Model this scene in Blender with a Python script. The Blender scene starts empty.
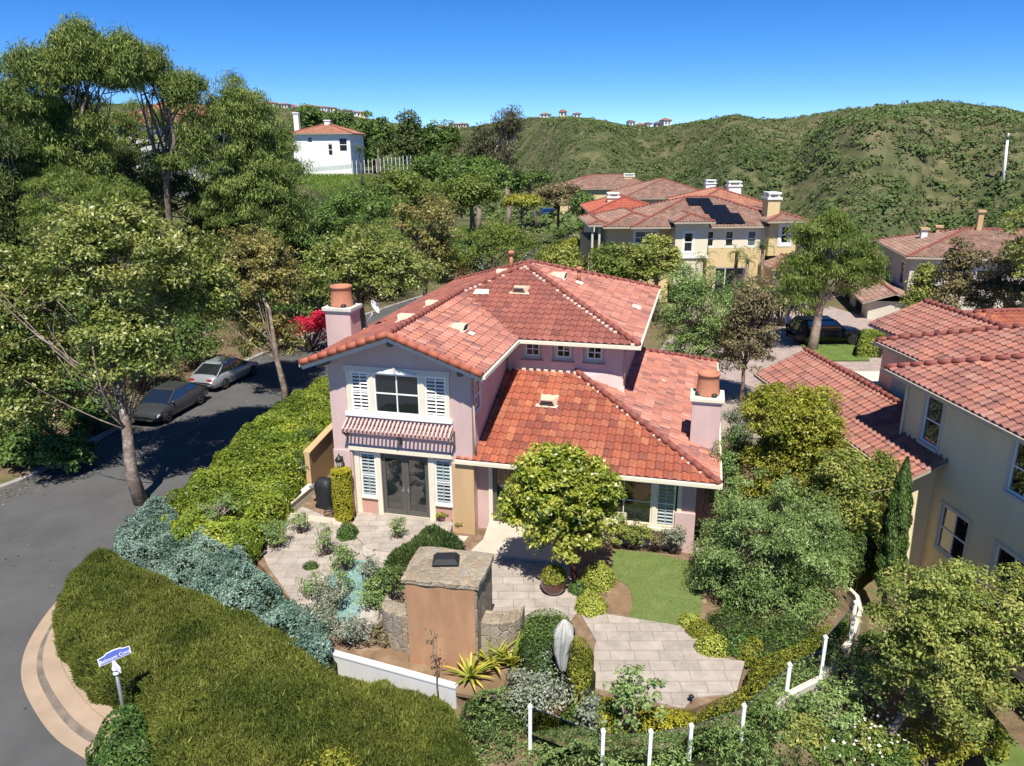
import bpy, bmesh, math
import numpy as np
from mathutils import Vector, Matrix
SC = bpy.context.scene
COL = SC.collection
RNG = np.random.default_rng(11)
PI = math.pi
Zv = np.array([0., 0., 1.])
def V(*a): return np.array(a, float)

# ------------------------------------------------------------------ camera model
F, PITCH, ROLL, H = 756.7, .305, -.006, 13.28
_cp, _sp, _c, _s = math.cos(PITCH), math.sin(PITCH), math.cos(ROLL), math.sin(ROLL)
_r0, _u0 = V(1, 0, 0), V(0, _sp, _cp)
CR, CU, CF = _c*_r0+_s*_u0, -_s*_r0+_c*_u0, V(0, _cp, -_sp)
def ray(px, py): return (px-512)/F*CR-(py-383)/F*CU+CF
def G(px, py, z=0.):                      # where a sight line meets height z
    d = ray(px, py); return V(0, 0, H)+d*((z-H)/d[2])
def GY(px, py, y):                        # where a sight line meets distance y
    d = ray(px, py); return V(0, 0, H)+d*(y/d[1])
HT, HYAW = V(-6.593, 25.987, 0), .247     # main house origin (front left corner) and turn
_hc, _hs = math.cos(HYAW), math.sin(HYAW)
def h2w(x, y, z=0.): return HT+V(_hc*x+_hs*y, -_hs*x+_hc*y, z)

# ------------------------------------------------------------------ objects
def tag(o, label=None, cat=None, group=None, kind=None):
    if label: o['label'] = label
    if cat: o['category'] = cat
    if group: o['group'] = group
    if kind: o['kind'] = kind
    return o
def empty(name, loc=(0, 0, 0), rz=0., label=None, cat=None, group=None):
    o = bpy.data.objects.new(name, None); COL.objects.link(o)
    o.location = Vector(loc); o.rotation_euler = (0, 0, rz); o.empty_display_size = .2
    return tag(o, label, cat, group)
def kids(o): return [c for c in bpy.data.objects if c.parent == o]
def copy_tree(o, parent=None):
    c = o.copy(); COL.objects.link(c); c.parent = parent
    for ch in kids(o): copy_tree(ch, c)
    return c

class MB:
    def __init__(s): s.v = []; s.f = []; s.uv = None
    def add(s, vs, fs):
        k = len(s.v); s.v.extend([tuple(map(float, p)) for p in vs]); s.f.extend([tuple(i+k for i in f) for f in fs]); return s
    def quad(s, *p): return s.add(p, [tuple(range(len(p)))])
    def hexa(s, b, t):
        n = len(b)
        return s.add(list(b)+list(t), [tuple(reversed(range(n))), tuple(range(n, 2*n))]+[(i, (i+1) % n, n+(i+1) % n, n+i) for i in range(n)])
    def box(s, x0, y0, z0, x1, y1, z1):
        return s.hexa([(x0, y0, z0), (x1, y0, z0), (x1, y1, z0), (x0, y1, z0)], [(x0, y0, z1), (x1, y0, z1), (x1, y1, z1), (x0, y1, z1)])
    def fbox(s, fr, a0, a1, z0, z1, d0, d1):         # a box in a wall's own frame
        o, u, n = fr
        P = lambda a, z, d: o+u*a+Zv*z+n*d
        return s.hexa([P(a0, z0, d1), P(a1, z0, d1), P(a1, z0, d0), P(a0, z0, d0)], [P(a0, z1, d1), P(a1, z1, d1), P(a1, z1, d0), P(a0, z1, d0)])
    def bar(s, A, B, w, h=None, up=Zv):
        A, B = np.array(A, float), np.array(B, float); h = h or w
        d = B-A; d /= np.linalg.norm(d)
        x = np.cross(d, up)
        if np.linalg.norm(x) < 1e-3: x = np.cross(d, V(1, 0, 0))
        x /= np.linalg.norm(x); y = np.cross(x, d)
        q = [(-1, -1), (1, -1), (1, 1), (-1, 1)]
        return s.hexa([A+x*i*w/2+y*j*h/2 for i, j in q], [B+x*i*w/2+y*j*h/2 for i, j in q])
    def tube(s, pts, rad, n=7, cap=True):
        pts = [np.array(p, float) for p in pts]
        if np.isscalar(rad): rad = [rad]*len(pts)
        k = len(s.v); px = None
        for i, p in enumerate(pts):
            d = pts[min(i+1, len(pts)-1)]-pts[max(i-1, 0)]; d /= (np.linalg.norm(d)+1e-9)
            if px is None:
                px = np.cross(d, V(.3, .9, .2)); 
            px = px-d*(px@d); px /= np.linalg.norm(px); py = np.cross(d, px)
            for j in range(n):
                a = 2*PI*j/n; s.v.append(tuple(p+rad[i]*(math.cos(a)*px+math.sin(a)*py)))
        for i in range(len(pts)-1):
            for j in range(n):
                s.f.append((k+i*n+j, k+i*n+(j+1) % n, k+(i+1)*n+(j+1) % n, k+(i+1)*n+j))
        if cap:
            s.f.append(tuple(k+j for j in reversed(range(n)))); s.f.append(tuple(k+(len(pts)-1)*n+j for j in range(n)))
        return s
    def lathe(s, c, prof, n=20, ax=None):
        c = np.array(c, float); X, Y, Z = (V(1, 0, 0), V(0, 1, 0), Zv) if ax is None else ax
        k = len(s.v)
        for r, z in prof:
            for j in range(n):
                a = 2*PI*j/n; s.v.append(tuple(c+X*r*math.cos(a)+Y*r*math.sin(a)+Z*z))
        for i in range(len(prof)-1):
            for j in range(n):
                s.f.append((k+i*n+j, k+i*n+(j+1) % n, k+(i+1)*n+(j+1) % n, k+(i+1)*n+j))
        s.f.append(tuple(k+j for j in reversed(range(n)))); s.f.append(tuple(k+(len(prof)-1)*n+j for j in range(n)))
        return s
    def blob(s, c, r, n=14, m=9, rough=.12, seed=0):
        g = np.random.default_rng(seed); ph = g.uniform(0, 6, 6)
        k = len(s.v); c = np.array(c, float); r = np.array(r, float)*np.ones(3)
        for i in range(m+1):
            th = PI*i/m
            for j in range(n):
                a = 2*PI*j/n
                d = V(math.sin(th)*math.cos(a), math.sin(th)*math.sin(a), math.cos(th))
                w = 1+rough*(math.sin(3*d[0]+ph[0])*math.sin(4*d[1]+ph[1])+.6*math.sin(7*d[2]+5*d[0]+ph[2]))
                s.v.append(tuple(c+d*r*w))
        for i in range(m):
            for j in range(n):
                s.f.append((k+i*n+j, k+(i+1)*n+j, k+(i+1)*n+(j+1) % n, k+i*n+(j+1) % n))
        return s
    def build(s, name, mat, parent=None, smooth=False, bevel=0., label=None):
        me = bpy.data.meshes.new(name); me.from_pydata(s.v, [], s.f)
        if s.uv is not None:
            ul = me.uv_layers.new(name='UVMap')
            ul.data.foreach_set('uv', np.array(s.uv, np.float32).ravel())
        if not me.materials: me.materials.append(mat)
        if smooth: me.polygons.foreach_set('use_smooth', np.ones(len(me.polygons), bool))
        me.update()
        o = bpy.data.objects.new(name, me); COL.objects.link(o)
        if parent is not None: o.parent = parent
        if bevel:
            b = o.modifiers.new('bevel', 'BEVEL'); b.width = bevel; b.segments = 2; b.limit_method = 'ANGLE'
        if label: o['label'] = label
        return o

# ------------------------------------------------------------------ materials
def newmat(name):
    m = bpy.data.materials.new(name); m.use_nodes = True
    nt = m.node_tree; nt.nodes.clear()
    out = nt.nodes.new('ShaderNodeOutputMaterial')
    return m, nt, out
def N(nt, typ, **k):
    n = nt.nodes.new(typ)
    for a, b in k.items():
        if a.startswith('i_'):
            key = a[2:]; key = int(key) if key.isdigit() else key.replace('_', ' ')
            n.inputs[key].default_value = b
        else: setattr(n, a, b)
    return n
def ramp(nt, stops, interp='LINEAR'):
    r = nt.nodes.new('ShaderNodeValToRGB'); r.color_ramp.interpolation = interp
    e = r.color_ramp.elements
    while len(e) < len(stops): e.new(.5)
    for i, (p, c) in enumerate(stops):
        e[i].position = p; e[i].color = (*c, 1)
    return r
def bsdf(nt, out, rough=.6, spec=.5, metal=0.):
    b = nt.nodes.new('ShaderNodeBsdfPrincipled')
    b.inputs['Roughness'].default_value = rough; b.inputs['Specular IOR Level'].default_value = spec; b.inputs['Metallic'].default_value = metal
    nt.links.new(b.outputs[0], out.inputs[0]); return b
def sc(c, k): return tuple(min(1, x*k) for x in c)
def mottled(name, c, var=.15, scale=3., rough=.8, spec=.3, bump=.0, bscale=40., detail=6., metal=0., c2=None, streak=False):
    m, nt, out = newmat(name); L = nt.links.new
    b = bsdf(nt, out, rough, spec, metal)
    tc = N(nt, 'ShaderNodeTexCoord')
    src = tc.outputs['Object']
    if streak:
        mp = N(nt, 'ShaderNodeMapping'); mp.inputs['Scale'].default_value = (1, 1, .25); L(src, mp.inputs[0]); src = mp.outputs[0]
    n = N(nt, 'ShaderNodeTexNoise', i_Scale=scale, i_Detail=detail, i_Roughness=.65)
    L(src, n.inputs['Vector'])
    r = ramp(nt, [(.25, sc(c, 1-var)), (.5, c), (.78, c2 or sc(c, 1+var))]); L(n.outputs[0], r.inputs[0])
    L(r.outputs[0], b.inputs['Base Color'])
    if bump:
        n2 = N(nt, 'ShaderNodeTexNoise', i_Scale=bscale, i_Detail=5.); L(tc.outputs['Object'], n2.inputs['Vector'])
        bp = N(nt, 'ShaderNodeBump', i_Strength=bump, i_Distance=.03); L(n2.outputs[0], bp.inputs['Height']); L(bp.outputs[0], b.inputs['Normal'])
    return m
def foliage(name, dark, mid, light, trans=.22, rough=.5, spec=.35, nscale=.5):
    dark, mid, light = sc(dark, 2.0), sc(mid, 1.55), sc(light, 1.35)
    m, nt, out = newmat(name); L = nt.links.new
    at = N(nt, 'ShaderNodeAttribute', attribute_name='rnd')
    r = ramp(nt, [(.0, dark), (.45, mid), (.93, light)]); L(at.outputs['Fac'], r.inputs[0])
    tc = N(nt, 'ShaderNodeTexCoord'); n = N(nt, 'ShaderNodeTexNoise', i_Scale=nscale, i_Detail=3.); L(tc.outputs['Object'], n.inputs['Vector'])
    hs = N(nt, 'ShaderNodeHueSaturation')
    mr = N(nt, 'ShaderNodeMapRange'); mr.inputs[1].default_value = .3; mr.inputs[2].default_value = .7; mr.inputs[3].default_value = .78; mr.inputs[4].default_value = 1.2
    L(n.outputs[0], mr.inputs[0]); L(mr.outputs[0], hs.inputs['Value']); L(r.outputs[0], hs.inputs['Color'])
    b = nt.nodes.new('ShaderNodeBsdfPrincipled'); b.inputs['Roughness'].default_value = rough; b.inputs['Specular IOR Level'].default_value = spec
    t = nt.nodes.new('ShaderNodeBsdfTranslucent'); mx = nt.nodes.new('ShaderNodeMixShader'); mx.inputs[0].default_value = min(.4, trans*1.45)
    L(hs.outputs[0], b.inputs['Base Color'])
    h2 = N(nt, 'ShaderNodeHueSaturation', i_Hue=.485, i_Saturation=1.1, i_Value=1.3); L(hs.outputs[0], h2.inputs['Color']); L(h2.outputs[0], t.inputs['Color'])
    L(b.outputs[0], mx.inputs[1]); L(t.outputs[0], mx.inputs[2]); L(mx.outputs[0], out.inputs[0])
    return m
def tiles(name, cols, grime=.25):
    m, nt, out = newmat(name); L = nt.links.new
    b = bsdf(nt, out, .62, .35)
    uv = N(nt, 'ShaderNodeUVMap', uv_map='UVMap')
    fl = N(nt, 'ShaderNodeVectorMath', operation='FLOOR'); L(uv.outputs[0], fl.inputs[0])
    wn = N(nt, 'ShaderNodeTexWhiteNoise', noise_dimensions='2D'); L(fl.outputs[0], wn.inputs['Vector'])
    k = len(cols); r = ramp(nt, [(i/(k-1) if k > 1 else 0, c) for i, c in enumerate(cols)]); L(wn.outputs['Value'], r.inputs[0])
    tc = N(nt, 'ShaderNodeTexCoord'); n = N(nt, 'ShaderNodeTexNoise', i_Scale=1.1, i_Detail=8., i_Roughness=.7); L(tc.outputs['Object'], n.inputs['Vector'])
    mr = N(nt, 'ShaderNodeMapRange'); mr.inputs[1].default_value = .35; mr.inputs[2].default_value = .7; mr.inputs[3].default_value = 1-grime; mr.inputs[4].default_value = 1.12
    L(n.outputs[0], mr.inputs[0])
    n3 = N(nt, 'ShaderNodeTexNoise', i_Scale=22., i_Detail=4.); L(tc.outputs['Object'], n3.inputs['Vector'])
    mr3 = N(nt, 'ShaderNodeMapRange'); mr3.inputs[1].default_value = .3; mr3.inputs[2].default_value = .7; mr3.inputs[3].default_value = .8; mr3.inputs[4].default_value = 1.15; L(n3.outputs[0], mr3.inputs[0])
    mu = N(nt, 'ShaderNodeMath', operation='MULTIPLY'); L(mr.outputs[0], mu.inputs[0]); L(mr3.outputs[0], mu.inputs[1])
    hs = N(nt, 'ShaderNodeHueSaturation'); L(mu.outputs[0], hs.inputs['Value']); L(r.outputs[0], hs.inputs['Color']); L(hs.outputs[0], b.inputs['Base Color'])
    return m
def pavers(name, c1, c2, mortar, w, h, rot=0., msize=.012, bump=.3):
    m, nt, out = newmat(name); L = nt.links.new
    b = bsdf(nt, out, .8, .3)
    tc = N(nt, 'ShaderNodeTexCoord'); mp = N(nt, 'ShaderNodeMapping'); mp.inputs['Rotation'].default_value = (0, 0, rot); L(tc.outputs['Object'], mp.inputs[0])
    br = N(nt, 'ShaderNodeTexBrick', offset=.5, squash=1.4, squash_frequency=3)
    br.inputs['Color1'].default_value = (*c1, 1); br.inputs['Color2'].default_value = (*c2, 1); br.inputs['Mortar'].default_value = (*mortar, 1)
    br.inputs['Scale'].default_value = 1.; br.inputs['Brick Width'].default_value = w; br.inputs['Row Height'].default_value = h; br.inputs['Mortar Size'].default_value = msize; br.inputs['Mortar Smooth'].default_value = .3
    L(mp.outputs[0], br.inputs['Vector'])
    n = N(nt, 'ShaderNodeTexNoise', i_Scale=2.2, i_Detail=9., i_Roughness=.7); L(tc.outputs['Object'], n.inputs['Vector'])
    mr = N(nt, 'ShaderNodeMapRange'); mr.inputs[1].default_value = .3; mr.inputs[2].default_value = .7; mr.inputs[3].default_value = .72; mr.inputs[4].default_value = 1.15; L(n.outputs[0], mr.inputs[0])
    hs = N(nt, 'ShaderNodeHueSaturation'); L(mr.outputs[0], hs.inputs['Value']); L(br.outputs[0], hs.inputs['Color']); L(hs.outputs[0], b.inputs['Base Color'])
    bp = N(nt, 'ShaderNodeBump', i_Strength=bump, i_Distance=.01, invert=True); L(br.outputs['Fac'], bp.inputs['Height']); L(bp.outputs[0], b.inputs['Normal'])
    return m
def stonework(name, cols, mortar, scale):
    m, nt, out = newmat(name); L = nt.links.new
    b = bsdf(nt, out, .85, .25)
    tc = N(nt, 'ShaderNodeTexCoord')
    nz = N(nt, 'ShaderNodeTexNoise', i_Scale=2.5, i_Detail=2.); L(tc.outputs['Object'], nz.inputs['Vector'])
    mv = N(nt, 'ShaderNodeMixRGB', blend_type='ADD'); mv.inputs[0].default_value = .35; L(tc.outputs['Object'], mv.inputs[1]); L(nz.outputs['Color'], mv.inputs[2])
    vo = N(nt, 'ShaderNodeTexVoronoi', i_Scale=scale); L(mv.outputs[0], vo.inputs['Vector'])
    ve = N(nt, 'ShaderNodeTexVoronoi', feature='DISTANCE_TO_EDGE', i_Scale=scale); L(mv.outputs[0], ve.inputs['Vector'])
    sep = N(nt, 'ShaderNodeSeparateColor'); L(vo.outputs['Color'], sep.inputs[0])
    r = ramp(nt, [(i/(len(cols)-1), c) for i, c in enumerate(cols)]); L(sep.outputs[0], r.inputs[0])
    n = N(nt, 'ShaderNodeTexNoise', i_Scale=9., i_Detail=8., i_Roughness=.7); L(tc.outputs['Object'], n.inputs['Vector'])
    mr = N(nt, 'ShaderNodeMapRange'); mr.inputs[1].default_value = .3; mr.inputs[2].default_value = .7; mr.inputs[3].default_value = .65; mr.inputs[4].default_value = 1.2; L(n.outputs[0], mr.inputs[0])
    hs = N(nt, 'ShaderNodeHueSaturation'); L(mr.outputs[0], hs.inputs['Value']); L(r.outputs[0], hs.inputs['Color'])
    e = ramp(nt, [(.02, (1, 1, 1)), (.07, (0, 0, 0))]); L(ve.outputs['Distance'], e.inputs[0])
    mx = N(nt, 'ShaderNodeMixRGB'); L(e.outputs[0], mx.inputs[0]); L(hs.outputs[0], mx.inputs[1]); mx.inputs[2].default_value = (*mortar, 1); L(mx.outputs[0], b.inputs['Base Color'])
    bp = N(nt, 'ShaderNodeBump', i_Strength=.6, i_Distance=.05, invert=True); L(e.outputs[0], bp.inputs['Height']); L(bp.outputs[0], b.inputs['Normal'])
    return m
def plain(name, c, rough=.5, spec=.5, metal=0., coat=0.):
    m, nt, out = newmat(name); b = bsdf(nt, out, rough, spec, metal)
    b.inputs['Coat Weight'].default_value = coat; b.inputs['Coat Roughness'].default_value = .03
    tc = N(nt, 'ShaderNodeTexCoord'); n = N(nt, 'ShaderNodeTexNoise', i_Scale=6., i_Detail=5.); nt.links.new(tc.outputs['Object'], n.inputs['Vector'])
    r = ramp(nt, [(.3, sc(c, .9)), (.7, sc(c, 1.06))]); nt.links.new(n.outputs[0], r.inputs[0]); nt.links.new(r.outputs[0], b.inputs['Base Color'])
    return m

M = {}
M['pink'] = mottled('pink stucco', (.59, .425, .395), .14, 1.1, .9, .15, .25, 60., streak=True)
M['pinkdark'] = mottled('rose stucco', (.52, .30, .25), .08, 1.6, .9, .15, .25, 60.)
M['tanstucco'] = mottled('ochre stucco', (.55, .37, .20), .12, 1.6, .9, .15, .25, 60., streak=True)
M['orange'] = mottled('terracotta stucco', (.40, .225, .125), .34, 1.7, .9, .15, .25, 60., streak=True)
M['olivewall'] = mottled('olive tan stucco', (.78, .66, .43), .1, .7, .9, .15, .25, 50., streak=True)
M['yellowwall'] = mottled('straw yellow stucco', (.64, .50, .27), .06, .4, .9, .15)
M['creamwall'] = mottled('cream stucco', (.72, .66, .50), .05, .4, .9, .15)
M['whitewall'] = mottled('white stucco', (.80, .79, .76), .04, .4, .9, .15)
M['greywall'] = mottled('grey beige stucco', (.60, .55, .46), .05, .4, .9, .15)
M['cream'] = mottled('cream trim', (.74, .68, .52), .06, 3., .7, .3)
M['blindslat'] = mottled('blue grey blind slats', (.33, .38, .39), .06, 3., .6, .3)
M['white'] = mottled('white paint', (.82, .81, .78), .04, 3., .5, .4)
M['greytrim'] = mottled('pale grey trim', (.60, .565, .49), .05, 3., .6, .3)
M['gutter'] = mottled('taupe gutter', (.42, .36, .28), .12, 4., .5, .4)
M['doormetal'] = plain('bronze grey door', (.10, .095, .085), .45, .5)
M['glass'] = plain('window glass', (.012, .016, .02), .03, .5); M['glass'].node_tree.nodes['Principled BSDF'].inputs['IOR'].default_value = 2.2
M['blind'] = plain('dim blue glass', (.12, .17, .21), .06, .8)
M['clear'] = None
M['terracotta'] = mottled('terracotta pot', (.46, .19, .11), .14, 5., .75, .3)
M['tile_main'] = tiles('red clay tiles', [(.22, .085, .07), (.31, .105, .078), (.335, .12, .083), (.28, .098, .075), (.36, .135, .096)])
M['tile_wing'] = tiles('orange clay tiles', [(.24, .08, .056), (.36, .10, .058), (.41, .13, .07), (.32, .09, .056), (.44, .165, .09), (.27, .083, .058)])
M['tile_sheen'] = tiles('clay tiles with painted sheen', [(.23, .10, .085), (.42, .155, .11), (.50, .20, .13), (.34, .13, .10), (.50, .24, .18)])  # pinkish grazing reflection of the right slopes, painted into the tile colours
M['tile_brown'] = tiles('brown clay tiles', [(.20, .125, .09), (.28, .165, .12), (.32, .185, .135), (.25, .15, .115), (.37, .25, .19)])
M['tile_red'] = tiles('bright red clay tiles', [(.36, .10, .06), (.46, .13, .075), (.40, .11, .07)])
M['verge'] = mottled('verge tiles', (.37, .115, .07), .22, 3., .7, .3)
M['tile_far'] = tiles('faded orange tiles', [(.36, .16, .10), (.42, .19, .12), (.46, .22, .14)])
M['stain'] = mottled('stained gutter concrete', (.17, .145, .12), .35, 2.5, .9, .2, .15, 60., 9., c2=(.30, .24, .18))
M['greyconc'] = mottled('grey kerb concrete', (.30, .285, .26), .2, 1.2, .9, .2, .15, 60., 9.)
M['tile_neigh'] = tiles('weathered red tiles', [(.19, .085, .072), (.32, .125, .092), (.38, .155, .105), (.26, .105, .08), (.36, .18, .135)])
M['cap'] = mottled('ridge tiles', (.245, .078, .06), .22, 3., .7, .3)
M['mortar'] = mottled('pale mortar', (.66, .58, .48), .15, 8., .9, .2)
M['ventcream'] = mottled('cream metal vent', (.70, .52, .38), .06, 5., .6, .3)
M['asphalt'] = mottled('asphalt', (.092, .091, .090), .24, .5, .9, .3, .3, 90., 9.)
M['concrete'] = mottled('tan concrete', (.36, .27, .195), .18, 1.0, .9, .2, .15, 60., 9.)
M['paleconc'] = mottled('pale concrete', (.58, .52, .44), .1, .8, .9, .2, .15, 60., 9.)
M['court'] = pavers('court pavers', (.42, .33, .29), (.36, .29, .26), (.25, .2, .18), .3, .15, .3)
M['soil'] = mottled('garden soil', (.22, .145, .085), .35, 1.2, .95, .1, .5, 30., 9., c2=(.34, .25, .16))
M['mulch'] = mottled('brown bark mulch', (.21, .14, .09), .35, 3., .95, .1, .6, 40., 9., c2=(.38, .28, .19))
M['paver'] = pavers('travertine pavers', (.42, .365, .315), (.345, .30, .26), (.24, .205, .17), .66, .42, -.0)
M['slab'] = mottled('cream stone slab', (.50, .44, .36), .14, 1.5, .85, .25, .1)
M['flag'] = stonework('buff flagstone', [(.30, .235, .155), (.25, .21, .155), (.37, .31, .23), (.27, .245, .205), (.33, .25, .17)], (.36, .29, .20), 3.4)
M['rubble'] = stonework('rubble stone', [(.30, .24, .17), (.38, .32, .24), (.22, .19, .15), (.42, .36, .28)], (.24, .18, .12), 4.5)
M['boulder'] = mottled('pale boulder', (.40, .36, .31), .25, 2.5, .9, .2, .6, 14., 9.)
M['turf'] = mottled('putting green turf', (.165, .205, .070), .14, 2.0, .9, .15, .5, 220., 8., c2=(.21, .25, .095))
M['grass'] = mottled('lawn grass', (.12, .17, .045), .25, 1.2, .95, .1, .6, 120., 9., c2=(.16, .25, .05))
M['slope'] = mottled('green hill grass', (.10, .17, .035), .2, .25, .95, .1, .4, 20., 9., c2=(.15, .22, .06))
M['black'] = plain('black cover', (.018, .019, .022), .6, .4)
M['iron'] = plain('black iron', (.02, .02, .02), .45, .5)
M['steel'] = plain('galvanised steel', (.38, .39, .40), .4, .5, .6)
M['signblue'] = plain('sign blue', (.10, .14, .46), .4, .5)
M['barkgrey'] = mottled('pale grey bark', (.20, .15, .12), .4, 3., .95, .1, .8, 14., 9., c2=(.52, .46, .40))
M['bark'] = mottled('grey brown bark', (.20, .155, .12), .4, 3., .95, .1, .8, 14., 9., c2=(.42, .36, .31))
M['barkpale'] = mottled('pale pinkish bark', (.36, .27, .22), .35, 3., .95, .1, .6, 14., 9., c2=(.55, .47, .42))
M['barkred'] = mottled('red brown bark', (.16, .07, .05), .3, 4., .95, .1, .5, 20.)
M['core'] = mottled('twiggy shade', (.030, .036, .014), .3, 4., 1., .05)  # dark colour stands in for the shade inside shrubs and hedges
M['panel'] = plain('solar panel', (.006, .008, .016), .5, .15)
M['glaze'] = plain('brown glazed pot', (.085, .035, .028), .18, .6, 0, .4)
M['rubber'] = plain('tyre rubber', (.014, .014, .015), .8, .3)
M['rim'] = plain('alloy rim', (.40, .41, .43), .3, .5, .9)
M['lamp'] = plain('lamp lens', (.65, .66, .68), .1, .8)
M['taillamp'] = plain('red lamp lens', (.35, .015, .015), .15, .7)
M['cargrey'] = plain('grey metallic paint', (.075, .076, .08), .32, .5, .5, .5)
M['carsilver'] = plain('silver metallic paint', (.36, .38, .40), .32, .6, .4, .8)
M['carblack'] = plain('black car paint', (.008, .008, .009), .38, .25, 0, .25)
M['carblue'] = plain('blue car paint', (.012, .04, .16), .3, .6, 0, 1.)
M['carwhite'] = plain('white car paint', (.72, .74, .76), .35, .6, 0, .8)
M['skin'] = plain('skin', (.45, .27, .19), .6, .3)
M['shirt'] = plain('white shirt', (.75, .76, .80), .85, .2)
M['trousers'] = plain('dark trousers', (.02, .022, .03), .85, .2)
M['hair'] = plain('dark hair', (.03, .02, .015), .7, .3)
M['canvas'] = mottled('grey white canvas cover', (.42, .41, .37), .22, 9., .85, .2, .2, 12.)
def _water():
    m, nt, out = newmat('pool water'); b = bsdf(nt, out, .05, .5)
    b.inputs['Base Color'].default_value = (.16, .40, .40, 1)
    tc = N(nt, 'ShaderNodeTexCoord'); n = N(nt, 'ShaderNodeTexNoise', i_Scale=5., i_Detail=3.); nt.links.new(tc.outputs['Object'], n.inputs['Vector'])
    r = ramp(nt, [(.3, (.13, .24, .22)), (.7, (.27, .42, .39))]); nt.links.new(n.outputs[0], r.inputs[0]); nt.links.new(r.outputs[0], b.inputs['Base Color'])
    bp = N(nt, 'ShaderNodeBump', i_Strength=.15); nt.links.new(n.outputs[0], bp.inputs['Height']); nt.links.new(bp.outputs[0], b.inputs['Normal'])
    return m
M['water'] = _water()
def _clear():
    m, nt, out = newmat('clear fence glass'); L = nt.links.new
    t = nt.nodes.new('ShaderNodeBsdfTransparent'); t.inputs[0].default_value = (.82, .88, .86, 1)
    g = nt.nodes.new('ShaderNodeBsdfGlossy'); g.inputs['Roughness'].default_value = .03
    fr = N(nt, 'ShaderNodeFresnel', i_IOR=1.45); mx = nt.nodes.new('ShaderNodeMixShader')
    L(fr.outputs[0], mx.inputs[0]); L(t.outputs[0], mx.inputs[1]); L(g.outputs[0], mx.inputs[2]); L(mx.outputs[0], out.inputs[0])
    return m
M['clear'] = _clear()
# foliage
M['f_street'] = foliage('broad glossy leaves', (.028, .055, .010), (.115, .148, .029), (.31, .315, .10), .2, .4, .5)
M['f_street2'] = foliage('bronzed broad leaves', (.025, .045, .010), (.12, .12, .030), (.30, .25, .09), .2, .4, .5)
M['f_pine'] = foliage('pine needles', (.022, .044, .012), (.09, .132, .028), (.235, .26, .07), .12, .6, .3)
M['f_pinedark'] = foliage('dark pine needles', (.014, .028, .009), (.05, .075, .018), (.12, .14, .038), .1, .6, .3)
M['f_green'] = foliage('fresh green leaves', (.026, .050, .010), (.085, .125, .022), (.20, .235, .058), .22, .5, .35)
M['f_mid'] = foliage('mid green leaves', (.018, .044, .010), (.06, .115, .022), (.145, .20, .048), .18, .5, .35)
M['f_dark'] = foliage('deep green leaves', (.015, .034, .009), (.055, .098, .020), (.135, .19, .045), .14, .5, .35)
M['f_olive'] = foliage('grey green olive leaves', (.028, .056, .014), (.105, .165, .045), (.25, .32, .115), .15, .5, .35)
M['f_brown'] = foliage('bronze leaves', (.030, .030, .012), (.11, .095, .042), (.24, .20, .11), .15, .55, .3)
M['f_euc'] = foliage('eucalyptus leaves', (.020, .027, .012), (.06, .065, .030), (.14, .13, .065), .12, .55, .3)
M['f_lime'] = foliage('yellow green leaves', (.042, .065, .008), (.165, .18, .018), (.34, .325, .055), .25, .45, .4)
M['f_hedge'] = foliage('bright hedge leaves', (.030, .060, .008), (.125, .172, .018), (.32, .35, .055), .2, .4, .45)
M['f_ball'] = foliage('yellow clipped leaves', (.09, .12, .012), (.27, .30, .05), (.46, .46, .12), .2, .55, .3)
M['f_gold'] = foliage('golden clipped leaves', (.09, .10, .008), (.24, .23, .015), (.42, .38, .035), .2, .55, .3)
M['f_ground'] = foliage('olive brown heath', (.022, .036, .007), (.080, .098, .016), (.185, .19, .044), .12, .6, .2, .8)
M['f_juniper'] = foliage('blue green juniper', (.025, .055, .040), (.115, .175, .135), (.29, .38, .32), .1, .6, .3)
M['f_grey'] = foliage('grey green sage leaves', (.040, .055, .030), (.13, .15, .10), (.30, .32, .24), .15, .6, .3)
M['f_rosemary'] = foliage('rosemary leaves', (.012, .026, .008), (.04, .065, .016), (.10, .13, .04), .1, .6, .3)
M['f_citrus'] = foliage('glossy citrus leaves', (.032, .060, .008), (.145, .185, .018), (.39, .38, .075), .22, .35, .5)
M['f_autumn'] = foliage('green and amber leaves', (.034, .058, .012), (.125, .165, .034), (.34, .335, .09), .22, .5, .35)
M['f_yellowleaf'] = foliage('yellow striped leaves', (.04, .08, .015), (.16, .20, .03), (.44, .40, .07), .2, .45, .4)
M['f_red'] = foliage('crimson flowers', (.16, .01, .025), (.42, .015, .04), (.60, .06, .10), .25, .6, .2)
M['f_coral'] = foliage('coral flowers', (.18, .05, .03), (.40, .10, .05), (.5, .2, .1), .25, .6, .2)
M['f_palm'] = foliage('palm fronds', (.020, .038, .010), (.075, .105, .025), (.18, .20, .06), .12, .5, .35)
M['f_agave'] = foliage('sword leaves', (.04, .06, .025), (.14, .17, .07), (.32, .33, .16), .1, .5, .35)
M['f_white'] = foliage('white blossom', (.5, .48, .42), (.65, .63, .56), (.78, .77, .72), .2, .7, .2)
M['f_lawn'] = foliage('grass blades', (.06, .11, .015), (.12, .20, .03), (.22, .30, .06), .2, .6, .2)
M['f_hill'] = foliage('chaparral leaves', (.030, .050, .017), (.070, .098, .032), (.165, .165, .080), .1, .75, .15, .012)

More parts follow.
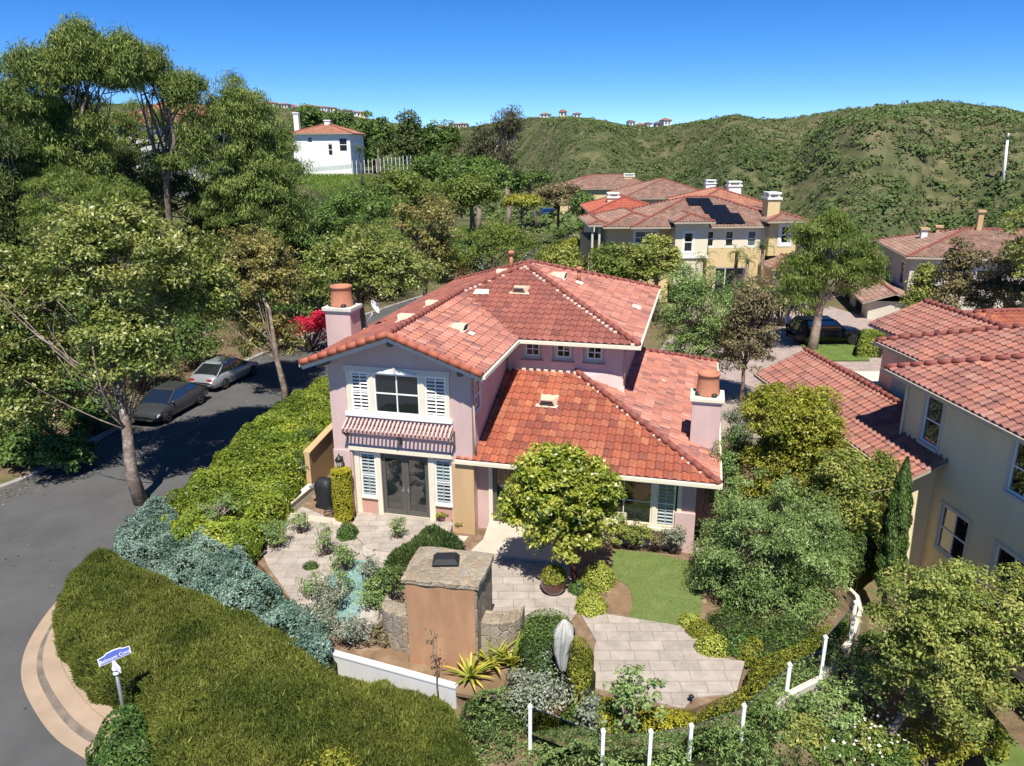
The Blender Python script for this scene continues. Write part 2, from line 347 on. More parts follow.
# ------------------------------------------------------------------ noise and terrain
def S(t): t = np.clip(t, 0, 1); return t*t*(3-2*t)
def _hash(i, j, s): 
    x = np.sin(i*127.1+j*311.7+s*74.7)*43758.5453
    return x-np.floor(x)
def vnoise(x, y, s=0.):
    i, j = np.floor(x), np.floor(y); fx, fy = x-i, y-j
    fx, fy = fx*fx*(3-2*fx), fy*fy*(3-2*fy)
    a, b, c, d = _hash(i, j, s), _hash(i+1, j, s), _hash(i, j+1, s), _hash(i+1, j+1, s)
    return (a*(1-fx)+b*fx)*(1-fy)+(c*(1-fx)+d*fx)*fy-.5
def fbm(x, y, o=4, s=0.):
    r, a = 0., 1.
    for k in range(o): r = r+a*vnoise(x*2**k, y*2**k, s+k); a *= .5
    return r
SK = [(-500, 96), (-100, 96), (260, 104), (300, 107), (340, 111), (380, 118), (420, 126), (450, 128), (480, 125), (510, 120), (540, 117), (570, 116), (600, 120), (625, 125), (650, 128), (690, 123), (715, 119), (735, 115), (760, 120), (780, 120), (840, 111), (880, 107), (935, 103), (965, 106), (1000, 111), (1024, 116), (1300, 125)]
SKD = [(-500, 700), (260, 700), (420, 850), (480, 760), (560, 600), (640, 700), (700, 560), (740, 520), (850, 440), (935, 420), (1100, 400), (1300, 400)]
def terrain(x, y):
    x, y = np.asarray(x, float), np.asarray(y, float)
    px = 512+794*x/np.maximum(y, 5.)
    s = np.interp(px, *zip(*SK)); D = np.interp(px, *zip(*SKD))
    zr = H+D*(-_sp-(s-383)/F*_cp)/(_cp-(s-383)/F*_sp)
    z = -.25+9*S((-x-12)/14)*S((y-58)/35)
    fy = np.interp(x, [-30, -10, -8, -4.9, -1.5, .4, 2, 4, 5.3, 6.84, 7.9, 9.4, 10.5, 11.5, 14, 18], [-9, 5, 11, 17.2, 15.9, 15, 13.5, 13.7, 14.3, 15.7, 16.3, 17.8, 20.3, 26, 30, 30])
    z = z-1.2*S((fy-y)/2.2)-.9*S((fy-y-2)/6)
    yv = 175-85*S((x-8)/45)
    t = (y-yv)/(D-yv)
    zv = -24.
    z2 = z+(zv-z)*S(t/.22)+(zr-zv)*S((t-.1)/.9)**.9
    z2 = np.where(t > 1, zr-(y-D)*.3, z2)
    def seg(ax_, ay_, bx_, by_):
        ux, uy = bx_-ax_, by_-ay_; q = np.clip(((x-ax_)*ux+(y-ay_)*uy)/(ux*ux+uy*uy), 0, 1); return np.hypot(x-ax_-q*ux, y-ay_-q*uy)
    for A_, YA, B_, YB_, hh, ww in ((715, 470, 850, 225, 20, 34), (1040, 330, 890, 185, 17, 32), (590, 520, 660, 260, 16, 36), (935, 400, 880, 250, 12, 30), (800, 430, 800, 210, -16, 30), (650, 560, 700, 300, -12, 30)):
        a0, b0 = (A_-512)/794*YA, (B_-512)/794*YB_; z2 = z2+hh*np.exp(-(seg(a0, YA, b0, YB_)/ww)**2)*S((t-.05)/.15)*(1-S((t-.85)/.15))
    cap = H+(zr-H)*y/np.maximum(D, 1.)-4*(1-np.clip(t, 0, 1))-1
    w = S((t-.06)/.2)*(1-S((t-.72)/.24))
    ax = x/np.maximum(y, 5.)
    z2 = z2+w*(30*fbm(ax*5.5+3, y/260., 3, 2.)+17*np.abs(fbm(x/75., y/75., 4, 5.))-3)
    z2 = np.where((t > .1) & (t <= 1), np.minimum(z2, cap), z2)
    return np.where(t > 0, z2, z)
def TZ(x, y): return float(terrain(x, y))
# ------------------------------------------------------------------ foliage
def unit(a): return a/(np.linalg.norm(a, axis=-1, keepdims=True)+1e-9)
def leaf_obj(name, P, NR, L, W, mat, parent=None, T=None, rnd=None, g=None, jit=.5, fold=.12):
    """one mesh of many small leaves; NR = leaf normals, T = long axis (optional)"""
    g = g or RNG; n = len(P)
    NR = unit(NR+g.normal(0, jit, (n, 3)))
    if T is None: T = g.normal(0, 1, (n, 3))
    T = unit(T-NR*(T*NR).sum(1, keepdims=True)); B = np.cross(NR, T)
    l = (L*g.uniform(.65, 1.3, n))[:, None]; w = l*W
    v = np.empty((n, 4, 3), np.float32)
    v[:, 0] = P-T*l/2; v[:, 1] = P+B*w/2+NR*l*fold; v[:, 2] = P+T*l/2; v[:, 3] = P-B*w/2+NR*l*fold
    me = bpy.data.meshes.new(name)
    me.vertices.add(4*n); me.vertices.foreach_set('co', v.ravel())
    me.loops.add(4*n); me.loops.foreach_set('vertex_index', np.arange(4*n, dtype=np.int32))
    me.polygons.add(n); me.polygons.foreach_set('loop_start', np.arange(0, 4*n, 4, dtype=np.int32))
    me.update(calc_edges=True)
    at = me.attributes.new('rnd', 'FLOAT', 'FACE')
    at.data.foreach_set('value', (rnd if rnd is not None else g.random(n)).astype(np.float32))
    me.materials.append(mat)
    o = bpy.data.objects.new(name, me); COL.objects.link(o)
    if parent is not None: o.parent = parent
    return o
def sph(g, n):
    return unit(g.normal(0, 1, (n, 3)))
def clumps(g, lobes, k, cr, per, shell=.55, flat=.75, up=.7):
    """leaf points in clumps spread through the outer volume of ellipsoid lobes -> P, N, rnd, centres"""
    vol = np.array([np.prod(r)**.67 for c, r in lobes]); pick = g.choice(len(lobes), k, p=vol/vol.sum())
    Cn = np.array([lobes[i][0] for i in pick], float); Rr = np.array([lobes[i][1] for i in pick], float)
    d = sph(g, k); d[:, 2] = np.where(d[:, 2] < -.55, -d[:, 2]*.6, d[:, 2]); rr = (shell+(1-shell)*g.random(k)**.6)[:, None]
    ctr = Cn+d*Rr*rr
    cs = cr*g.uniform(.6, 1.35, k)
    cv = g.uniform(-.22, .22, k)
    q = sph(g, k*per).reshape(k, per, 3); q[..., 2] = np.where(q[..., 2] < -.3, -q[..., 2], q[..., 2])
    rad = (.45+.65*g.random((k, per, 1)))
    off = q*rad*V(1, 1, flat)*cs[:, None, None]
    P = (ctr[:, None]+off).reshape(-1, 3)
    NR = unit(q*.8+np.array([0, 0, up])+.35*d[:, None]).reshape(-1, 3)
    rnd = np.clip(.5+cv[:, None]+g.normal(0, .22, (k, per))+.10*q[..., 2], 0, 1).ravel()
    return P, NR, rnd, ctr
def limb_path(g, a, b, sag=.15, n=5):
    a, b = np.array(a), np.array(b); L = np.linalg.norm(b-a); o = g.normal(0, sag*L*.5, 3)
    return [a+(b-a)*t+o*math.sin(PI*t)+V(0, 0, sag*L*.5*math.sin(PI*t)) for t in np.linspace(0, 1, n)]
def tree(name, label, cat, base, lobes, leaf=.16, k=120, cr=.5, per=90, mat='f_green', bark='bark', r0=.18, seed=0, aspect=.5,
         limbs=16, lean=(0, 0), forkat=None, shell=.5, group=None, up=.7, flat=.75, fork=.45, jit=.5, twig=.05, hang=None, limbr=1.):
    """base world point; lobes relative to base"""
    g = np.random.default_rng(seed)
    t = empty(name, base, 0, label, cat, group)
    lobes = [(np.array(c, float), np.array(r, float)*np.ones(3)) for c, r in lobes]
    P, NR, rnd, ctr = clumps(g, lobes, k, cr, per, shell, flat, up)
    T = None
    if hang is not None: T = g.normal(0, .45, P.shape)+np.array(hang)
    top = np.mean([c for c, r in lobes], axis=0); zmax = max(c[2]+r[2] for c, r in lobes); zmin = min(c[2]-r[2] for c, r in lobes)
    tz = max(.3*zmax, min(zmin+.15*(zmax-zmin), .6*zmax))
    m = MB(); p0 = V(0, 0, -.4); pf = V(lean[0]+.35*top[0], lean[1]+.35*top[1], tz); pt = V(top[0], top[1], zmin+.78*(zmax-zmin))
    if forkat is not None: pf = np.array(forkat, float)
    bend = g.normal(0, .05*tz, 3)*V(1, 1, 0)
    trunk = [p0, p0*.5+pf*.5+bend, pf, pf*.5+pt*.5+g.normal(0, .05*zmax, 3)*V(1, 1, .2), pt]
    m.tube(trunk, [r0*1.25, r0, r0*.8, r0*.5, r0*.15], 9)
    sel = g.choice(len(ctr), min(limbs, len(ctr)), replace=False)
    for i in sel:
        f = g.uniform(0, .75); st = pf+(pt-pf)*f if g.random() > .25 else pf
        pth = limb_path(g, st, ctr[i], .16, 5); rr = limbr*r0*g.uniform(.32, .5)*(1-.4*f)
        m.tube(pth, [rr, rr*.8, rr*.62, rr*.42, max(twig*.4, rr*.15)], 6)
        for j in range(2):
            s2 = pth[2+j % 2]; e2 = ctr[np.argmin(np.linalg.norm(ctr-(s2+g.normal(0, 1.2*cr+.4, 3)), axis=1))]
            m.tube(limb_path(g, s2, e2, .15, 4), [rr*.42, rr*.3, rr*.2, rr*.1], 5)
    m.build('trunk', M[bark], t, True)
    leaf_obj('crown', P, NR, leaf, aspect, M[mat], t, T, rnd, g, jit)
    return t
def px_lobes(base, specs, Y):
    """lobes from sight-line boxes at distance Y: (x0,x1,ytop,ybot[,depth factor, dy])"""
    out = []
    for sp in specs:
        x0, x1, y0, y1 = sp[:4]; df = sp[4] if len(sp) > 4 else .85; dy = sp[5] if len(sp) > 5 else 0
        a, b = GY(x0, (y0+y1)/2, Y+dy), GY(x1, (y0+y1)/2, Y+dy); t, u = GY((x0+x1)/2, y0, Y+dy), GY((x0+x1)/2, y1, Y+dy)
        c = (a+b)/2; rx = np.linalg.norm(b-a)/2; rz = max(.2, abs(t[2]-u[2])/2)
        c = V(c[0], Y+dy, (t[2]+u[2])/2)
        out.append((c-np.array(base), (rx, rx*df, rz)))
    return out
def shrub(name, label, c, r, mat='f_mid', leaf=.07, n=2500, aspect=.5, cat='shrub', group=None, seed=0, core=True, k=40, stems_or_core=True, up=.5, jit=.45, loose=False, T=None, parent=None):
    """leafy shrub on the ground at c; r = radii of its (half buried) ellipsoid"""
    g = np.random.default_rng(seed+991); r = np.array(r, float)*np.ones(3)
    t = empty(name, c, 0, label, cat, group)
    if loose:
        P, NR, rnd, ctr = clumps(g, [(V(0, 0, r[2]*.9), r)], k, min(r)*.42, max(8, n//k), .25, .85, up)
        m = MB()
        for i in range(0, len(ctr), max(1, len(ctr)//18)):
            m.tube(limb_path(g, V(*(g.normal(0, .08*r[0], 2)), -.1), ctr[i], .2, 4), [.03*r[0]+.006, .02*r[0]+.005, .012*r[0]+.004, .004], 5)
        m.build('stems_or_core', M['bark'], t, True)
    else:
        d = sph(g, n); d[:, 2] = np.abs(d[:, 2])*1.15-.15; d = unit(d)
        ph = g.uniform(0, 6, 4)
        w = 1+.07*np.sin(5*d[:, 0]+ph[0])*np.sin(5*d[:, 1]+ph[1])+.05*np.sin(9*d[:, 2]+6*d[:, 0]+ph[2])
        rr = w*(1-.16*g.random(n)**1.5)
        P = d*r*rr[:, None]*V(1, 1, 1); P[:, 2] += 0
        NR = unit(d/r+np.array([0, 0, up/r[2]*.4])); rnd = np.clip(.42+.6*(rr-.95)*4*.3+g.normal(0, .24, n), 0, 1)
        m = MB(); m.blob((0, 0, -.02), r*.86, 12, 8, .08, seed); m.build('stems_or_core', M['core'], t, True)  # solid core, coloured dark as the shade behind the leaves
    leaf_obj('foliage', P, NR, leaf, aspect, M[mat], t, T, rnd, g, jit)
    return t
def inside(P, poly):
    poly = np.array(poly, float)[:, :2]; x, y = P[:, 0], P[:, 1]; r = np.zeros(len(P), bool)
    for i in range(len(poly)):
        (x1, y1), (x2, y2) = poly[i], poly[(i+1) % len(poly)]
        c = ((y1 > y) != (y2 > y)) & (x < (x2-x1)*(y-y1)/(y2-y1+1e-12)+x1); r ^= c
    return r
def edge_dist(P, poly):
    poly = np.array(poly, float)[:, :2]; d = np.full(len(P), 1e9); dirn = np.zeros((len(P), 2))
    for i in range(len(poly)):
        a, b = poly[i], poly[(i+1) % len(poly)]; ab = b-a
        t = np.clip(((P[:, :2]-a)@ab)/(ab@ab+1e-12), 0, 1); q = a+t[:, None]*ab; v = q-P[:, :2]; dd = np.linalg.norm(v, axis=1)
        k = dd < d; d[k] = dd[k]; dirn[k] = unit(v[k])
    return d, dirn
def hedge(name, label, cat, poly, z0, top, mat, leaf=.09, dens=350, aspect=.5, rnd_edge=.35, bump=.12, bscale=1.3, seed=0, blades=False, up=.6, jit=.45, group=None, kind=None, coremat='core', tuft=0.):
    """a planted mass over a footprint polygon (world xy); top = height or function(x,y)"""
    g = np.random.default_rng(seed+5); poly = [tuple(p[:2]) for p in poly]
    topf = top if callable(top) else (lambda x, y: np.full_like(x, top))
    a = np.array(poly); lo, hi = a.min(0), a.max(0)
    area = abs(sum(a[i][0]*a[(i+1) % len(a)][1]-a[(i+1) % len(a)][0]*a[i][1] for i in range(len(a))))/2
    per = sum(np.linalg.norm(a[i]-a[(i+1) % len(a)]) for i in range(len(a)))
    zf = z0 if callable(z0) else (lambda x, y: np.full_like(x, z0))
    bx = (hi-lo).prod(); n = int(dens*area*bx/area)
    Q = np.column_stack([g.uniform(lo[0], hi[0], n), g.uniform(lo[1], hi[1], n)]); Q = Q[inside(Q, poly)]
    def surf(Q, r=rnd_edge):
        d, nv = edge_dist(Q, poly); f = np.clip(1-d/r, 0, 1)
        zt = topf(Q[:, 0], Q[:, 1]); zb = zf(Q[:, 0], Q[:, 1]); hgt = zt-zb
        drop = (1-np.sqrt(np.clip(1-f*f, 0, 1)))*np.minimum(hgt, r*1.2)
        bz = bump*(fbm(Q[:, 0]*bscale, Q[:, 1]*bscale, 3, seed)*1.6)
        return zt-drop+bz, f, nv, hgt, zb
    z, f, nv, hgt, zb = surf(Q)
    P = np.column_stack([Q, z-.06*g.random(len(Q))]); NR = np.column_stack([nv*(f*1.2)[:, None], np.ones(len(Q))*up+.2])
    # sides
    hm = float(np.mean(hgt)); ns = int(dens*per*hm*.9); i = g.choice(len(a), ns, p=np.array([np.linalg.norm(a[k]-a[(k+1) % len(a)]) for k in range(len(a))])/per)
    t = g.random(ns)[:, None]; B = a[i]*(1-t)+a[(i+1) % len(a)]*t; e = unit(a[(i+1) % len(a)]-a[i]); nn = np.column_stack([e[:, 1], -e[:, 0]])
    sgn = 1 if sum(a[k][0]*a[(k+1) % len(a)][1]-a[(k+1) % len(a)][0]*a[k][1] for k in range(len(a))) > 0 else -1
    nn = nn*sgn
    u = g.random(ns); zt = topf(B[:, 0], B[:, 1]); zb2 = zf(B[:, 0], B[:, 1]); zz = zb2+(zt-zb2-rnd_edge*.8)*u
    off = bump*1.2*fbm(B[:, 0]*bscale*1.5+zz, B[:, 1]*bscale*1.5-zz, 3, seed+3)-.05*g.random(ns)
    P2 = np.column_stack([B+nn*off[:, None], zz]); N2 = np.column_stack([nn, np.full(ns, .35)])
    P = np.vstack([P, P2]); NR = np.vstack([NR, N2])
    T = None
    if blades:
        T = NR*1.0+g.normal(0, .45, NR.shape)+np.array([0, 0, .5]); NR = np.cross(T, g.normal(0, 1, T.shape)); P = P+unit(T)*leaf*.3
    pn = fbm(P[:, 0]*.9, P[:, 1]*.9, 3, seed+9)
    rnd = np.clip(.45+.5*pn+g.normal(0, .2, len(P)), 0, 1)
    root = empty(name, (0, 0, 0), 0, label, cat, group)
    cx, cy = a.mean(0); cz = float(zf(np.array([cx]), np.array([cy]))[0]); root.location = (cx, cy, cz)
    P = P-V(cx, cy, cz)
    if blades: leaf = leaf*np.where(g.random(len(P)) < .07, 2.1, 1.)
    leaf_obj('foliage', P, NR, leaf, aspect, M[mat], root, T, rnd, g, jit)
    # dark core painted as inner shade: a mesh following the same surface a little lower
    bm = bmesh.new(); vs = [bm.verts.new((x, y, 0)) for x, y in poly]; bm.faces.new(vs)
    bmesh.ops.triangulate(bm, faces=bm.faces[:])
    for _ in range(5):
        ed = [e for e in bm.edges if e.calc_length() > .7]
        if not ed or len(bm.faces) > 20000: break
        bmesh.ops.subdivide_edges(bm, edges=ed, cuts=1); bmesh.ops.triangulate(bm, faces=[f for f in bm.faces if len(f.verts) > 3])
    q = np.array([v.co[:2] for v in bm.verts]); zz, _, nv, hg, zb3 = surf(q)
    d, dn = edge_dist(q, poly); q2 = q-dn*(np.clip(.09-d, 0, .09))[:, None]
    for v, p, zc, zbv, hh in zip(bm.verts, q2, zz, zb3, hg): v.co = (p[0]-cx, p[1]-cy, max(zc-.10-.12*bump/.2, zbv-.1)-cz)
    ext = bmesh.ops.extrude_edge_only(bm, edges=[e for e in bm.edges if e.is_boundary])
    for v in ext['geom']:
        if isinstance(v, bmesh.types.BMVert): v.co.z = float(zf(np.array([v.co.x+cx]), np.array([v.co.y+cy]))[0])-cz-.1
    me = bpy.data.meshes.new('stems_or_core'); bm.to_mesh(me); bm.free(); me.materials.append(M[coremat])
    o = bpy.data.objects.new('stems_or_core', me); COL.objects.link(o); o.parent = root
    return root
def fan_plant(name, label, c, n, L, w, mat, seed=0, cat='plant', droop=.5, spread=1.1, group=None):
    """sword-leaved rosette"""
    g = np.random.default_rng(seed); m = MB()
    t = empty(name, c, 0, label, cat, group); rn = []
    for i in range(n):
        a = g.uniform(0, 2*PI); e = g.uniform(.25, spread); l = L*g.uniform(.7, 1.15); d = V(math.cos(a), math.sin(a), 0); s = V(-math.sin(a), math.cos(a), 0)
        pts = []
        for k in range(5):
            u = k/4; ang = e*(.6+droop*u*1.2); pts.append(d*l*u*math.sin(ang)+Zv*l*u*math.cos(ang))
        for k in range(4):
            w0, w1 = w*(1-.1*k-.75*(k == 4))*.5*(.7 if k == 0 else 1), w*.5*[1, .9, .65, .05][k]
            m.quad(pts[k]-s*w0, pts[k]+s*w0, pts[k+1]+s*w1, pts[k+1]-s*w1); rn.append(min(1, max(0, .5+.35*math.sin(i*7.3)+.1*k)))
    o = m.build('foliage', M[mat], t); at = o.data.attributes.new('rnd', 'FLOAT', 'FACE'); at.data.foreach_set('value', np.array(rn, np.float32))
    b = MB(); b.tube([(0, 0, -.1), (0, 0, .12*L)], [.05*L+.02, .04*L], 7); b.build('stem', M['bark'], t, True)
    return t
def palm(name, label, base, h, L, nf=26, mat='f_palm', seed=0, group=None, r=.16):
    g = np.random.default_rng(seed); t = empty(name, base, 0, label, 'palm tree', group)
    m = MB(); b = g.normal(0, .04*h, 2); top = V(b[0], b[1], h); m.tube([(0, 0, -.5), (b[0]*.4, b[1]*.4, h*.5), top], [r*1.3, r, r*.85], 8); m.build('trunk', M['bark'], t, True)
    P, NR, T = [], [], []
    for i in range(nf):
        a = g.uniform(0, 2*PI); e = g.uniform(-.5, 1.35); l = L*g.uniform(.8, 1.1)
        for k in range(14):
            u = (k+1)/14; el = e-1.3*u*u; p = top+V(math.cos(a)*math.cos(el), math.sin(a)*math.cos(el), math.sin(el)+.25)*l*u
            for sd in (-1, 1):
                s = V(-math.sin(a), math.cos(a), 0)*sd; P.append(p+s*L*.09*(1.1-u)); T.append(s*.8+V(math.cos(a), math.sin(a), -.6)*.5); NR.append(V(0, 0, 1)+s*.3)
    leaf_obj('crown', np.array(P), np.array(NR), L*.24, .16, M[mat], t, np.array(T), None, g, .15)
    return t

# ------------------------------------------------------------------ roofs, walls, windows
def tile_roof(parent, mat, planes, name='roof', pitch=.30, course=.36, res=6, amp=.055, step=.032):
    """planes: list of (P0, d, n, t, polygon in plan (u along d, v along n)); corrugated clay tiles as geometry"""
    mb = MB(); mb.uv = []
    for P0, d, n, t, poly in planes:
        P0, d, n = np.array(P0, float), np.array(d, float), np.array(n, float)
        slope = unit(n+Zv*t); nr = np.cross(d, slope); nr = nr if nr[2] > 0 else -nr
        q = np.array(poly, float); u0, v0 = q.min(0); u1, v1 = q.max(0)
        du = pitch/res; iu0, iu1 = math.floor(u0/pitch)*res, math.ceil(u1/pitch)*res; iv0, iv1 = math.floor(v0/course), math.ceil(v1/course)
        bm = bmesh.new(); us = [i*du for i in range(iu0, iu1+1)]
        def prof(u):
            f = (u/pitch) % 1.0
            return amp*math.sin(PI*f/.64)**.75 if 0 < f < .64 else -.012*math.sin(PI*(f-.64)/.36) if f > .64 else 0.
        pr = [prof(u+1e-6) for u in us]; prev = None
        for iv in range(iv0, iv1):
            lo = [bm.verts.new((u, iv*course, p+step)) for u, p in zip(us, pr)]; hi = [bm.verts.new((u, (iv+1)*course, p*.92)) for u, p in zip(us, pr)]
            for k in range(len(us)-1):
                bm.faces.new((lo[k], lo[k+1], hi[k+1], hi[k])).material_index = iv-iv0
                if prev: bm.faces.new((prev[k], prev[k+1], lo[k+1], lo[k])).material_index = iv-iv0
            prev = hi
        ctr = q.mean(0)
        for i in range(len(q)):
            a, b = q[i], q[(i+1) % len(q)]; e = b-a; nn = V(e[1], -e[0], 0)
            if nn[:2]@(ctr-a) > 0: nn = -nn
            bmesh.ops.bisect_plane(bm, geom=bm.verts[:]+bm.edges[:]+bm.faces[:], plane_co=(a[0], a[1], 0), plane_no=tuple(nn), clear_outer=True)
        bm.verts.index_update(); k0 = len(mb.v)
        for v in bm.verts:
            mb.v.append(tuple(P0+d*v.co.x+n*v.co.y+Zv*t*v.co.y+nr*v.co.z))
        flip = np.cross(d, n)[2] < 0
        for f in bm.faces:
            ix = [v.index+k0 for v in f.verts]; c = f.calc_center_median(); row = f.material_index+.5
            tu = (math.floor(c.x/pitch))+.5
            if flip: ix.reverse()
            mb.f.append(tuple(ix)); mb.uv.extend([(tu+37*len(planes), row+.0)]*len(ix))
        bm.free()
    o = mb.build(name, mat, parent)
    return o
def plane_at(pl, u, v, h=0.):
    P0, d, n, t, _ = pl; P0, d, n = np.array(P0, float), np.array(d, float), np.array(n, float)
    nr = unit(np.cross(d, n+Zv*t)); nr = nr if nr[2] > 0 else -nr
    return P0+d*u+n*v+Zv*t*v+nr*h
def cap_run(mb, A, B, r=.11, seg=.42):
    A, B = np.array(A, float), np.array(B, float); L = np.linalg.norm(B-A); k = max(1, round(L/seg)); d = (B-A)/L
    for i in range(k):
        mb.tube([A+d*L*i/k, A+d*L*(i+1.06)/k], [r*1.1, r*.88], 9)
def soffit(parent, planes, mat, drop=.09, name='roof_deck'):
    mb = MB()
    for P0, d, n, t, poly in planes:
        top = [np.array(P0, float)+np.array(d, float)*u+np.array(n, float)*v+Zv*(t*v-.012) for u, v in poly]
        if np.cross(d, n)[2]*sum(poly[i][0]*poly[(i+1) % len(poly)][1]-poly[(i+1) % len(poly)][0]*poly[i][1] for i in range(len(poly))) < 0: top.reverse()
        mb.hexa([p-Zv*drop for p in top], top)
    return mb.build(name, mat, parent)
def hip_planes(x0, x1, y0, y1, zE, t, gable=None):
    """four roof planes over a rectangle, eaves at zE; ridge along the longer side; gable = ends left upright"""
    w, d = x1-x0, y1-y0; h = min(w, d)/2
    X, Y = V(1, 0, 0), V(0, 1, 0)
    if w >= d:
        fl = [(0, 0), (w, 0), (w-h, h), (h, h)]
        pl = [((x0, y0, zE), X, Y, t, fl), ((x0, y1, zE), X, -Y, t, fl), ((x0, y0, zE), Y, X, t, [(0, 0), (d, 0), (h, h)]), ((x1, y0, zE), Y, -X, t, [(0, 0), (d, 0), (h, h)])]
        r1, r2 = V(x0+h, y0+h, zE+t*h), V(x1-h, y0+h, zE+t*h)
    else:
        fl = [(0, 0), (d, 0), (d-h, h), (h, h)]
        pl = [((x0, y0, zE), Y, X, t, fl), ((x1, y0, zE), Y, -X, t, fl), ((x0, y0, zE), X, Y, t, [(0, 0), (w, 0), (h, h)]), ((x0, y1, zE), X, -Y, t, [(0, 0), (w, 0), (h, h)])]
        r1, r2 = V(x0+h, y0+h, zE+t*h), V(x0+h, y1-h, zE+t*h)
    c = [V(x0, y0, zE), V(x1, y0, zE), V(x1, y1, zE), V(x0, y1, zE)]
    if w >= d: caps = [(c[0], r1), (c[3], r1), (c[1], r2), (c[2], r2), (r1, r2)]
    else: caps = [(c[0], r1), (c[1], r1), (c[2], r2), (c[3], r2), (r1, r2)]
    return pl, [(a+Zv*.05, b+Zv*.05) for a, b in caps if np.linalg.norm(a-b) > .05]
def hip_roof(parent, x0, x1, y0, y1, zE, t, mat, res=4, gut=True, pitch=.3, course=.36, amp=.055, capr=.11):
    pl, caps = hip_planes(x0, x1, y0, y1, zE, t)
    r = tile_roof(parent, M[mat], pl, 'roof', pitch, course, res, amp)
    soffit(r, pl, M['gutter'])
    m = MB()
    for a, b in caps: cap_run(m, a, b, capr)
    m.build('ridge_tiles', M['cap'], r, True)
    if gut:
        g = MB(); e = .09
        g.box(x0-e, y0-e, zE-.14, x1+e, y0-.002, zE-.015); g.box(x0-e, y1+.002, zE-.14, x1+e, y1+e, zE-.015); g.box(x0-e, y0, zE-.14, x0-.002, y1, zE-.015); g.box(x1+.002, y0, zE-.14, x1+e, y1, zE-.015)
        g.build('gutter', M['gutter'], r)
    return r, pl
def wall_face(mb, fr, A0, A1, Z0, Z1, ops=(), dep=.12):
    o, u, n = fr; P = lambda a, z, d=0.: o+u*a+Zv*z+n*d
    aa = sorted({A0, A1, *[v for q in ops for v in q[:2]]}); zz = sorted({Z0, Z1, *[v for q in ops for v in q[2:4]]})
    for i in range(len(aa)-1):
        for j in range(len(zz)-1):
            ca, cz = (aa[i]+aa[i+1])/2, (zz[j]+zz[j+1])/2
            if any(q[0] < ca < q[1] and q[2] < cz < q[3] for q in ops): continue
            mb.quad(P(aa[i], zz[j]), P(aa[i+1], zz[j]), P(aa[i+1], zz[j+1]), P(aa[i], zz[j+1]))
    for q in ops:
        a0, a1, z0, z1 = q[:4]; dd = -(q[4] if len(q) > 4 else dep)
        mb.quad(P(a0, z0), P(a0, z1), P(a0, z1, dd), P(a0, z0, dd)); mb.quad(P(a1, z1), P(a1, z0), P(a1, z0, dd), P(a1, z1, dd))
        mb.quad(P(a0, z1), P(a1, z1), P(a1, z1, dd), P(a0, z1, dd)); mb.quad(P(a1, z0), P(a0, z0), P(a0, z0, dd), P(a1, z0, dd))
def window(parent, fr, a0, a1, z0, z1, d=-.08, fw=.06, mat='white', glass='glass', nx=1, nz=2, shutter=False, shmat='white', trim=0., trimmat=None, sill=False, name='window', bars=.025):
    """a framed window in a wall frame; d = how far the glass sits from the wall face"""
    o, u, n = fr; m = MB()
    m.fbox(fr, a0, a0+fw, z0, z1, d-.03, d+.04); m.fbox(fr, a1-fw, a1, z0, z1, d-.03, d+.04)
    m.fbox(fr, a0+fw, a1-fw, z1-fw, z1, d-.03, d+.04); m.fbox(fr, a0+fw, a1-fw, z0, z0+fw, d-.03, d+.04)
    w = m.build(name, M[mat], parent)
    p = MB(); p.fbox(fr, a0+fw*.6, a1-fw*.6, z0+fw*.6, z1-fw*.6, d-.025, d-.004); p.build('pane', M[glass], w)
    if nx > 1 or nz > 1:
        b = MB()
        for i in range(1, nx):
            a = a0+(a1-a0)*i/nx; b.fbox(fr, a-bars, a+bars, z0+fw, z1-fw, d-.003, d+.026)
        for j in range(1, nz):
            z = z0+(z1-z0)*j/nz; b.fbox(fr, a0+fw, a1-fw, z-bars, z+bars, d-.003, d+.024)
        b.build('muntins', M[mat], w)
    if shutter:
        for (q0, q1) in ((z0+fw, (z0+z1)/2-.02), ((z0+z1)/2+.02, z1-fw)):
            b = MB(); am = (a0+a1)/2; k = max(4, round((q1-q0)/.135))
            for j in range(k):
                z = q0+(q1-q0)*(j+.5)/k
                P = lambda a, dz, dd: o+u*a+Zv*(z+dz)+n*(d+dd)
                for s0, s1 in ((a0+fw+.01, am-.02), (am+.02, a1-fw-.01)):
                    b.hexa([P(s0, -.030, .030), P(s1, -.030, .030), P(s1, -.022, .030), P(s0, -.022, .030)], [P(s0, .012, .002), P(s1, .012, .002), P(s1, .020, .002), P(s0, .020, .002)])
            b.fbox(fr, am-.02, am+.02, q0, q1, d+.001, d+.022)
            b.build('shutter', M[shmat], w)
    if trim:
        b = MB(); t = trim; e = .035
        b.fbox(fr, a0-t, a0, z0-t, z1+t, -.005, e); b.fbox(fr, a1, a1+t, z0-t, z1+t, -.005, e); b.fbox(fr, a0, a1, z1, z1+t, -.005, e); b.fbox(fr, a0-(t*.5 if sill else 0), a1+(t*.5 if sill else 0), z0-t, z0-.001, -.005, e+(.05 if sill else 0))
        b.build('frame', M[trimmat or mat], w)
    return w
def frames(x0, x1, y0, y1):
    X, Y = V(1, 0, 0), V(0, 1, 0)
    return {'f': (V(x0, y0, 0), X, -Y), 'b': (V(x1, y1, 0), -X, Y), 'l': (V(x0, y1, 0), -Y, -X), 'r': (V(x1, y0, 0), Y, X)}
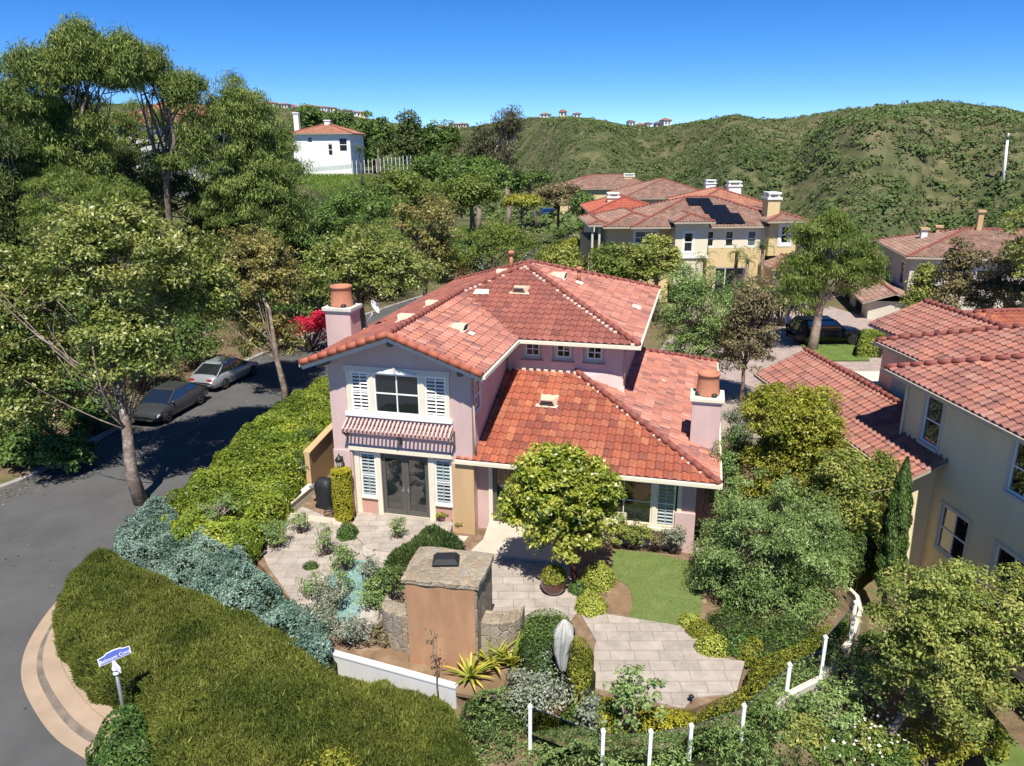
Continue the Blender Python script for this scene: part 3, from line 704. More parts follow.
def block(parent, x0, x1, y0, y1, z0, z1, mat, wins=(), wstyle=None, name='wall'):
    """four walls with real window openings; wins: (side, a0, a1, z0, z1[, dict])"""
    fr = frames(x0, x1, y0, y1); ln = {'f': x1-x0, 'b': x1-x0, 'l': y1-y0, 'r': y1-y0}; mb = MB()
    for s in 'fblr':
        wall_face(mb, fr[s], 0, ln[s], z0, z1, [w[1:5] for w in wins if w[0] == s], .1)
    o = mb.build(name, M[mat], parent)
    for w in wins:
        st = dict(wstyle or {}); st.update(w[5] if len(w) > 5 else {}); window(parent, fr[w[0]], *w[1:5], **st)
    return o
def sheet(name, pts, z, mat, thick=.0, kind='structure'):
    """flat ground patch; with thick it is a slab down from z"""
    bm = bmesh.new(); vs = [bm.verts.new((p[0], p[1], z)) for p in pts]; f = bm.faces.new(vs); bm.normal_update()
    if f.normal.z < 0: f.normal_flip()
    bmesh.ops.triangulate(bm, faces=[f])
    if thick:
        bm.verts.ensure_lookup_table(); n = len(pts); lo = [bm.verts.new((p[0], p[1], z-thick)) for p in pts]; hi = bm.verts[:n]
        for i in range(n):
            j = (i+1) % n; bm.faces.new((hi[i], hi[j], lo[j], lo[i]))
        bmesh.ops.recalc_face_normals(bm, faces=bm.faces[:])
    me = bpy.data.meshes.new(name); bm.to_mesh(me); bm.free(); me.materials.append(mat if not isinstance(mat, str) else M[mat])
    o = bpy.data.objects.new(name, me); COL.objects.link(o)
    if kind: o['kind'] = kind
    return o
def smooth_poly(pts, n=6, closed=False):
    P = [np.array(p, float)[:2] for p in pts]; out = []; k = len(P)
    for i in range(k if closed else k-1):
        p0, p1, p2, p3 = P[(i-1) % k if closed else max(i-1, 0)], P[i], P[(i+1) % k], P[(i+2) % k if closed else min(i+2, k-1)]
        for j in range(n):
            t = j/n; out.append(.5*((2*p1)+(-p0+p2)*t+(2*p0-5*p1+4*p2-p3)*t*t+(-p0+3*p1-3*p2+p3)*t**3))
    if not closed: out.append(P[-1])
    return out
# ================================================================== THE SETTING
def build_terrain():
    ys = np.concatenate([np.arange(-24, 60, 3.), np.geomspace(60, 1900, 190)]); aa = np.linspace(-1.25, 1.25, 300)
    A, Y = np.meshgrid(aa, ys); X = A*(Y+45); Zt = terrain(X, Y)
    v = np.stack([X, Y, Zt], -1).reshape(-1, 3); n, m = A.shape
    i = np.arange(n-1)[:, None]*m+np.arange(m-1)[None]; f = np.stack([i, i+1, i+m+1, i+m], -1).reshape(-1, 4)
    me = bpy.data.meshes.new('ground'); me.from_pydata(v.tolist(), [], f.tolist()); me.polygons.foreach_set('use_smooth', np.ones(len(f), bool)); me.update()
    m_, nt, out = newmat('hill scrub and soil'); L = nt.links.new; b = bsdf(nt, out, .95, .1)
    tc = N(nt, 'ShaderNodeTexCoord'); gm = N(nt, 'ShaderNodeNewGeometry'); sp = N(nt, 'ShaderNodeSeparateXYZ'); L(gm.outputs['Position'], sp.inputs[0])
    n1 = N(nt, 'ShaderNodeTexNoise', i_Scale=.011, i_Detail=6., i_Roughness=.62); L(tc.outputs['Object'], n1.inputs['Vector'])
    n2 = N(nt, 'ShaderNodeTexNoise', i_Scale=.16, i_Detail=8., i_Roughness=.7); L(tc.outputs['Object'], n2.inputs['Vector'])
    r1 = ramp(nt, [(.33, (.045, .072, .026)), (.5, (.085, .095, .042)), (.6, (.15, .13, .072)), (.7, (.26, .20, .125))]); L(n1.outputs[0], r1.inputs[0])
    r2 = ramp(nt, [(.38, (.030, .048, .017)), (.5, (.088, .100, .042)), (.64, (.22, .185, .105))]); L(n2.outputs[0], r2.inputs[0])
    mx = N(nt, 'ShaderNodeMixRGB'); mx.inputs[0].default_value = .55; L(r1.outputs[0], mx.inputs[1]); L(r2.outputs[0], mx.inputs[2])
    n3 = N(nt, 'ShaderNodeTexNoise', i_Scale=.8, i_Detail=9., i_Roughness=.7); L(tc.outputs['Object'], n3.inputs['Vector'])
    rs = ramp(nt, [(.3, (.10, .075, .04)), (.5, (.19, .135, .085)), (.66, (.10, .12, .04))]); L(n3.outputs[0], rs.inputs[0])
    mr = N(nt, 'ShaderNodeMapRange'); mr.inputs[1].default_value = 52; mr.inputs[2].default_value = 85; L(sp.outputs['Y'], mr.inputs[0])
    m2 = N(nt, 'ShaderNodeMixRGB'); L(mr.outputs[0], m2.inputs[0]); L(rs.outputs[0], m2.inputs[1]); L(mx.outputs[0], m2.inputs[2]); L(m2.outputs[0], b.inputs['Base Color'])
    bp = N(nt, 'ShaderNodeBump', i_Strength=.8, i_Distance=1.0); L(n2.outputs[0], bp.inputs['Height']); L(bp.outputs[0], b.inputs['Normal'])
    me.materials.append(m_)
    o = bpy.data.objects.new('ground', me); COL.objects.link(o); o['kind'] = 'structure'
build_terrain()

# roads, kerbs, sidewalk
RZ = -.2
road_l = [(-60, 6), (-38, 20), (-26, 26), (-21.2, 28.3), (-20.0, 33.5), (-19.0, 40), (-17.2, 48), (-14.0, 57), (-9.5, 67), (-4, 77), (0.5, 88), (2.5, 100)]
_cor = [G(130, 800, RZ), G(95, 766, RZ), G(52, 735, RZ), G(25, 692, RZ), G(22, 662, RZ), G(34, 632, RZ), G(58, 600, RZ)]
road_r = [tuple(p[:2]) for p in _cor]+[(-14.0, 21.5), (-13.2, 25), (-12.2, 30), (-11.2, 35), (-10.2, 41), (-8.8, 47), (-5.5, 56), (0, 66), (7, 76), (16, 84), (26, 86)]
rl, rr_ = smooth_poly(road_l, 5), smooth_poly(road_r, 5)
far_end = [(26, 108), (12, 112), (4, 108)]
sheet('road', [(-60, -20), (-9, -20), (-9, 8)]+rr_+far_end+rl[::-1], RZ, 'asphalt')
def strip(name, line, w, z0, z1, mat, side=1):
    L2 = [np.array(p)[:2] for p in line]; m = MB(); k = len(L2); off = []
    for i, p in enumerate(L2):
        d = unit(L2[min(i+1, k-1)]-L2[max(i-1, 0)]); off.append(p+V(d[1], -d[0])*w*side)
    for i in range(k-1):
        a, b, c, d = L2[i], L2[i+1], off[i+1], off[i]
        m.hexa([(*a, z0), (*b, z0), (*c, z0), (*d, z0)], [(*a, z1), (*b, z1), (*c, z1), (*d, z1)])
    o = m.build(name, M[mat]); o['kind'] = 'structure'; return off
strip('kerb', rl, .3, -.3, -.06, 'greyconc', -1)
_cl = [i for i, p in enumerate(rr_) if p[1] > 21.4]
k2 = strip('kerb', [rr_[i] for i in _cl], .18, -.3, -.06, 'concrete', 1)
corner = smooth_poly([tuple(p[:2]) for p in _cor]+[(-14.0, 21.5)], 8)
g1 = strip('gutter', corner, .36, -.3, -.193, 'concrete', 1)
g2 = strip('gutter_stain', g1, .16, -.3, -.192, 'stain', 1)
g3 = strip('kerb', g2, .42, -.3, -.085, 'concrete', 1)
g4 = strip('expansion_joint', g3, .025, -.3, -.125, 'gutter', 1)
strip('sidewalk', g4, 2.1, -.3, -.09, 'concrete', 1)
for i in (6, 16, 25, 33, 41):
    if i+1 < len(g3):
        p = V(*g3[i]); d = unit(V(*g3[i+1])-p); q = p+V(d[1], -d[0])*1.9
        m = MB(); m.bar((*p, -.088), (*q, -.088), .018, .01); o = m.build('expansion_joint', M['gutter']); o['kind'] = 'structure'
# far cul-de-sac apron, motor court on the right, lawns
sheet('driveway', [G(508, 206, -.2), G(527, 206, -.2), G(566, 213, -.2), G(530, 232, -.2), G(508, 232, -.2), G(487, 214, -.2)], -.16, 'court')
sheet('sidewalk', [G(548, 231, -.2), G(584, 233, -.2), G(583, 236.5, -.2), G(548, 234.5, -.2)], -.15, 'paleconc')
sheet('lawn', [G(540, 226, -.2), G(584, 227, -.2), G(584, 231.5, -.2), G(545, 230, -.2)], -.14, 'grass')
sheet('motor_court', [(6.5, 34), (17, 33.5), (27, 36), (31, 52), (27, 66), (16, 66), (12, 55), (8.5, 46)], -.19, 'court')
sheet('driveway', [G(850, 372, -.2), G(905, 372, -.2), G(905, 400, -.2), G(868, 402, -.2), G(826, 362, -.2)], -.15, 'paleconc')
sheet('lawn', [G(799, 343, -.15), G(853, 343, -.15), G(868, 357, -.15), G(870, 361, -.15), G(822, 361, -.15), G(806, 352, -.15)], -.13, 'grass')
sheet('kerb', [G(806, 340.5, -.1), G(856, 341, -.1), G(856, 343.4, -.1), G(806, 343, -.1)], -.1, 'paleconc')

# patios (slabs standing on the ground)
def hp(*pts): return [tuple(h2w(x, y)[:2]) for x, y in pts]
def gp(*pts, z=0.): return [tuple(G(x, y, z)[:2]) for x, y in pts]
yard = gp((250, 552), (330, 478), (350, 520), (470, 533), (700, 556), (720, 600), (745, 655), (738, 690), (680, 712), (600, 700), (480, 690), (457, 690), (336, 655), (300, 610))
sheet('garden_soil', yard, -.045, 'mulch', .5)
sheet('patio', gp((258, 543), (302, 506), (352, 527), (440, 537), (420, 556), (400, 580), (392, 612), (360, 628), (320, 622), (292, 600), (268, 566)), -.012, 'paver', .3)
sheet('patio', gp((441, 553), (493, 553), (575, 566), (577, 612), (556, 640), (520, 642), (486, 612)), -.02, 'paver', .3)
sheet('patio', gp((578, 609), (697, 628), (712, 633), (704, 655), (745, 661), (736, 693), (694, 697), (684, 708), (588, 686), (596, 640)), -.008, 'paver', .4)
sheet('patio_landing', hp((.75, .14), (4.5, .14), (4.75, -1.35), (3.6, -2.35), (2.2, -2.35), (1.0, -1.2)), .05, 'paver', .3)
sheet('patio_landing', hp((5.8, .45), (7.6, .45), (9.2, .2), (9.1, -1.75), (5.75, -1.75), (5.95, -.9)), .10, 'slab', .35)
for x, y, w, d in ((4.95, -.95, .62, .5), (5.75, -1.05, .0, 0)):
    if w: sheet('stepping_stone', hp((x-.3, y-.3), (x+.35, y-.25), (x+.4, y+.25), (x-.25, y+.2)), .03, 'slab', .12)
sheet('stepping_stone', hp((4.15, -1.1), (4.75, -1.05), (4.8, -.6), (4.2, -.65)), .03, 'slab', .12)
sheet('patio_step', hp((-1.9, -.55), (.55, -.55), (.55, -1.0), (-1.95, -1.0)), .035, 'slab', .2)
sheet('putting_green', gp((613, 549), (652, 552), (692, 561), (704, 580), (700, 629), (628, 617), (633, 600), (628, 585), (610, 575)), -.018, 'turf', .2)
sheet('bare_soil', gp((606, 588), (626, 584), (632, 600), (628, 613), (612, 611)), -.03, 'soil', .1)
_n = np.array(gp((620, 700), (460, 690), (340, 652)))
sheet('bare_soil', gp((385, 640), (455, 660), (520, 672), (505, 700), (458, 692), (372, 662)), -.035, 'soil', .1)

# ================================================================== THE MAIN HOUSE
HOUSE = empty('pink_house', HT, -HYAW, 'two storey pink stucco house with red clay roofs behind the front garden', 'house')
X_, Y_ = V(1, 0, 0), V(0, 1, 0)
FF = (V(0, 0, 0), X_, -Y_); FR = (V(0, .15, 0), X_, -Y_)
RE = (.72, 4.55, 0, 2.62, .15)
UP = (.84, 4.47, 4.15, 5.66, .1)
m = MB()
wall_face(m, FF, 0, 5.352, -.4, 6.02, [RE, UP])
m.quad((0, 0, 6.02), (5.352, 0, 6.02), (5.0, 0, 6.28), (2.676, 0, 7.08), (.35, 0, 6.28))
wall_face(m, (V(0, 15.85, 0), -Y_, -X_), 0, 15.85, -.4, 6.12)
CW = (.32, 1.1, 4.28, 5.5)
wall_face(m, (V(5.352, 0, 0), Y_, X_), 0, 4.92, -.4, 6.12, [CW])
W3 = [(.75, 1.32, 5.2, 5.74), (2.01, 2.58, 5.2, 5.74), (3.24, 3.82, 5.2, 5.74)]
FU = (V(5.352, 4.92, 0), X_, -Y_)
wall_face(m, FU, 0, 4.67, 2.5, 6.12, [(a-.14, b+.14, c-.14, d+.14, .22) for a, b, c, d in W3])
wall_face(m, (V(10.02, 4.92, 0), Y_, X_), 0, 10.93, 2.0, 6.12)
wall_face(m, (V(10.02, 15.85, 0), -X_, Y_), 0, 10.02, -.4, 6.12)
FW = (V(5.352, .5, 0), X_, -Y_)
WD = (.58, 2.1, 0.08, 2.38, .1); WW = (4.3, 7.12, .6, 2.36, .1)
wall_face(m, FW, 0, 7.73, -.4, 2.78, [WD, WW])
wall_face(m, (V(13.08, .5, 0), Y_, X_), 0, 14.2, -.4, 2.78)
wall_face(m, (V(13.08, 14.7, 0), -X_, Y_), 0, 3.06, -.4, 2.78)
m.build('wall', M['pink'], HOUSE)
# recess back wall under the trellis, with rosy panels below the windows
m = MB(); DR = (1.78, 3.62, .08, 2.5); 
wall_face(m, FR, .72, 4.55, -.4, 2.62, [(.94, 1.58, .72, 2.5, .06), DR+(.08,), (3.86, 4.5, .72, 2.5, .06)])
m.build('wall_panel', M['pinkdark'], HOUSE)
m = MB(); m.box(4.6, -.07, -.4, 5.40, -.002, 2.5); m.build('pilaster', M['tanstucco'], HOUSE, bevel=.01)
m = MB(); m.box(-.02, -.05, -.4, .66, -.002, 2.60); m.build('pilaster', M['pink'], HOUSE, bevel=.01)
m = MB(); m.box(12.42, .42, -.4, 13.1, .498, 1.25); m.build('pilaster', M['pink'], HOUSE)
m = MB(); m.box(.60, -.06, 2.625, 4.62, -.003, 2.80); m.build('door_header', M['cream'], HOUSE, bevel=.01)
for a, b in ((1.585, 1.775), (3.625, 3.855), (.73, .93), (4.505, 4.55)): MB().fbox(FR, a, b, 0.0, 2.62, .002, .05).build('door_post', M['cream'], HOUSE)
for a, b in ((.94, 1.58), (3.86, 4.5)):
    window(HOUSE, FR, a, b, .72, 2.5, d=-.02, fw=.07, nz=2, shutter=True, shmat='blindslat', glass='glass', name='shuttered_window')
    m = MB(); m.fbox(FR, a-.02, b+.02, .66, .718, .003, .075); m.build('sill', M['cream'], HOUSE)
# upper front window group
m = MB()
m.fbox(FF, .62, 4.60, 5.665, 5.88, .003, .06)
m.build('window_header', M['greytrim'], HOUSE, bevel=.01)
m = MB(); m.add([FF[0]+X_*a+Zv*z+FF[2]*d for a, z, d in ((1.74, 5.67, .066), (3.40, 5.67, .066), (2.60, 5.89, .066), (1.74, 5.67, .11), (3.40, 5.67, .11), (2.60, 5.89, .11))], [(0, 2, 1), (3, 4, 5), (0, 1, 4, 3), (1, 2, 5, 4), (2, 0, 3, 5)])
m.build('window_pediment', M['white'], HOUSE)
m = MB(); m.box(2.56, -.15, 5.69, 2.66, -.11, 5.93); m.build('keystone', M['greytrim'], HOUSE)
for a, b in ((.70, .86), (1.57, 1.75), (3.46, 3.66), (4.45, 4.57)): MB().fbox(FF, a, b, 4.14, 5.664, .0, .045).build('window_post', M['cream'], HOUSE)
m = MB(); m.fbox(FF, .60, 4.66, 3.98, 4.138, .003, .10); m.build('sill', M['white'], HOUSE, bevel=.015)
window(HOUSE, FF, .86, 1.57, 4.15, 5.65, d=-.03, fw=.075, shutter=True, name='shuttered_window')
window(HOUSE, FF, 3.66, 4.45, 4.15, 5.65, d=-.03, fw=.075, shutter=True, name='shuttered_window')
window(HOUSE, FF, 1.75, 3.46, 4.15, 5.65, d=-.03, fw=.06, nx=2, nz=2, bars=.022, name='picture_window')
window(HOUSE, (V(5.352, 0, 0), Y_, X_), *CW, d=-.03, fw=.07, glass='blind', trim=.06, trimmat='greytrim', name='side_window')
for a, b, c, d in W3:
    w = window(HOUSE, FU, a, b, c, d, d=-.17, fw=.05, nx=2, nz=2, bars=.018, name='small_window')
    k = MB(); k.fbox(FU, a-.14, a-.001, c-.14, d+.14, -.22, -.16); k.fbox(FU, b+.001, b+.14, c-.14, d+.14, -.22, -.16); k.fbox(FU, a, b, c-.14, c-.001, -.22, -.16); k.fbox(FU, a, b, d+.001, d+.14, -.22, -.16)
    k.build('frame', M['greytrim'], w)
    k = MB(); k.fbox(FU, a-.2, b+.2, c-.2, c-.142, .003, .07); k.build('sill', M['pink'], w)
# French doors
for a, b, hs in ((1.80, 2.695, 2.60), (2.705, 3.60, 2.80)):
    fr = FR; m = MB(); z0, z1, d = .10, 2.48, -.05
    m.fbox(fr, a, a+.13, z0, z1, d-.03, d+.03); m.fbox(fr, b-.13, b, z0, z1, d-.03, d+.03); m.fbox(fr, a+.13, b-.13, z1-.14, z1, d-.03, d+.03); m.fbox(fr, a+.13, b-.13, z0, z0+.2, d-.03, d+.03)
    dr = m.build('door', M['doormetal'], HOUSE)
    m = MB(); m.fbox(fr, a+.10, b-.10, z0+.15, z1-.1, d-.02, d-.005); m.build('pane', M['glass'], dr)
    m = MB(); m.fbox(fr, hs-.02, hs+.02, 1.0, 1.25, d+.031, d+.055); m.fbox(fr, hs-.06, hs+.06, 1.1, 1.13, d+.056, d+.08); m.build('handle', M['steel'], dr)
m = MB(); m.fbox(FR, 1.78, 1.80, .08, 2.5, -.1, .01); m.fbox(FR, 3.60, 3.62, .08, 2.5, -.1, .01); m.fbox(FR, 1.80, 3.60, 2.48, 2.5, -.1, .01); m.build('door_frame', M['doormetal'], HOUSE)
m = MB(); m.fbox(FR, 1.70, 3.70, .045, .099, -.12, .03); m.build('threshold', M['slab'], HOUSE)
# wing door and window
for a, b in ((.60, 1.34), (1.35, 2.08)):
    m = MB(); z0, z1, d = .10, 2.36, -.06
    m.fbox(FW, a, a+.12, z0, z1, d-.03, d+.03); m.fbox(FW, b-.12, b, z0, z1, d-.03, d+.03); m.fbox(FW, a+.12, b-.12, z1-.14, z1, d-.03, d+.03); m.fbox(FW, a+.12, b-.12, z0, z0+.3, d-.03, d+.03)
    dr = m.build('door', M['doormetal'], HOUSE); m = MB(); m.fbox(FW, a+.1, b-.1, z0+.28, z1-.1, d-.02, d-.005); m.build('pane', M['glass'], dr)
for a, b in ((.44, .578), (2.102, 2.24)): MB().fbox(FW, a, b, 0, 2.42, .003, .05).build('door_post', M['cream'], HOUSE)
window(HOUSE, FW, 4.32, 6.28, .62, 2.34, d=-.05, fw=.06, mat='cream', nx=2, nz=2, bars=.016, name='picture_window')
window(HOUSE, FW, 6.42, 7.06, .62, 2.34, d=-.05, fw=.06, mat='cream', shutter=True, shmat='blindslat', glass='glass', name='shuttered_window')
for a, b, c, d in ((6.282, 6.418, -.1, .03), (4.14, 4.30, .003, .05), (7.12, 7.27, .003, .05)): MB().fbox(FW, a, b, .60 if c > 0 else .62, 2.46 if c > 0 else 2.34, c, d).build('window_post', M['cream'], HOUSE)
m = MB(); m.fbox(FW, 4.10, 7.31, .45, .598, .003, .10); m.build('sill', M['cream'], HOUSE, bevel=.012)
m = MB(); m.fbox(FW, 5.0, 5.42, .70, .98, -.045, -.03); m.build('notice', M['greytrim'], HOUSE)
# roofs of the house
ZE, T1 = 6.026, .358
xR, yF, yB, e0, o0 = 10.644, 4.297, 16.472, -.622, -.708
xm = 2.676; ap0, ap1 = V(5.011, 9.93, 0), V(5.011, 10.84, 0)
LP = (V(e0, o0, ZE), Y_, X_, T1)
gl = LP+([(0, 0), (8.30, 0), (8.30, 3.298), (0, 3.298)],)
ml = LP+([(8.30, 0), (8.30, 3.298), (10.638, 5.633), (11.548, 5.633), (17.18, 0)],)
gr = (V(5.974, o0, ZE), Y_, -X_, T1, [(0, 0), (5.06, 0), (8.30, 3.298), (0, 3.298)])
mf = (V(e0, yF, ZE), X_, Y_, T1, [(3.2, 3.20), (6.55, 0), (11.266, 0), (5.633, 5.633)])
mr = (V(xR, yF, ZE), Y_, -X_, T1, [(0, 0), (12.175, 0), (6.543, 5.633), (5.633, 5.633)])
mb_ = (V(e0, yB, ZE), X_, -Y_, T1, [(0, 0), (11.266, 0), (5.633, 5.633)])
r = tile_roof(HOUSE, M['tile_main'], [gl, ml, mf, mb_], 'roof', res=7)
r2 = tile_roof(HOUSE, M['tile_sheen'], [gr, mr], 'roof', res=7)  # right-facing slopes: grazing light is painted into these tiles
wf = (V(4.745, -.1, 2.674), X_, Y_, .392, [(0, 0), (9.048, 0), (3.44, 5.03), (0, 5.03)])
wr = (V(13.793, -.1, 2.674), Y_, -X_, .352, [(0, 0), (15.0, 0), (11.6, 3.773), (5.03, 5.608)])
r3 = tile_roof(HOUSE, M['tile_wing'], [wf], 'wing_roof', res=8)
r4 = tile_roof(HOUSE, M['tile_sheen'], [wr], 'wing_roof', res=7)  # wing's right slope, same painted-in grazing reflection
soffit(r, [gl, ml, gr, mr, mb_, mf], M['greytrim'], .09); soffit(r3, [wf, wr], M['greytrim'], .09)
k = MB(); A = V(5.011, 9.93, ZE+5.633*T1)
u5 = Zv*.06
for a, b in ((V(e0, yF, ZE)+V(3.298, 3.298, T1*3.298), A), (V(xR, yF, ZE), A), (A, A+V(0, .91, 0)), (A+V(0, .91, 0), V(xR, yB, ZE)), (A+V(0, .91, 0), V(e0, yB, ZE)), (V(xm, o0, ZE+3.298*T1), V(xm, 7.6, ZE+3.298*T1))): cap_run(k, a+u5, b+u5)
k.build('ridge_tiles', M['cap'], r, True)
k = MB(); hipw = V(13.793, -.1, 2.674); cap_run(k, hipw+u5, V(8.18, 4.93, 4.68)+u5); k.build('ridge_tiles', M['cap'], r3, True); k = MB(); cap_run(k, V(13.793, 14.9, 2.674)+u5, V(10.05, 11.4, 4.0)+u5); k.build('ridge_tiles', M['cap'], r4, True)
k = MB(); g = np.random.default_rng(2)
for i in range(27):
    if g.random() < .45: continue
    p = hipw+(V(8.18, 4.93, 4.68)-hipw)*(i+.5)/27; k.box(p[0]-.15, p[1]-.12, p[2]-.03, p[0]-.07, p[1]-.05, p[2]+.04)
for i in range(30):
    if g.random() < .4: continue
    p = V(xR, yF, ZE)+(A-V(xR, yF, ZE))*(i+.5)/30; k.box(p[0]-.20, p[1]-.16, p[2]-.03, p[0]-.07, p[1]-.04, p[2]+.05)
for i in range(14):
    if g.random() < .4: continue
    p = A+(V(e0+3.298, yF+3.298, ZE+T1*3.298)-A)*(i+.5)/14; k.box(p[0]+.02, p[1]-.16, p[2]-.03, p[0]+.16, p[1]-.06, p[2]+.05)
for i in range(10): k.box(5.40+.3*i, 4.80, 4.56, 5.56+.3*i, 4.915, 4.72)
k.build('mortar_bedding', M['mortar'], HOUSE)
# verge tiles on the front gable, fascia, gutters, outriggers
k = MB(); pk = V(xm, o0-.03, ZE+3.298*T1+.05)
cap_run(k, V(e0, o0-.03, ZE+.05), pk, .12, .38); cap_run(k, V(5.974, o0-.03, ZE+.05), pk, .12, .38)
k.build('verge_tiles', M['verge'], r, True)
k = MB()
for s in (1, -1):
    a = V(e0 if s > 0 else 5.974, o0+.03, ZE-.14); b = V(xm, o0+.03, ZE+3.298*T1-.14); k.bar(a, b, .05, .16)
k.build('fascia', M['greytrim'], HOUSE)
k = MB()
k.box(5.976, o0, ZE-.13, 6.07, 4.2, ZE-.01); k.box(5.98, yF-.095, ZE-.13, xR+.09, yF-.003, ZE-.01); k.box(xR+.003, yF, ZE-.13, xR+.09, yB, ZE-.01); k.box(e0-.09, o0, ZE-.13, e0-.003, yB, ZE-.01)
k.box(4.75, -.195, 2.545, 13.88, -.103, 2.665); k.box(13.796, -.1, 2.545, 13.88, 14.9, 2.665)
k.build('gutter', M['cream'], HOUSE)
k = MB()
for x, z in ((xm, 6.9), (5.15, 6.02), (.05, 6.02)): k.box(x-.09, -.62, z-.11, x+.09, -.0, z+.09)
k.build('outrigger', M['doormetal'], HOUSE)
for q in ([(5.47, 4.78, 4.6), (5.47, 4.78, 6.0)], [(5.47, .05, 2.9), (5.45, .02, 3.35), (5.42, -.06, 5.9)], [(10.1, 4.86, 4.2), (10.1, 4.86, 5.9)]): MB().tube(q, .036, 7).build('downpipe', M['gutter'], HOUSE, True)
# chimneys
def chimney(x0, x1, y0, y1, zb, zt, pr, ph, capm):
    k = MB(); k.box(x0, y0, zb, x1, y1, zt); c = k.build('chimney', M['pink'], HOUSE, bevel=.015)
    k = MB(); k.box(x0-.05, y0-.05, zt+.001, x1+.05, y1+.05, zt+.07); k.box(x0-.09, y0-.09, zt+.071, x1+.09, y1+.09, zt+.22); k.build('chimney_cap', M[capm], c, bevel=.02)
    cx, cy, z = (x0+x1)/2, (y0+y1)/2, zt+.222
    k = MB(); k.lathe((cx, cy, z), [(pr*1.06, 0), (pr*1.06, .05), (pr, .10), (pr*.92, ph*.7), (pr*.90, ph*.86), (pr*.98, ph*.88), (pr*1.0, ph), (pr*.8, ph), (pr*.75, ph*.6)], 24); p = k.build('chimney_pot', M['terracotta'], c, True)
    k = MB()
    for a in range(4):
        an = a*PI/2+.6; q = V(cx+pr*.98*math.cos(an), cy+pr*.98*math.sin(an), z+.04); k.blob(q, (.12, .12, .10), 10, 7, 0)
    k.build('pot_opening', M['iron'], p, True)
chimney(-1.54, -.47, 3.0, 3.9, -.4, 7.02, .43, .80, 'greytrim')
chimney(12.74, 13.74, 2.42, 3.4, -.4, 4.56, .40, .80, 'cream')
# roof vents and pipes
def vent(pl, u, v, s=1., tri=False):
    P0, d, n, t, _ = pl; d, n = np.array(d), np.array(n); sl = unit(n+Zv*t); nr = np.cross(d, sl); nr = nr if nr[2] > 0 else -nr
    c = plane_at(pl, u, v, .03)
    k = MB(); w, L, h = .30*s, .62*s, .26*s
    a, b = c-d*w-sl*.02, c+d*w-sl*.02; at, bt = c-d*w*.62+nr*h, c+d*w*.62+nr*h; e1, e2 = c-d*w*1.05+sl*L, c+d*w*1.05+sl*L
    k.add([a, b, bt, at, e2, e1], [(0, 3, 5), (1, 4, 2), (3, 2, 4, 5), (0, 1, 2, 3)])
    q = c-sl*.10; k.hexa([q-d*w*1.35, q+d*w*1.35, q+d*w*1.35+sl*.16, q-d*w*1.35+sl*.16], [q-d*w*1.2+nr*.05, q+d*w*1.2+nr*.05, q+d*w*1.2+sl*.16+nr*.05, q-d*w*1.2+sl*.16+nr*.05])
    o = k.build('roof_vent', M['ventcream'], HOUSE)
    k = MB()
    for j in range(3):
        f = .18+.27*j; p = c-sl*.03+nr*h*f; ww = w*(1-.38*f)*.88; k.hexa([p-d*ww, p+d*ww, p+d*ww+sl*.02, p-d*ww+sl*.02], [x+nr*h*.12 for x in (p-d*ww, p+d*ww, p+d*ww+sl*.02, p-d*ww+sl*.02)])
    k.build('louvre', M['black'], o)
def on_plane(pl, px, py):
    P0, d, n, t, _ = pl; P0 = np.array(P0); d, n = np.array(d), np.array(n); nn = np.cross(d, n+Zv*t)
    rw = ray(px, py); rd = V(_hc*rw[0]-_hs*rw[1], _hs*rw[0]+_hc*rw[1], rw[2]); w = V(0, 0, H)-HT; ro = V(_hc*w[0]-_hs*w[1], _hs*w[0]+_hc*w[1], w[2])
    q = ro+rd*((P0-ro)@nn/(rd@nn))-P0; return q@d, q@n
for pl, px, py, s in ((mf, 519, 294, 1.1), (wf, 547, 407, 1.15), (gr, 464, 331, 1.), (gl, 402, 305, 1.0), (gl, 420, 305, .9), (ml, 492, 276, 1.0), (mr, 564, 279, 1.1)):
    u, v = on_plane(pl, px, py)
    if pl is gl or pl is ml:
        u = {402: 3.6, 420: 6.2, 492: 10.4}[px]; v = {402: 2.35, 420: 2.5, 492: 4.4}[px]
    vent(pl, u, v, s)
k = MB()
for pl, px, py, h in ((ml, 0, 0, .75), (mr, 579, 282, .55)):
    u, v = on_plane(pl, px, py) if px else (10.7, 4.9); p = plane_at(pl, u, v, 0); k.tube([p, p+Zv*h], .085, 10); k.lathe(p+Zv*h, [(.09, -.02), (.15, .0), (.15, .12), (.09, .16)], 12)
k.build('vent_pipe', M['terracotta'], HOUSE, True)
k = MB()
for pl, px, py, w in ((mf, 482, 293, .35), (mr, 579, 284, .3), (mr, 636, 308, .35), (wr, 663, 382, .1), (gr, 471, 335, .2)):
    u, v = on_plane(pl, px, py); d, n = np.array(pl[1]), np.array(pl[2])+Zv*pl[3]; p = plane_at(pl, u, v, .065); k.hexa([p-d*w-n*w*.6, p+d*w-n*w*.5, p+d*w*.8+n*w*.5, p-d*w*.9+n*w*.5], [q+Zv*.02 for q in (p-d*w-n*w*.6, p+d*w-n*w*.5, p+d*w*.8+n*w*.5, p-d*w*.9+n*w*.5)])
k.build('flashing', M['mortar'], HOUSE)
k = MB(); k.hexa([(8.6, 4.75, 4.52), (9.9, 4.75, 4.05), (10.12, 4.70, 3.98), (10.05, 4.915, 4.0)], [(8.3, 4.915, 4.82), (9.6, 4.915, 4.75), (10.12, 4.915, 4.42), (10.05, 4.93, 4.5)]); k.build('flashing', M['pink'], HOUSE)
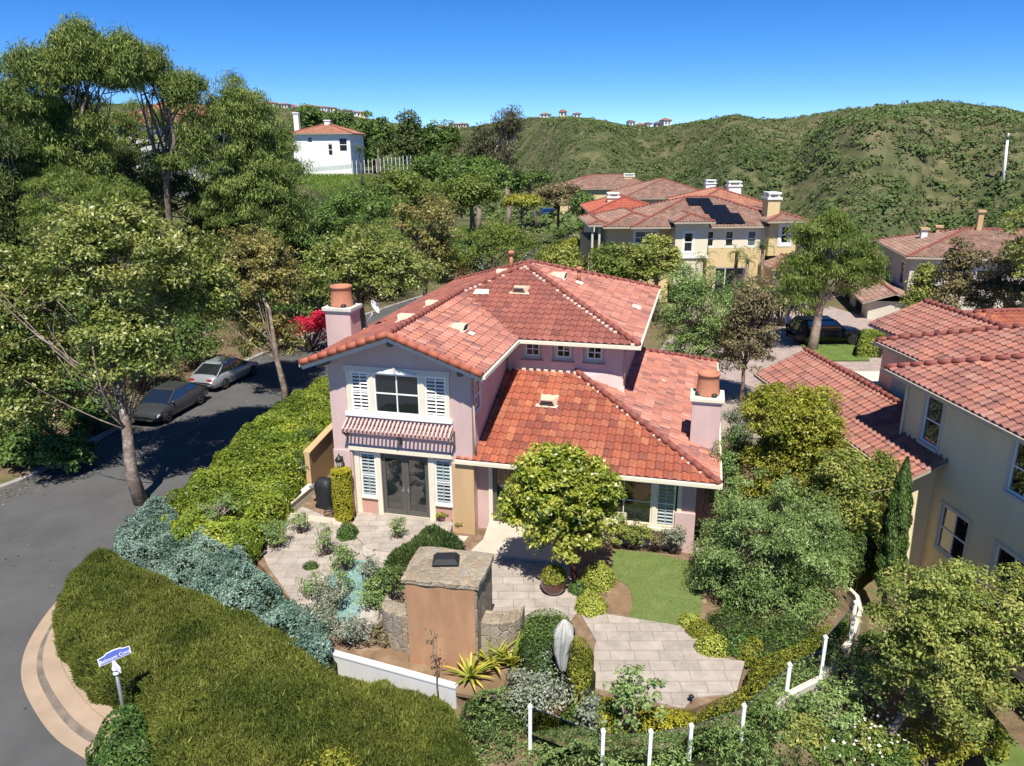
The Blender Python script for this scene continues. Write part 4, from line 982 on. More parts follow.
# trellis over the doors
tr = MB(); tr.fbox(FF, .62, 4.68, 3.62, 3.74, .003, .07); tr.fbox(FF, .62, 4.68, 3.48, 3.56, .38, .44)
tr.fbox(FF, .62, 4.68, 3.60, 3.67, .20, .25)
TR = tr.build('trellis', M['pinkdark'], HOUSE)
k = MB()
for i in range(27):
    x = .66+i*.153; k.bar((x, -.01, 3.90), (x, -.50, 3.60), .058, .075)
k.build('slats', M['pink'], TR)
k = MB()
for x in (.60, 2.66, 4.70): k.bar((x, -.02, 3.15), (x, -.42, 3.48), .07, .07); k.bar((x, -.03, 3.0), (x, -.03, 3.7), .07, .06)
k.build('brackets', M['doormetal'], TR)

# things fixed on or near the house
t = empty('wall_lantern', h2w(.30, -.055, 2.0), -HYAW, 'black iron wall lantern beside the gold column shrub on the pink wall', 'lantern')
k = MB(); k.box(-.06, -.03, .05, .06, 0, .35); k.bar((0, -.02, .3), (0, -.2, .42), .03); k.build('bracket', M['iron'], t)
k = MB(); k.lathe((0, -.2, 0), [(.02, -.08), (.07, -.02), (.10, 0), (.14, .26), (.17, .27), (.12, .36), (.05, .42), (.03, .48), (.012, .54)], 10); k.build('lamp_body', M['iron'], t, True)
k = MB(); k.lathe((0, -.2, .03), [(.106, 0), (.142, .2)], 8); k.build('lamp_glass', M['greytrim'], t)
p = h2w(-.45, 4.3, 6.05)
t = empty('satellite_dish', p, -HYAW, 'white satellite dish on a bent mast at the roof edge behind the left chimney', 'satellite dish')
k = MB(); k.tube([(0, 0, -.1), (.05, .05, .35), (.35, .05, .75)], .035, 7); k.tube([(0, 0, .1), (-.25, -.1, .0)], .03, 6); k.build('mast', M['steel'], t, True)
ax = unit(V(.85, .15, .45)); ux = unit(np.cross(ax, Zv)); uy = np.cross(ux, ax)
k = MB(); k.lathe(V(.38, .02, .95), [(.03, 0), (.17, .02), (.28, .07), (.31, .10), (.31, .115), (.28, .09), (.16, .04), (.02, .02)], 20, (ux, uy, ax)); k.build('dish', M['white'], t, True)
k = MB(); k.bar(V(.38, .02, .6), V(.38, .02, .8)+ax*.6, .03); k.box(.66, -.36, 1.1, .78, -.24, 1.22); k.build('feed_arm', M['steel'], t)
# ================================================================== OTHER HOUSES
def bchimney(parent, x0, x1, y0, y1, zb, zt, mat='creamwall', cap='white', pot=None, legs=False):
    k = MB(); k.box(x0, y0, zb, x1, y1, zt); c = k.build('chimney', M[mat], parent)
    k = MB(); k.box(x0-.12, y0-.12, zt+.002, x1+.12, y1+.12, zt+.18)
    if legs:
        for x in (x0+.05, x1-.2):
            for y in (y0+.05, y1-.2): k.box(x, y, zt+.181, x+.15, y+.15, zt+.45)
        k.box(x0-.05, y0-.05, zt+.451, x1+.05, y1+.05, zt+.60)
    k.build('chimney_cap', M[cap], c)
    if pot:
        k = MB(); k.lathe(((x0+x1)/2, (y0+y1)/2, zt+.182), [(pot, 0), (pot*.85, pot*1.3), (pot*.95, pot*1.5), (pot*.7, pot*1.5)], 12); k.build('chimney_pot', M['terracotta'], c, True)
    return c
def gable_roof(parent, x0, x1, y0, y1, zE, t, mat, along='y', res=4, **kw):
    if along == 'y':
        h = (x1-x0)/2; L = y1-y0; pl = [((x0, y0, zE), Y_, X_, t, [(0, 0), (L, 0), (L, h), (0, h)]), ((x1, y0, zE), Y_, -X_, t, [(0, 0), (L, 0), (L, h), (0, h)])]
        a, b = V(x0+h, y0, zE+h*t+.05), V(x0+h, y1, zE+h*t+.05)
    else:
        h = (y1-y0)/2; L = x1-x0; pl = [((x0, y0, zE), X_, Y_, t, [(0, 0), (L, 0), (L, h), (0, h)]), ((x0, y1, zE), X_, -Y_, t, [(0, 0), (L, 0), (L, h), (0, h)])]
        a, b = V(x0, y0+h, zE+h*t+.05), V(x1, y0+h, zE+h*t+.05)
    r = tile_roof(parent, M[mat], pl, 'roof', res=res, **kw); soffit(r, pl, M['gutter'])
    k = MB(); cap_run(k, a, b); k.build('ridge_tiles', M['cap'], r, True)
    return r, pl
# --- neighbour on the right
E1 = G(885, 368, 5.5)
NB = empty('tan_house', (E1[0], E1[1], -1.2), .085, 'olive tan two storey stucco house with rosy tile roofs at the right edge', 'house')
zq = 1.2; ZN = 5.5+zq
ws = dict(mat='white', nz=2, trim=.11, trimmat='greytrim', sill=True, d=-.06)
def nwin(y0, y1, z0, z1, **k): return ('l', -.55-y1, -.55-y0, z0+zq, z1+zq, dict(k))
block(NB, .55, 9.5, -16, -.55, -.5, ZN+.12, 'olivewall', [nwin(-2.72, -1.78, 3.42, 5.08), nwin(-7.3, -6.0, 3.5, 5.1, nx=2), nwin(-4.83, -3.48, .2, 1.78, nx=2, sill=False), nwin(-7.6, -6.1, -.3, 1.75, nx=2)], ws)
rN, plN = hip_roof(NB, 0, 10.0, -16.6, 0, ZN, .38, 'tile_neigh', res=7)
block(NB, 2.1, 10, -.56, 2.75, -.5, ZN+.1, 'olivewall'); 
hip_roof(NB, 1.54, 11.4, -8, 3.3, ZN+.12, .38, 'tile_neigh', res=6)
block(NB, 3.6, 7.6, 2.74, 6.1, -.5, ZN+.1, 'olivewall'); gable_roof(NB, 3.1, 8.1, -3, 6.7, ZN+.02, .38, 'tile_neigh', res=6)
gx = -.35
block(NB, gx+.0, 3.3, -2.9, 8.6, -.5, 2.6+zq+.15, 'olivewall')
gable_roof(NB, -.87, 3.87, -3.4, 9.1, 2.6+zq, .473, 'tile_neigh', res=7)
k = MB(); k.box(-.97, -3.4, 2.46+zq, -.875, 9.1, 2.59+zq); k.build('gutter', M['gutter'], NB)
k = MB(); k.tube([(.48, -.75, 3.2+zq), (.48, -.75, 5.3+zq)], .045, 7); k.build('downpipe', M['cream'], NB)
k = MB()
for px, py in ((993, 371.5), (990, 312), (926, 343)):
    pass
for u, v in ((5.0, 1.9), (9.5, 2.6)):
    p = plane_at(plN[0], 16.6-u, v, .07); k.box(p[0]-.25, p[1]-.3, p[2]-.02, p[0]+.2, p[1]+.25, p[2]+.05); k.tube([p, p+Zv*.5], .05, 7)
k.build('flashing', M['mortar'], NB)
# --- orange roof behind it
h2 = empty('orange_roof_house', (21.5, 34.4, -.8), .05, 'house with a plain orange tile roof just behind the tan house', 'house')
block(h2, .6, 14, 0.6, 5.0, -.5, 5.1, 'olivewall'); hip_roof(h2, 0, 15, 0, 5.6, 5.0, .34, 'tile_wing', res=4)
# --- grey beige house right of the motor court
p = G(907, 257, 4.35)
h3 = empty('beige_house', (p[0], p[1], -1.6), -.22, 'grey beige house with a low brown tile roof beyond the motor court', 'house'); zz = 5.95
block(h3, .5, 17, .5, 11, -1, zz+.1, 'greywall', [('l', 7.6, 9.0, 3.3, 5.2), ('f', 5, 7, 3.3, 5.0)], dict(trim=.1, trimmat='white', nz=2))
rr3, pl3 = hip_roof(h3, 0, 17.5, 0, 11.6, zz, .30, 'tile_brown', res=4)
bchimney(h3, 6.6, 7.0, 5.4, 5.8, zz+1.4, zz+3.2, 'tanstucco', 'tanstucco'); bchimney(h3, 2.6, 3.1, 6.4, 6.9, zz+.7, zz+1.55, 'whitewall', 'tanstucco'); bchimney(h3, 4.0, 4.4, 7.2, 7.6, zz+.9, zz+1.7, 'tanstucco', 'tanstucco')
block(h3, -3.2, .4, -3.5, 7.5, -1, 2.9, 'greywall', [('l', 1.5, 4.0, .8, 2.5), ('l', 6, 8.8, .8, 2.5)], dict(mat='greytrim', nz=1)); gable_roof(h3, -3.8, .9, -4, 8, 2.8, .34, 'tile_brown', res=4)
# --- the yellow houses in the middle distance
YB = 66.; y0 = GY(592, 226, YB)
h4 = empty('yellow_house', (y0[0], YB, -.3), .03, 'yellow and white two storey house with brown tile roof and solar panels', 'house')
u = lambda px: (px-592)/11.35
zr = lambda py: GY(690, py, YB)[2]+.3
ze = zr(227)
wst = dict(mat='white', nz=2, d=-.07, fw=.09, bars=.04)
block(h4, u(609), u(672), .8, 9, -.5, ze, 'yellowwall', [('f', u(636)-u(609), u(658)-u(609), zr(245), zr(232), dict(nx=2, trim=.15, glass='blind'))], wst)
block(h4, u(672), u(704), -.9, 8, 1.7, zr(220), 'creamwall', [('f', u(680.5)-u(672), u(689.5)-u(672), zr(251), zr(231.5), dict(trim=.12))], wst)
k = MB(); k.box(u(671), -1.05, zr(257), u(705), -.9, zr(254)); k.box(u(671.5), -.8, zr(262), u(704.5), .6, zr(258)); k.build('balcony_ledge', M['white'], h4)
block(h4, u(704), u(765), 0, 9, -.5, zr(249), 'yellowwall', [('f', u(716)-u(704), u(748)-u(704), -.2, zr(268), dict(glass='glass', nx=3, nz=1))], wst)
block(h4, u(704), u(765), .02, 9, zr(248.9), zr(227), 'creamwall', [('f', u(a)-u(704), u(b)-u(704), zr(247.5), zr(231.5), dict(glass=gx2)) for a, b, gx2 in ((704.8, 713, 'glass'), (724, 732.5, 'glass'), (746, 755, 'blind'))], wst)
block(h4, u(765), u(792), -.6, 8, zr(256), zr(222), 'yellowwall', [('f', u(776.5)-u(765), u(784.5)-u(765), zr(244), zr(227), dict(trim=.25))], wst)
block(h4, u(762), u(794), -2.5, 2, -.5, zr(264), 'yellowwall', [('f', u(a)-u(762), u(b)-u(762), zr(278), zr(269.5), dict(trim=.1)) for a, b in ((765, 772), (784.5, 791.5))], wst)
hip_roof(h4, u(760), u(797), -3.2, 1.6, zr(264.5), .5, 'tile_brown', res=3)
hip_roof(h4, u(604), u(674), .0, 11, ze+.03, .30, 'tile_brown', res=3)
hip_roof(h4, u(669), u(707), -1.6, 8, zr(220.5), .30, 'tile_brown', res=3)
rY, plY = hip_roof(h4, u(630), u(800), -.5, 12, zr(226.5), .33, 'tile_brown', res=3)
hip_roof(h4, u(760), u(801), -1.3, 9, zr(221), .28, 'tile_brown', res=3)
block(h4, u(593), u(609), 2.5, 9, -.5, zr(243), 'yellowwall'); k = MB()
for px in (594, 601, 608): k.box(u(px), 1.5, -.5, u(px)+.18, 1.7, zr(226))
k.build('porch_post', M['greytrim'], h4); hip_roof(h4, u(591), u(613), 1.2, 9, zr(226), .3, 'tile_brown', res=3)
bchimney(h4, u(766), u(778), .6, 2.0, zr(224), zr(201), 'yellowwall', 'white', legs=True)
k = MB(); P0, d, n, t, _ = plY[0]
sol = empty('solar_panels', (0, 0, 0)); bpy.data.objects.remove(sol)
for (a0, a1, v0, v1) in ((5.9, 8.1, 4.2, 5.7), (6.9, 9.2, 2.45, 4.15), (7.2, 9.9, .35, 2.4)):
    nn = max(2, round((a1-a0)/1.05))
    for i in range(nn):
        q = [plane_at(plY[0], a0+(a1-a0)*(i+j[0])/nn, [v0, v1][j[1]], .16) for j in ((.02, 0), (.98, 0), (.98, 1), (.02, 1))]
        s = MB(); s.hexa([p-Zv*.05 for p in q], q); s.build('solar_panel', M['panel'], h4)
def villa(name, label, px0, px1, Y, ye, w, d, mat, roof, wins=(), t=.33, rz=0., ch=(), zg=None, cat='house', hgt=None):
    a, b = GY(px0, ye, Y), GY(px1, ye, Y); W = b[0]-a[0]; zb = (TZ((a[0]+b[0])/2, Y+d/2) if zg is None else zg)-.4; zt = a[2]-zb
    if zt < 2.6: zb -= 2.6-zt; zt = 2.6
    o = empty(name, (a[0], Y, zb), rz, label, cat); s = W/(px1-px0)
    zf = lambda py: GY(px0, py, Y)[2]-zb
    block(o, .5, W-.5, .5, d-.5, -.5, zt+.1, mat, [('f', (p0-px0)*s-.5, (p1-px0)*s-.5, zf(q1), zf(q0), dict()) for p0, p1, q0, q1 in wins], dict(mat='white', fw=.12, bars=.05))
    hip_roof(o, 0, W, 0, d, zt, t, roof, res=3, pitch=.36, course=.45)
    for c in ch:
        x = (c[0]-px0)*s; x1 = (c[1]-px0)*s; bchimney(o, x, x1, d*.35, d*.35+1.1, zt, zf(c[2])-.2, c[3] if len(c) > 3 else 'whitewall', 'white', legs=len(c) > 4)
    return o
villa('cream_house', 'pale yellow house with three small windows under a long brown roof, farthest back', 558, 662, 150, 189, 0, 14, 'yellowwall', 'tile_brown', [(596, 600, 188.8, 192), (607.5, 611.5, 188.8, 192), (618.5, 622.5, 189, 192)], ch=[(627, 638, 177, 'yellowwall', 1)], zg=-1)
villa('red_roof_house', 'house with a bright red tile roof and white chimney left of the solar panels', 590, 668, 84, 213, 0, 12, 'creamwall', 'tile_red', ch=[(612, 624, 199, 'creamwall', 1)], zg=-.5)
villa('brown_roof_house', 'house with a wide brown tile roof and white block chimney behind the red roofed one', 622, 722, 112, 198.5, 0, 16, 'yellowwall', 'tile_brown', ch=[(715, 725, 185, 'whitewall', 1)], zg=-1)
villa('clay_roof_house', 'house with an orange clay roof and two white chimneys behind the solar panels', 688, 772, 86, 206, 0, 12, 'whitewall', 'tile_far', ch=[(725, 742, 199, 'whitewall'), (738, 751, 187, 'whitewall', 1)], zg=-.5)
# --- white houses on the left rise
o = villa('white_villa', 'white villa with orange roof and two white chimneys above the green slope', 288, 352, 128, 133.5, 0, 13, 'whitewall', 'tile_far', [(306, 311, 137, 143), (326, 331, 144, 156), (337.5, 346, 138, 152)], .3, ch=[(287, 292, 111), (318.5, 324, 119)], zg=6.0)
o = villa('white_villa', 'large white villa with orange roofs half hidden by the tall pines', 104, 212, 86, 124, 0, 14, 'whitewall', 'tile_far', [(126, 132, 132, 144), (142, 149, 128, 136), (165, 172, 129, 140), (181, 190, 128, 139)], .5, zg=2.0)
lw = empty('garden_house', GY(66, 152, 88)-V(0, 0, 4), .1, 'low white wing with an orange roof among the left pines', 'house'); block(lw, .4, 8, .4, 6, -4, 4.4, 'whitewall'); hip_roof(lw, 0, 8.4, 0, 6.4, 4.3, .35, 'tile_far', res=3)
# --- the rows of tiny houses on the far ridges
ORD = ['first', 'second', 'third', 'fourth', 'fifth', 'sixth', 'seventh', 'eighth', 'ninth', 'tenth', 'eleventh', 'twelfth', 'thirteenth', 'fourteenth', 'fifteenth', 'sixteenth', 'seventeenth', 'eighteenth']
def ridge_row(pxs, what, group, wmin, wmax, seed, dz=0):
    g = np.random.default_rng(seed)
    for i, px in enumerate(pxs):
        D = float(np.interp(px, *zip(*SKD)))-g.uniform(8, 28); p = GY(px, 120, D); z = TZ(p[0], D)-1.0
        W, d, h = g.uniform(wmin, wmax), g.uniform(6, 9), g.uniform(3.2, 5.4); wm = ['whitewall', 'creamwall', 'whitewall', 'greywall'][i % 4]; rm = ['tile_brown', 'tile_wing', 'tile_brown'][i % 3]
        wn = {'whitewall': 'white', 'creamwall': 'cream', 'greywall': 'grey beige'}[wm]; rn = {'tile_brown': 'brown', 'tile_wing': 'orange'}[rm]
        o = empty('ridge_house', (p[0], D, z), g.uniform(-.3, .3), f'{ORD[i]} from left among {what}, {wn} with {rn} roof', 'house', group)
        k = MB(); k.box(-W/2, 0, -4, W/2, d, h); k.build('wall', M[wm], o)
        k = MB(); q = [(-W/2-.6, -.6), (W/2+.6, -.6), (W/2+.6, d+.6), (-W/2-.6, d+.6)]; hh = d*.2
        k.hexa([(*a, h) for a in q], [(*a, h+.25) for a in q]); k.add([(*a, h+.25) for a in q]+[(-W/2+d/2.4, d/2, h+hh), (W/2-d/2.4, d/2, h+hh)], [(0, 1, 5, 4), (2, 3, 4, 5), (1, 2, 5), (3, 0, 4)]); k.build('roof', M[rm], o)
        k = MB()
        for x in np.arange(-W/2+1, W/2-1.2, 2.6): k.box(x, -.06, h*.5, x+1.3, -.003, h*.85)
        k.build('window', M['glass'], o)
ridge_row([263, 270, 276, 284, 291, 299, 307, 314, 322, 329, 337, 345, 352, 361], 'the tiny far left ridge houses', 'tiny houses along the left ridge', 7, 13, 3)
ridge_row([438, 446, 454, 462], 'the tiny skyline houses beside the eucalyptus', 'tiny houses near the eucalyptus', 7, 11, 5)
ridge_row([545, 563, 577], 'the tiny houses atop the middle hill', 'tiny houses on the middle hill', 5, 8, 7)
ridge_row([632, 641, 650, 660, 668], 'the tiny houses between the two hills', 'tiny houses in the saddle', 4, 7, 9)

# ================================================================== VEHICLES, PERSON, POLE
def car(name, label, loc, rz, L, W, Hh, paint, kind='sedan', group=None, cat='car'):
    o = empty(name, loc, rz, label, cat, group); hw = W/2
    if kind == 'sedan': prof = [(-.5, .45, .62, .80), (-.47, .28, .92, .93), (-.30, .22, .98, 1.), (-.1, .20, .95, 1.), (.18, .20, .93, 1.), (.33, .22, .86, .98), (.46, .26, .70, .90), (.5, .36, .56, .78)]; cab = (-.42, -.22, .06, .26); zc = .93
    else: prof = [(-.5, .50, .80, .88), (-.48, .36, 1.05, .97), (-.30, .30, 1.08, 1.), (-.1, .28, 1.06, 1.), (.2, .28, 1.05, 1.), (.36, .30, 1.02, .97), (.46, .34, .92, .92), (.5, .44, .74, .82)]; cab = (-.47, -.40, .06, .21); zc = 1.05
    k = MB(); n = 12; rings = []
    for x, z0, z1, w in prof:
        w = w*hw; zm = z0+(z1-z0)*.45
        rings.append([(x*L, y, z) for y, z in ((-w*.86, z0), (-w*.97, z0+.08), (-w, zm), (-w*.985, z1-.10), (-w*.90, z1-.02), (-w*.5, z1+.015), (w*.5, z1+.015), (w*.90, z1-.02), (w*.985, z1-.10), (w, zm), (w*.97, z0+.08), (w*.86, z0))])
    k.add([p for r in rings for p in r], [(i*n+j, i*n+(j+1) % n, (i+1)*n+(j+1) % n, (i+1)*n+j) for i in range(len(rings)-1) for j in range(n)]+[tuple(range(n)), tuple(reversed(range((len(rings)-1)*n, len(rings)*n)))])
    b = k.build('body', M[paint], o, True)
    x0, x1, x2, x3 = [c*L for c in cab]; w0, w1 = hw*.90, hw*.70; q = lambda x, y, z: (x, y, z)
    base = [q(x0, -w0, zc-.05), q(x3, -w0, zc-.05), q(x3, w0, zc-.05), q(x0, w0, zc-.05)]; top = [q(x1, -w1, Hh-.06), q(x2, -w1, Hh-.06), q(x2, w1, Hh-.06), q(x1, w1, Hh-.06)]
    k = MB(); k.hexa(base, top); k.build('windows', M['glass'], o)
    k = MB(); k.hexa([(x1-.05, -w1-.02, Hh-.07), (x2+.05, -w1-.02, Hh-.07), (x2+.05, w1+.02, Hh-.07), (x1-.05, w1+.02, Hh-.07)], [(x1+.1, -w1*.9, Hh), (x2-.1, -w1*.9, Hh), (x2-.1, w1*.9, Hh), (x1+.1, w1*.9, Hh)])
    for i in range(4): k.bar(np.array(base[i])+Zv*.03, np.array(top[i]), .07, .07)
    for s in (-1, 1):
        xm = (x1+x2)/2-.05; k.bar((xm, s*w0*1.0, zc-.02), (xm, s*w1*1.01, Hh-.05), .07, .05)
    k.build('roof', M[paint], o)
    r = .34 if kind == 'sedan' else .40
    for x in (.31*L, -.29*L):
        for s in (-1, 1):
            ax = (V(1, 0, 0), V(0, 0, 1), V(0, s, 0)); c = (x, s*(hw-.19), r)
            k = MB(); k.lathe(c, [(r*.6, 0), (r*.95, 0), (r, .03), (r, .17), (r*.94, .205), (r*.66, .21)], 22, ax); w = k.build('wheel', M['rubber'], o, True)
            k = MB(); k.lathe(c, [(r*.66, .19), (r*.62, .213), (r*.2, .2), (.04, .215)], 16, ax); k.build('rim', M['rim'], w)
    for s in (-1, 1):
        k = MB(); zf = prof[-2][2]-.12; k.hexa([(.455*L, s*hw*.60, zf-.04), (.50*L-.03, s*hw*.55, zf-.09), (.455*L+.02, s*hw*.93, zf-.06), (.42*L, s*hw*.95, zf-.02)], [(.455*L, s*hw*.60, zf+.06), (.485*L, s*hw*.55, zf+.02), (.455*L, s*hw*.92, zf+.05), (.42*L, s*hw*.955, zf+.07)]); k.build('headlight', M['lamp'], o)
        k = MB(); zt = prof[1][2]-.18; k.box(-.492*L, s*hw*.62-.12, zt-.06, -.47*L, s*hw*.62+.2*1, zt+.08); k.build('taillight', M['taillamp'], o)
        k = MB(); k.blob((x3-.25, s*(w0+.13), zc+.05), (.09, .1, .07), 8, 6, 0); k.build('mirror', M[paint], o, True)
    k = MB(); zf = prof[-1][1]; k.box(.492*L, -hw*.4, zf+.02, .503*L, hw*.4, zf+.14); k.build('grille', M['black'], o)
    return o
a, b = G(167.8, 423, RZ), G(202, 404, RZ)
d = b-a; rz = math.atan2(d[1], d[0]); wl = unit(V(d[0], d[1], 0)); left = V(-wl[1], wl[0], 0)
cc = (a+b)/2+left*.86
car('parked_car', 'dark grey sedan parked under the big street tree', (cc[0], cc[1], RZ), rz+PI, 4.75, 1.85, 1.43, 'cargrey')
c2 = cc+wl*5.6+left*.1
car('parked_car', 'silver car parked right behind the dark grey sedan', (c2[0], c2[1], RZ), rz-.06, 4.7, 1.84, 1.46, 'carsilver')
p = G(834, 345.5, -.19); car('parked_car', 'black sport utility car parked behind the tree trunk on the motor court', (p[0]-.3, p[1]+.9, -.19), .02, 5.0, 1.98, 1.80, 'carblack', 'suv')
p = G(545, 217.5, -.15); car('parked_car', 'blue sport utility car in the far driveway', (p[0], p[1], -.15), PI+.15, 4.7, 1.95, 1.75, 'carblue', 'suv')
p = G(462, 262, -.2); car('parked_car', 'white car half hidden behind the trees on the far bend', (p[0], p[1], -.2), 1.2, 4.7, 1.85, 1.5, 'carwhite')
def person(loc, rz, label):
    o = empty('person', loc, rz, label, 'person')
    me = bpy.data.meshes.new('body')
    P = [(0, 0, .95), (0, .01, 1.15), (0, .0, 1.38), (0, .0, 1.50), (0, .02, 1.60), (0, .02, 1.72), (.10, 0, .92), (.11, .05, .50), (.10, -.02, .08), (.10, .14, .04), (-.10, 0, .92), (-.13, -.10, .50), (-.12, -.22, .10), (-.12, -.08, .05), (.19, 0, 1.40), (.25, -.03, 1.12), (.24, .10, .88), (.24, .14, .80), (-.19, 0, 1.40), (-.26, .02, 1.12), (-.25, .16, .92), (-.25, .22, .86)]
    Ed = [(0, 1), (1, 2), (2, 3), (3, 4), (4, 5), (0, 6), (6, 7), (7, 8), (8, 9), (0, 10), (10, 11), (11, 12), (12, 13), (2, 14), (14, 15), (15, 16), (16, 17), (2, 18), (18, 19), (19, 20), (20, 21)]
    R = [.14, .13, .15, .055, .09, .085, .09, .06, .042, .035, .09, .06, .042, .035, .065, .045, .032, .03, .065, .045, .032, .03]
    me.from_pydata(P, Ed, []); b = bpy.data.objects.new('body', me); COL.objects.link(b)
    b.modifiers.new('skin', 'SKIN'); sm = b.modifiers.new('sub', 'SUBSURF'); sm.levels = sm.render_levels = 1
    for i, v in enumerate(me.skin_vertices[0].data if me.skin_vertices else []): v.radius = (R[i], R[i]); v.use_root = i == 0
    if not me.skin_vertices:
        pass
    dg = bpy.context.evaluated_depsgraph_get(); ev = b.evaluated_get(dg); mm = bpy.data.meshes.new_from_object(ev)
    bpy.data.objects.remove(b)
    mm.materials.clear()
    for q in ('skin', 'shirt', 'trousers', 'hair', 'black'): mm.materials.append(M[q])
    for f in mm.polygons:
        c = f.center; f.use_smooth = True
        f.material_index = 2 if .09 < c.z < .98 and abs(c.x) < .21 else 1 if (.98 <= c.z < 1.47 and abs(c.x) < .23) or c.z > 1.12 and c.z < 1.47 else 3 if c.z > 1.70 or (c.z > 1.62 and c.y < .0) else 4 if c.z <= .09 else 0
    b = bpy.data.objects.new('body', mm); COL.objects.link(b); b.parent = o
    return o
p = G(786, 336, -.19); person((p[0], p[1], -.19), .6, 'person in a white shirt and dark trousers walking on the court by the black car')
YM = next((y for y in range(140, 460, 2) if TZ(GY(1004, 182, y)[0], y) > GY(1004, 182, y)[2]), 300)
p = GY(1004, 182, YM); z = TZ(p[0], YM)
t = empty('utility_mast', (p[0], YM, z-1), 0, 'pale tapered mast standing alone on the right hillside', 'mast')
k = MB(); top = GY(1008, 136, YM); k.tube([(0, 0, -3), (top[0]-p[0], 0, top[2]-z+1)], [.0022*YM, .0014*YM], 12); k.build('pole', M['white'], t, True)
k = MB(); k.tube([(top[0]-p[0], 0, top[2]-z+.2), (top[0]-p[0], 0, top[2]-z+1.6)], [.0018*YM, .0018*YM], 12); k.build('antenna_housing', M['steel'], t, True)
# ================================================================== THINGS IN THE GARDEN
def wall_run(name, label, cat, pts, w, z0, z1, mat, cap=None, caph=.06, capw=.05):
    o = empty(name, (pts[0][0], pts[0][1], z0), 0, label, cat); O = V(pts[0][0], pts[0][1], z0); k = MB(); c = MB()
    P = [V(p[0], p[1], 0) for p in pts]
    def offs(w):
        L, R = [], []
        for i, p in enumerate(P):
            d = unit(P[min(i+1, len(P)-1)]-P[max(i-1, 0)]); nn = V(-d[1], d[0], 0); L.append(p+nn*w/2); R.append(p-nn*w/2)
        return L, R
    L, R = offs(w); L2, R2 = offs(w+capw*2)
    zt = z1 if hasattr(z1, '__len__') else [z1]*len(P)
    for i in range(len(P)-1):
        k.hexa([L[i]-V(0, 0, 0)-O+Zv*z0, R[i]-O+Zv*z0, R[i+1]-O+Zv*z0, L[i+1]-O+Zv*z0], [L[i]-O+Zv*zt[i], R[i]-O+Zv*zt[i], R[i+1]-O+Zv*zt[i+1], L[i+1]-O+Zv*zt[i+1]])
        c.hexa([L2[i]-O+Zv*(zt[i]+.002), R2[i]-O+Zv*(zt[i]+.002), R2[i+1]-O+Zv*(zt[i+1]+.002), L2[i+1]-O+Zv*(zt[i+1]+.002)], [x-O+Zv*(z+caph) for x, z in ((L2[i], zt[i]), (R2[i], zt[i]), (R2[i+1], zt[i+1]), (L2[i+1], zt[i+1]))])
    k.build('wall', M[mat], o)
    if cap: c.build('coping', M[cap], o)
    return o
M['whitewash'] = mottled('weathered white wall', (.60, .60, .58), .10, 2.2, .85, .2, .1, streak=True)
a, b = G(336, 653, .1), G(457, 686, .1)
wall_run('retaining_wall', 'weathered white retaining wall in front of the outdoor fireplace', 'wall', [a+(a-b)*.15, a, (a+b)/2, b], .16, -1.6, .06, 'whitewash', 'whitewash', .05, .02)
wall_run('garden_wall', 'orange tan garden wall behind the bright hedge beside the pink house', 'wall', [h2w(-2.7, 9.5), h2w(-2.5, 4.5), h2w(-2.1, 1.6)], .2, -.3, 1.55, 'tanstucco', 'tanstucco')
wall_run('garden_wall', 'low cream edging wall along the left side of the patio', 'wall', [h2w(-1.95, 1.5), h2w(-2.0, -.6), h2w(-2.15, -3.2)], .22, -.3, .22, 'cream', 'cream', .05, .03)
# outdoor fireplace
FL = G(406, 661, 0); zt = GY(404, 579, FL[1])[2]
TL, TR, BR, BL = [G(*q, zt) for q in ((404, 579), (476.5, 586), (491.6, 555.5), (421, 548))]
fo = V(TL[0], TL[1], 0)
t = empty('outdoor_fireplace', fo, 0, 'outdoor fireplace with orange stucco back, stone top and curved stone flanks', 'fireplace')
q = [V(p[0], p[1], 0)-fo for p in (TL, TR, BR, BL)]
k = MB(); k.hexa([p+Zv*-.3 for p in q], [p+Zv*(zt-.10) for p in q]); k.build('chimney_breast', M['rubble'], t)
nf = unit(V(q[1][1]-q[0][1], -(q[1][0]-q[0][0]), 0)); e = unit(q[1]-q[0])
k = MB(); A, B = q[0]+e*.05+nf*.03, q[1]-e*.05+nf*.03; k.hexa([A+Zv*-.25, B+Zv*-.25, B-nf*.028-Zv*.25, A-nf*.028-Zv*.25], [A+Zv*(zt-.12), B+Zv*(zt-.12), B-nf*.028+Zv*(zt-.12), A-nf*.028+Zv*(zt-.12)]); k.build('stucco_back', M['orange'], t)
cq = sum(q)/4; k = MB(); g = np.random.default_rng(4); ring = []
for i in range(4):
    for j in range(6):
        p = q[i]+(q[(i+1) % 4]-q[i])*(j/6); o_ = unit(p-cq); ring.append(p+o_*(.05+.05*g.random()))
k.hexa([p+Zv*(zt-.10) for p in ring], [p+Zv*(zt+.02+.03*g.random()) for p in ring]); k.build('stone_top', M['flag'], t, bevel=.015)
c0 = V(*(G(446, 561, zt+.1)[:2]), 0)-fo
k = MB(); k.box(c0[0]-.30, c0[1]-.2, zt+.02, c0[0]+.30, c0[1]+.22, zt+.12); k.hexa([c0+V(-.36, -.26, zt+.12), c0+V(.36, -.26, zt+.12), c0+V(.36, .28, zt+.12), c0+V(-.36, .28, zt+.12)], [c0+V(-.26, -.18, zt+.25), c0+V(.26, -.18, zt+.25), c0+V(.26, .2, zt+.25), c0+V(-.26, .2, zt+.25)]); k.build('flue_cap', M['black'], t, bevel=.01)
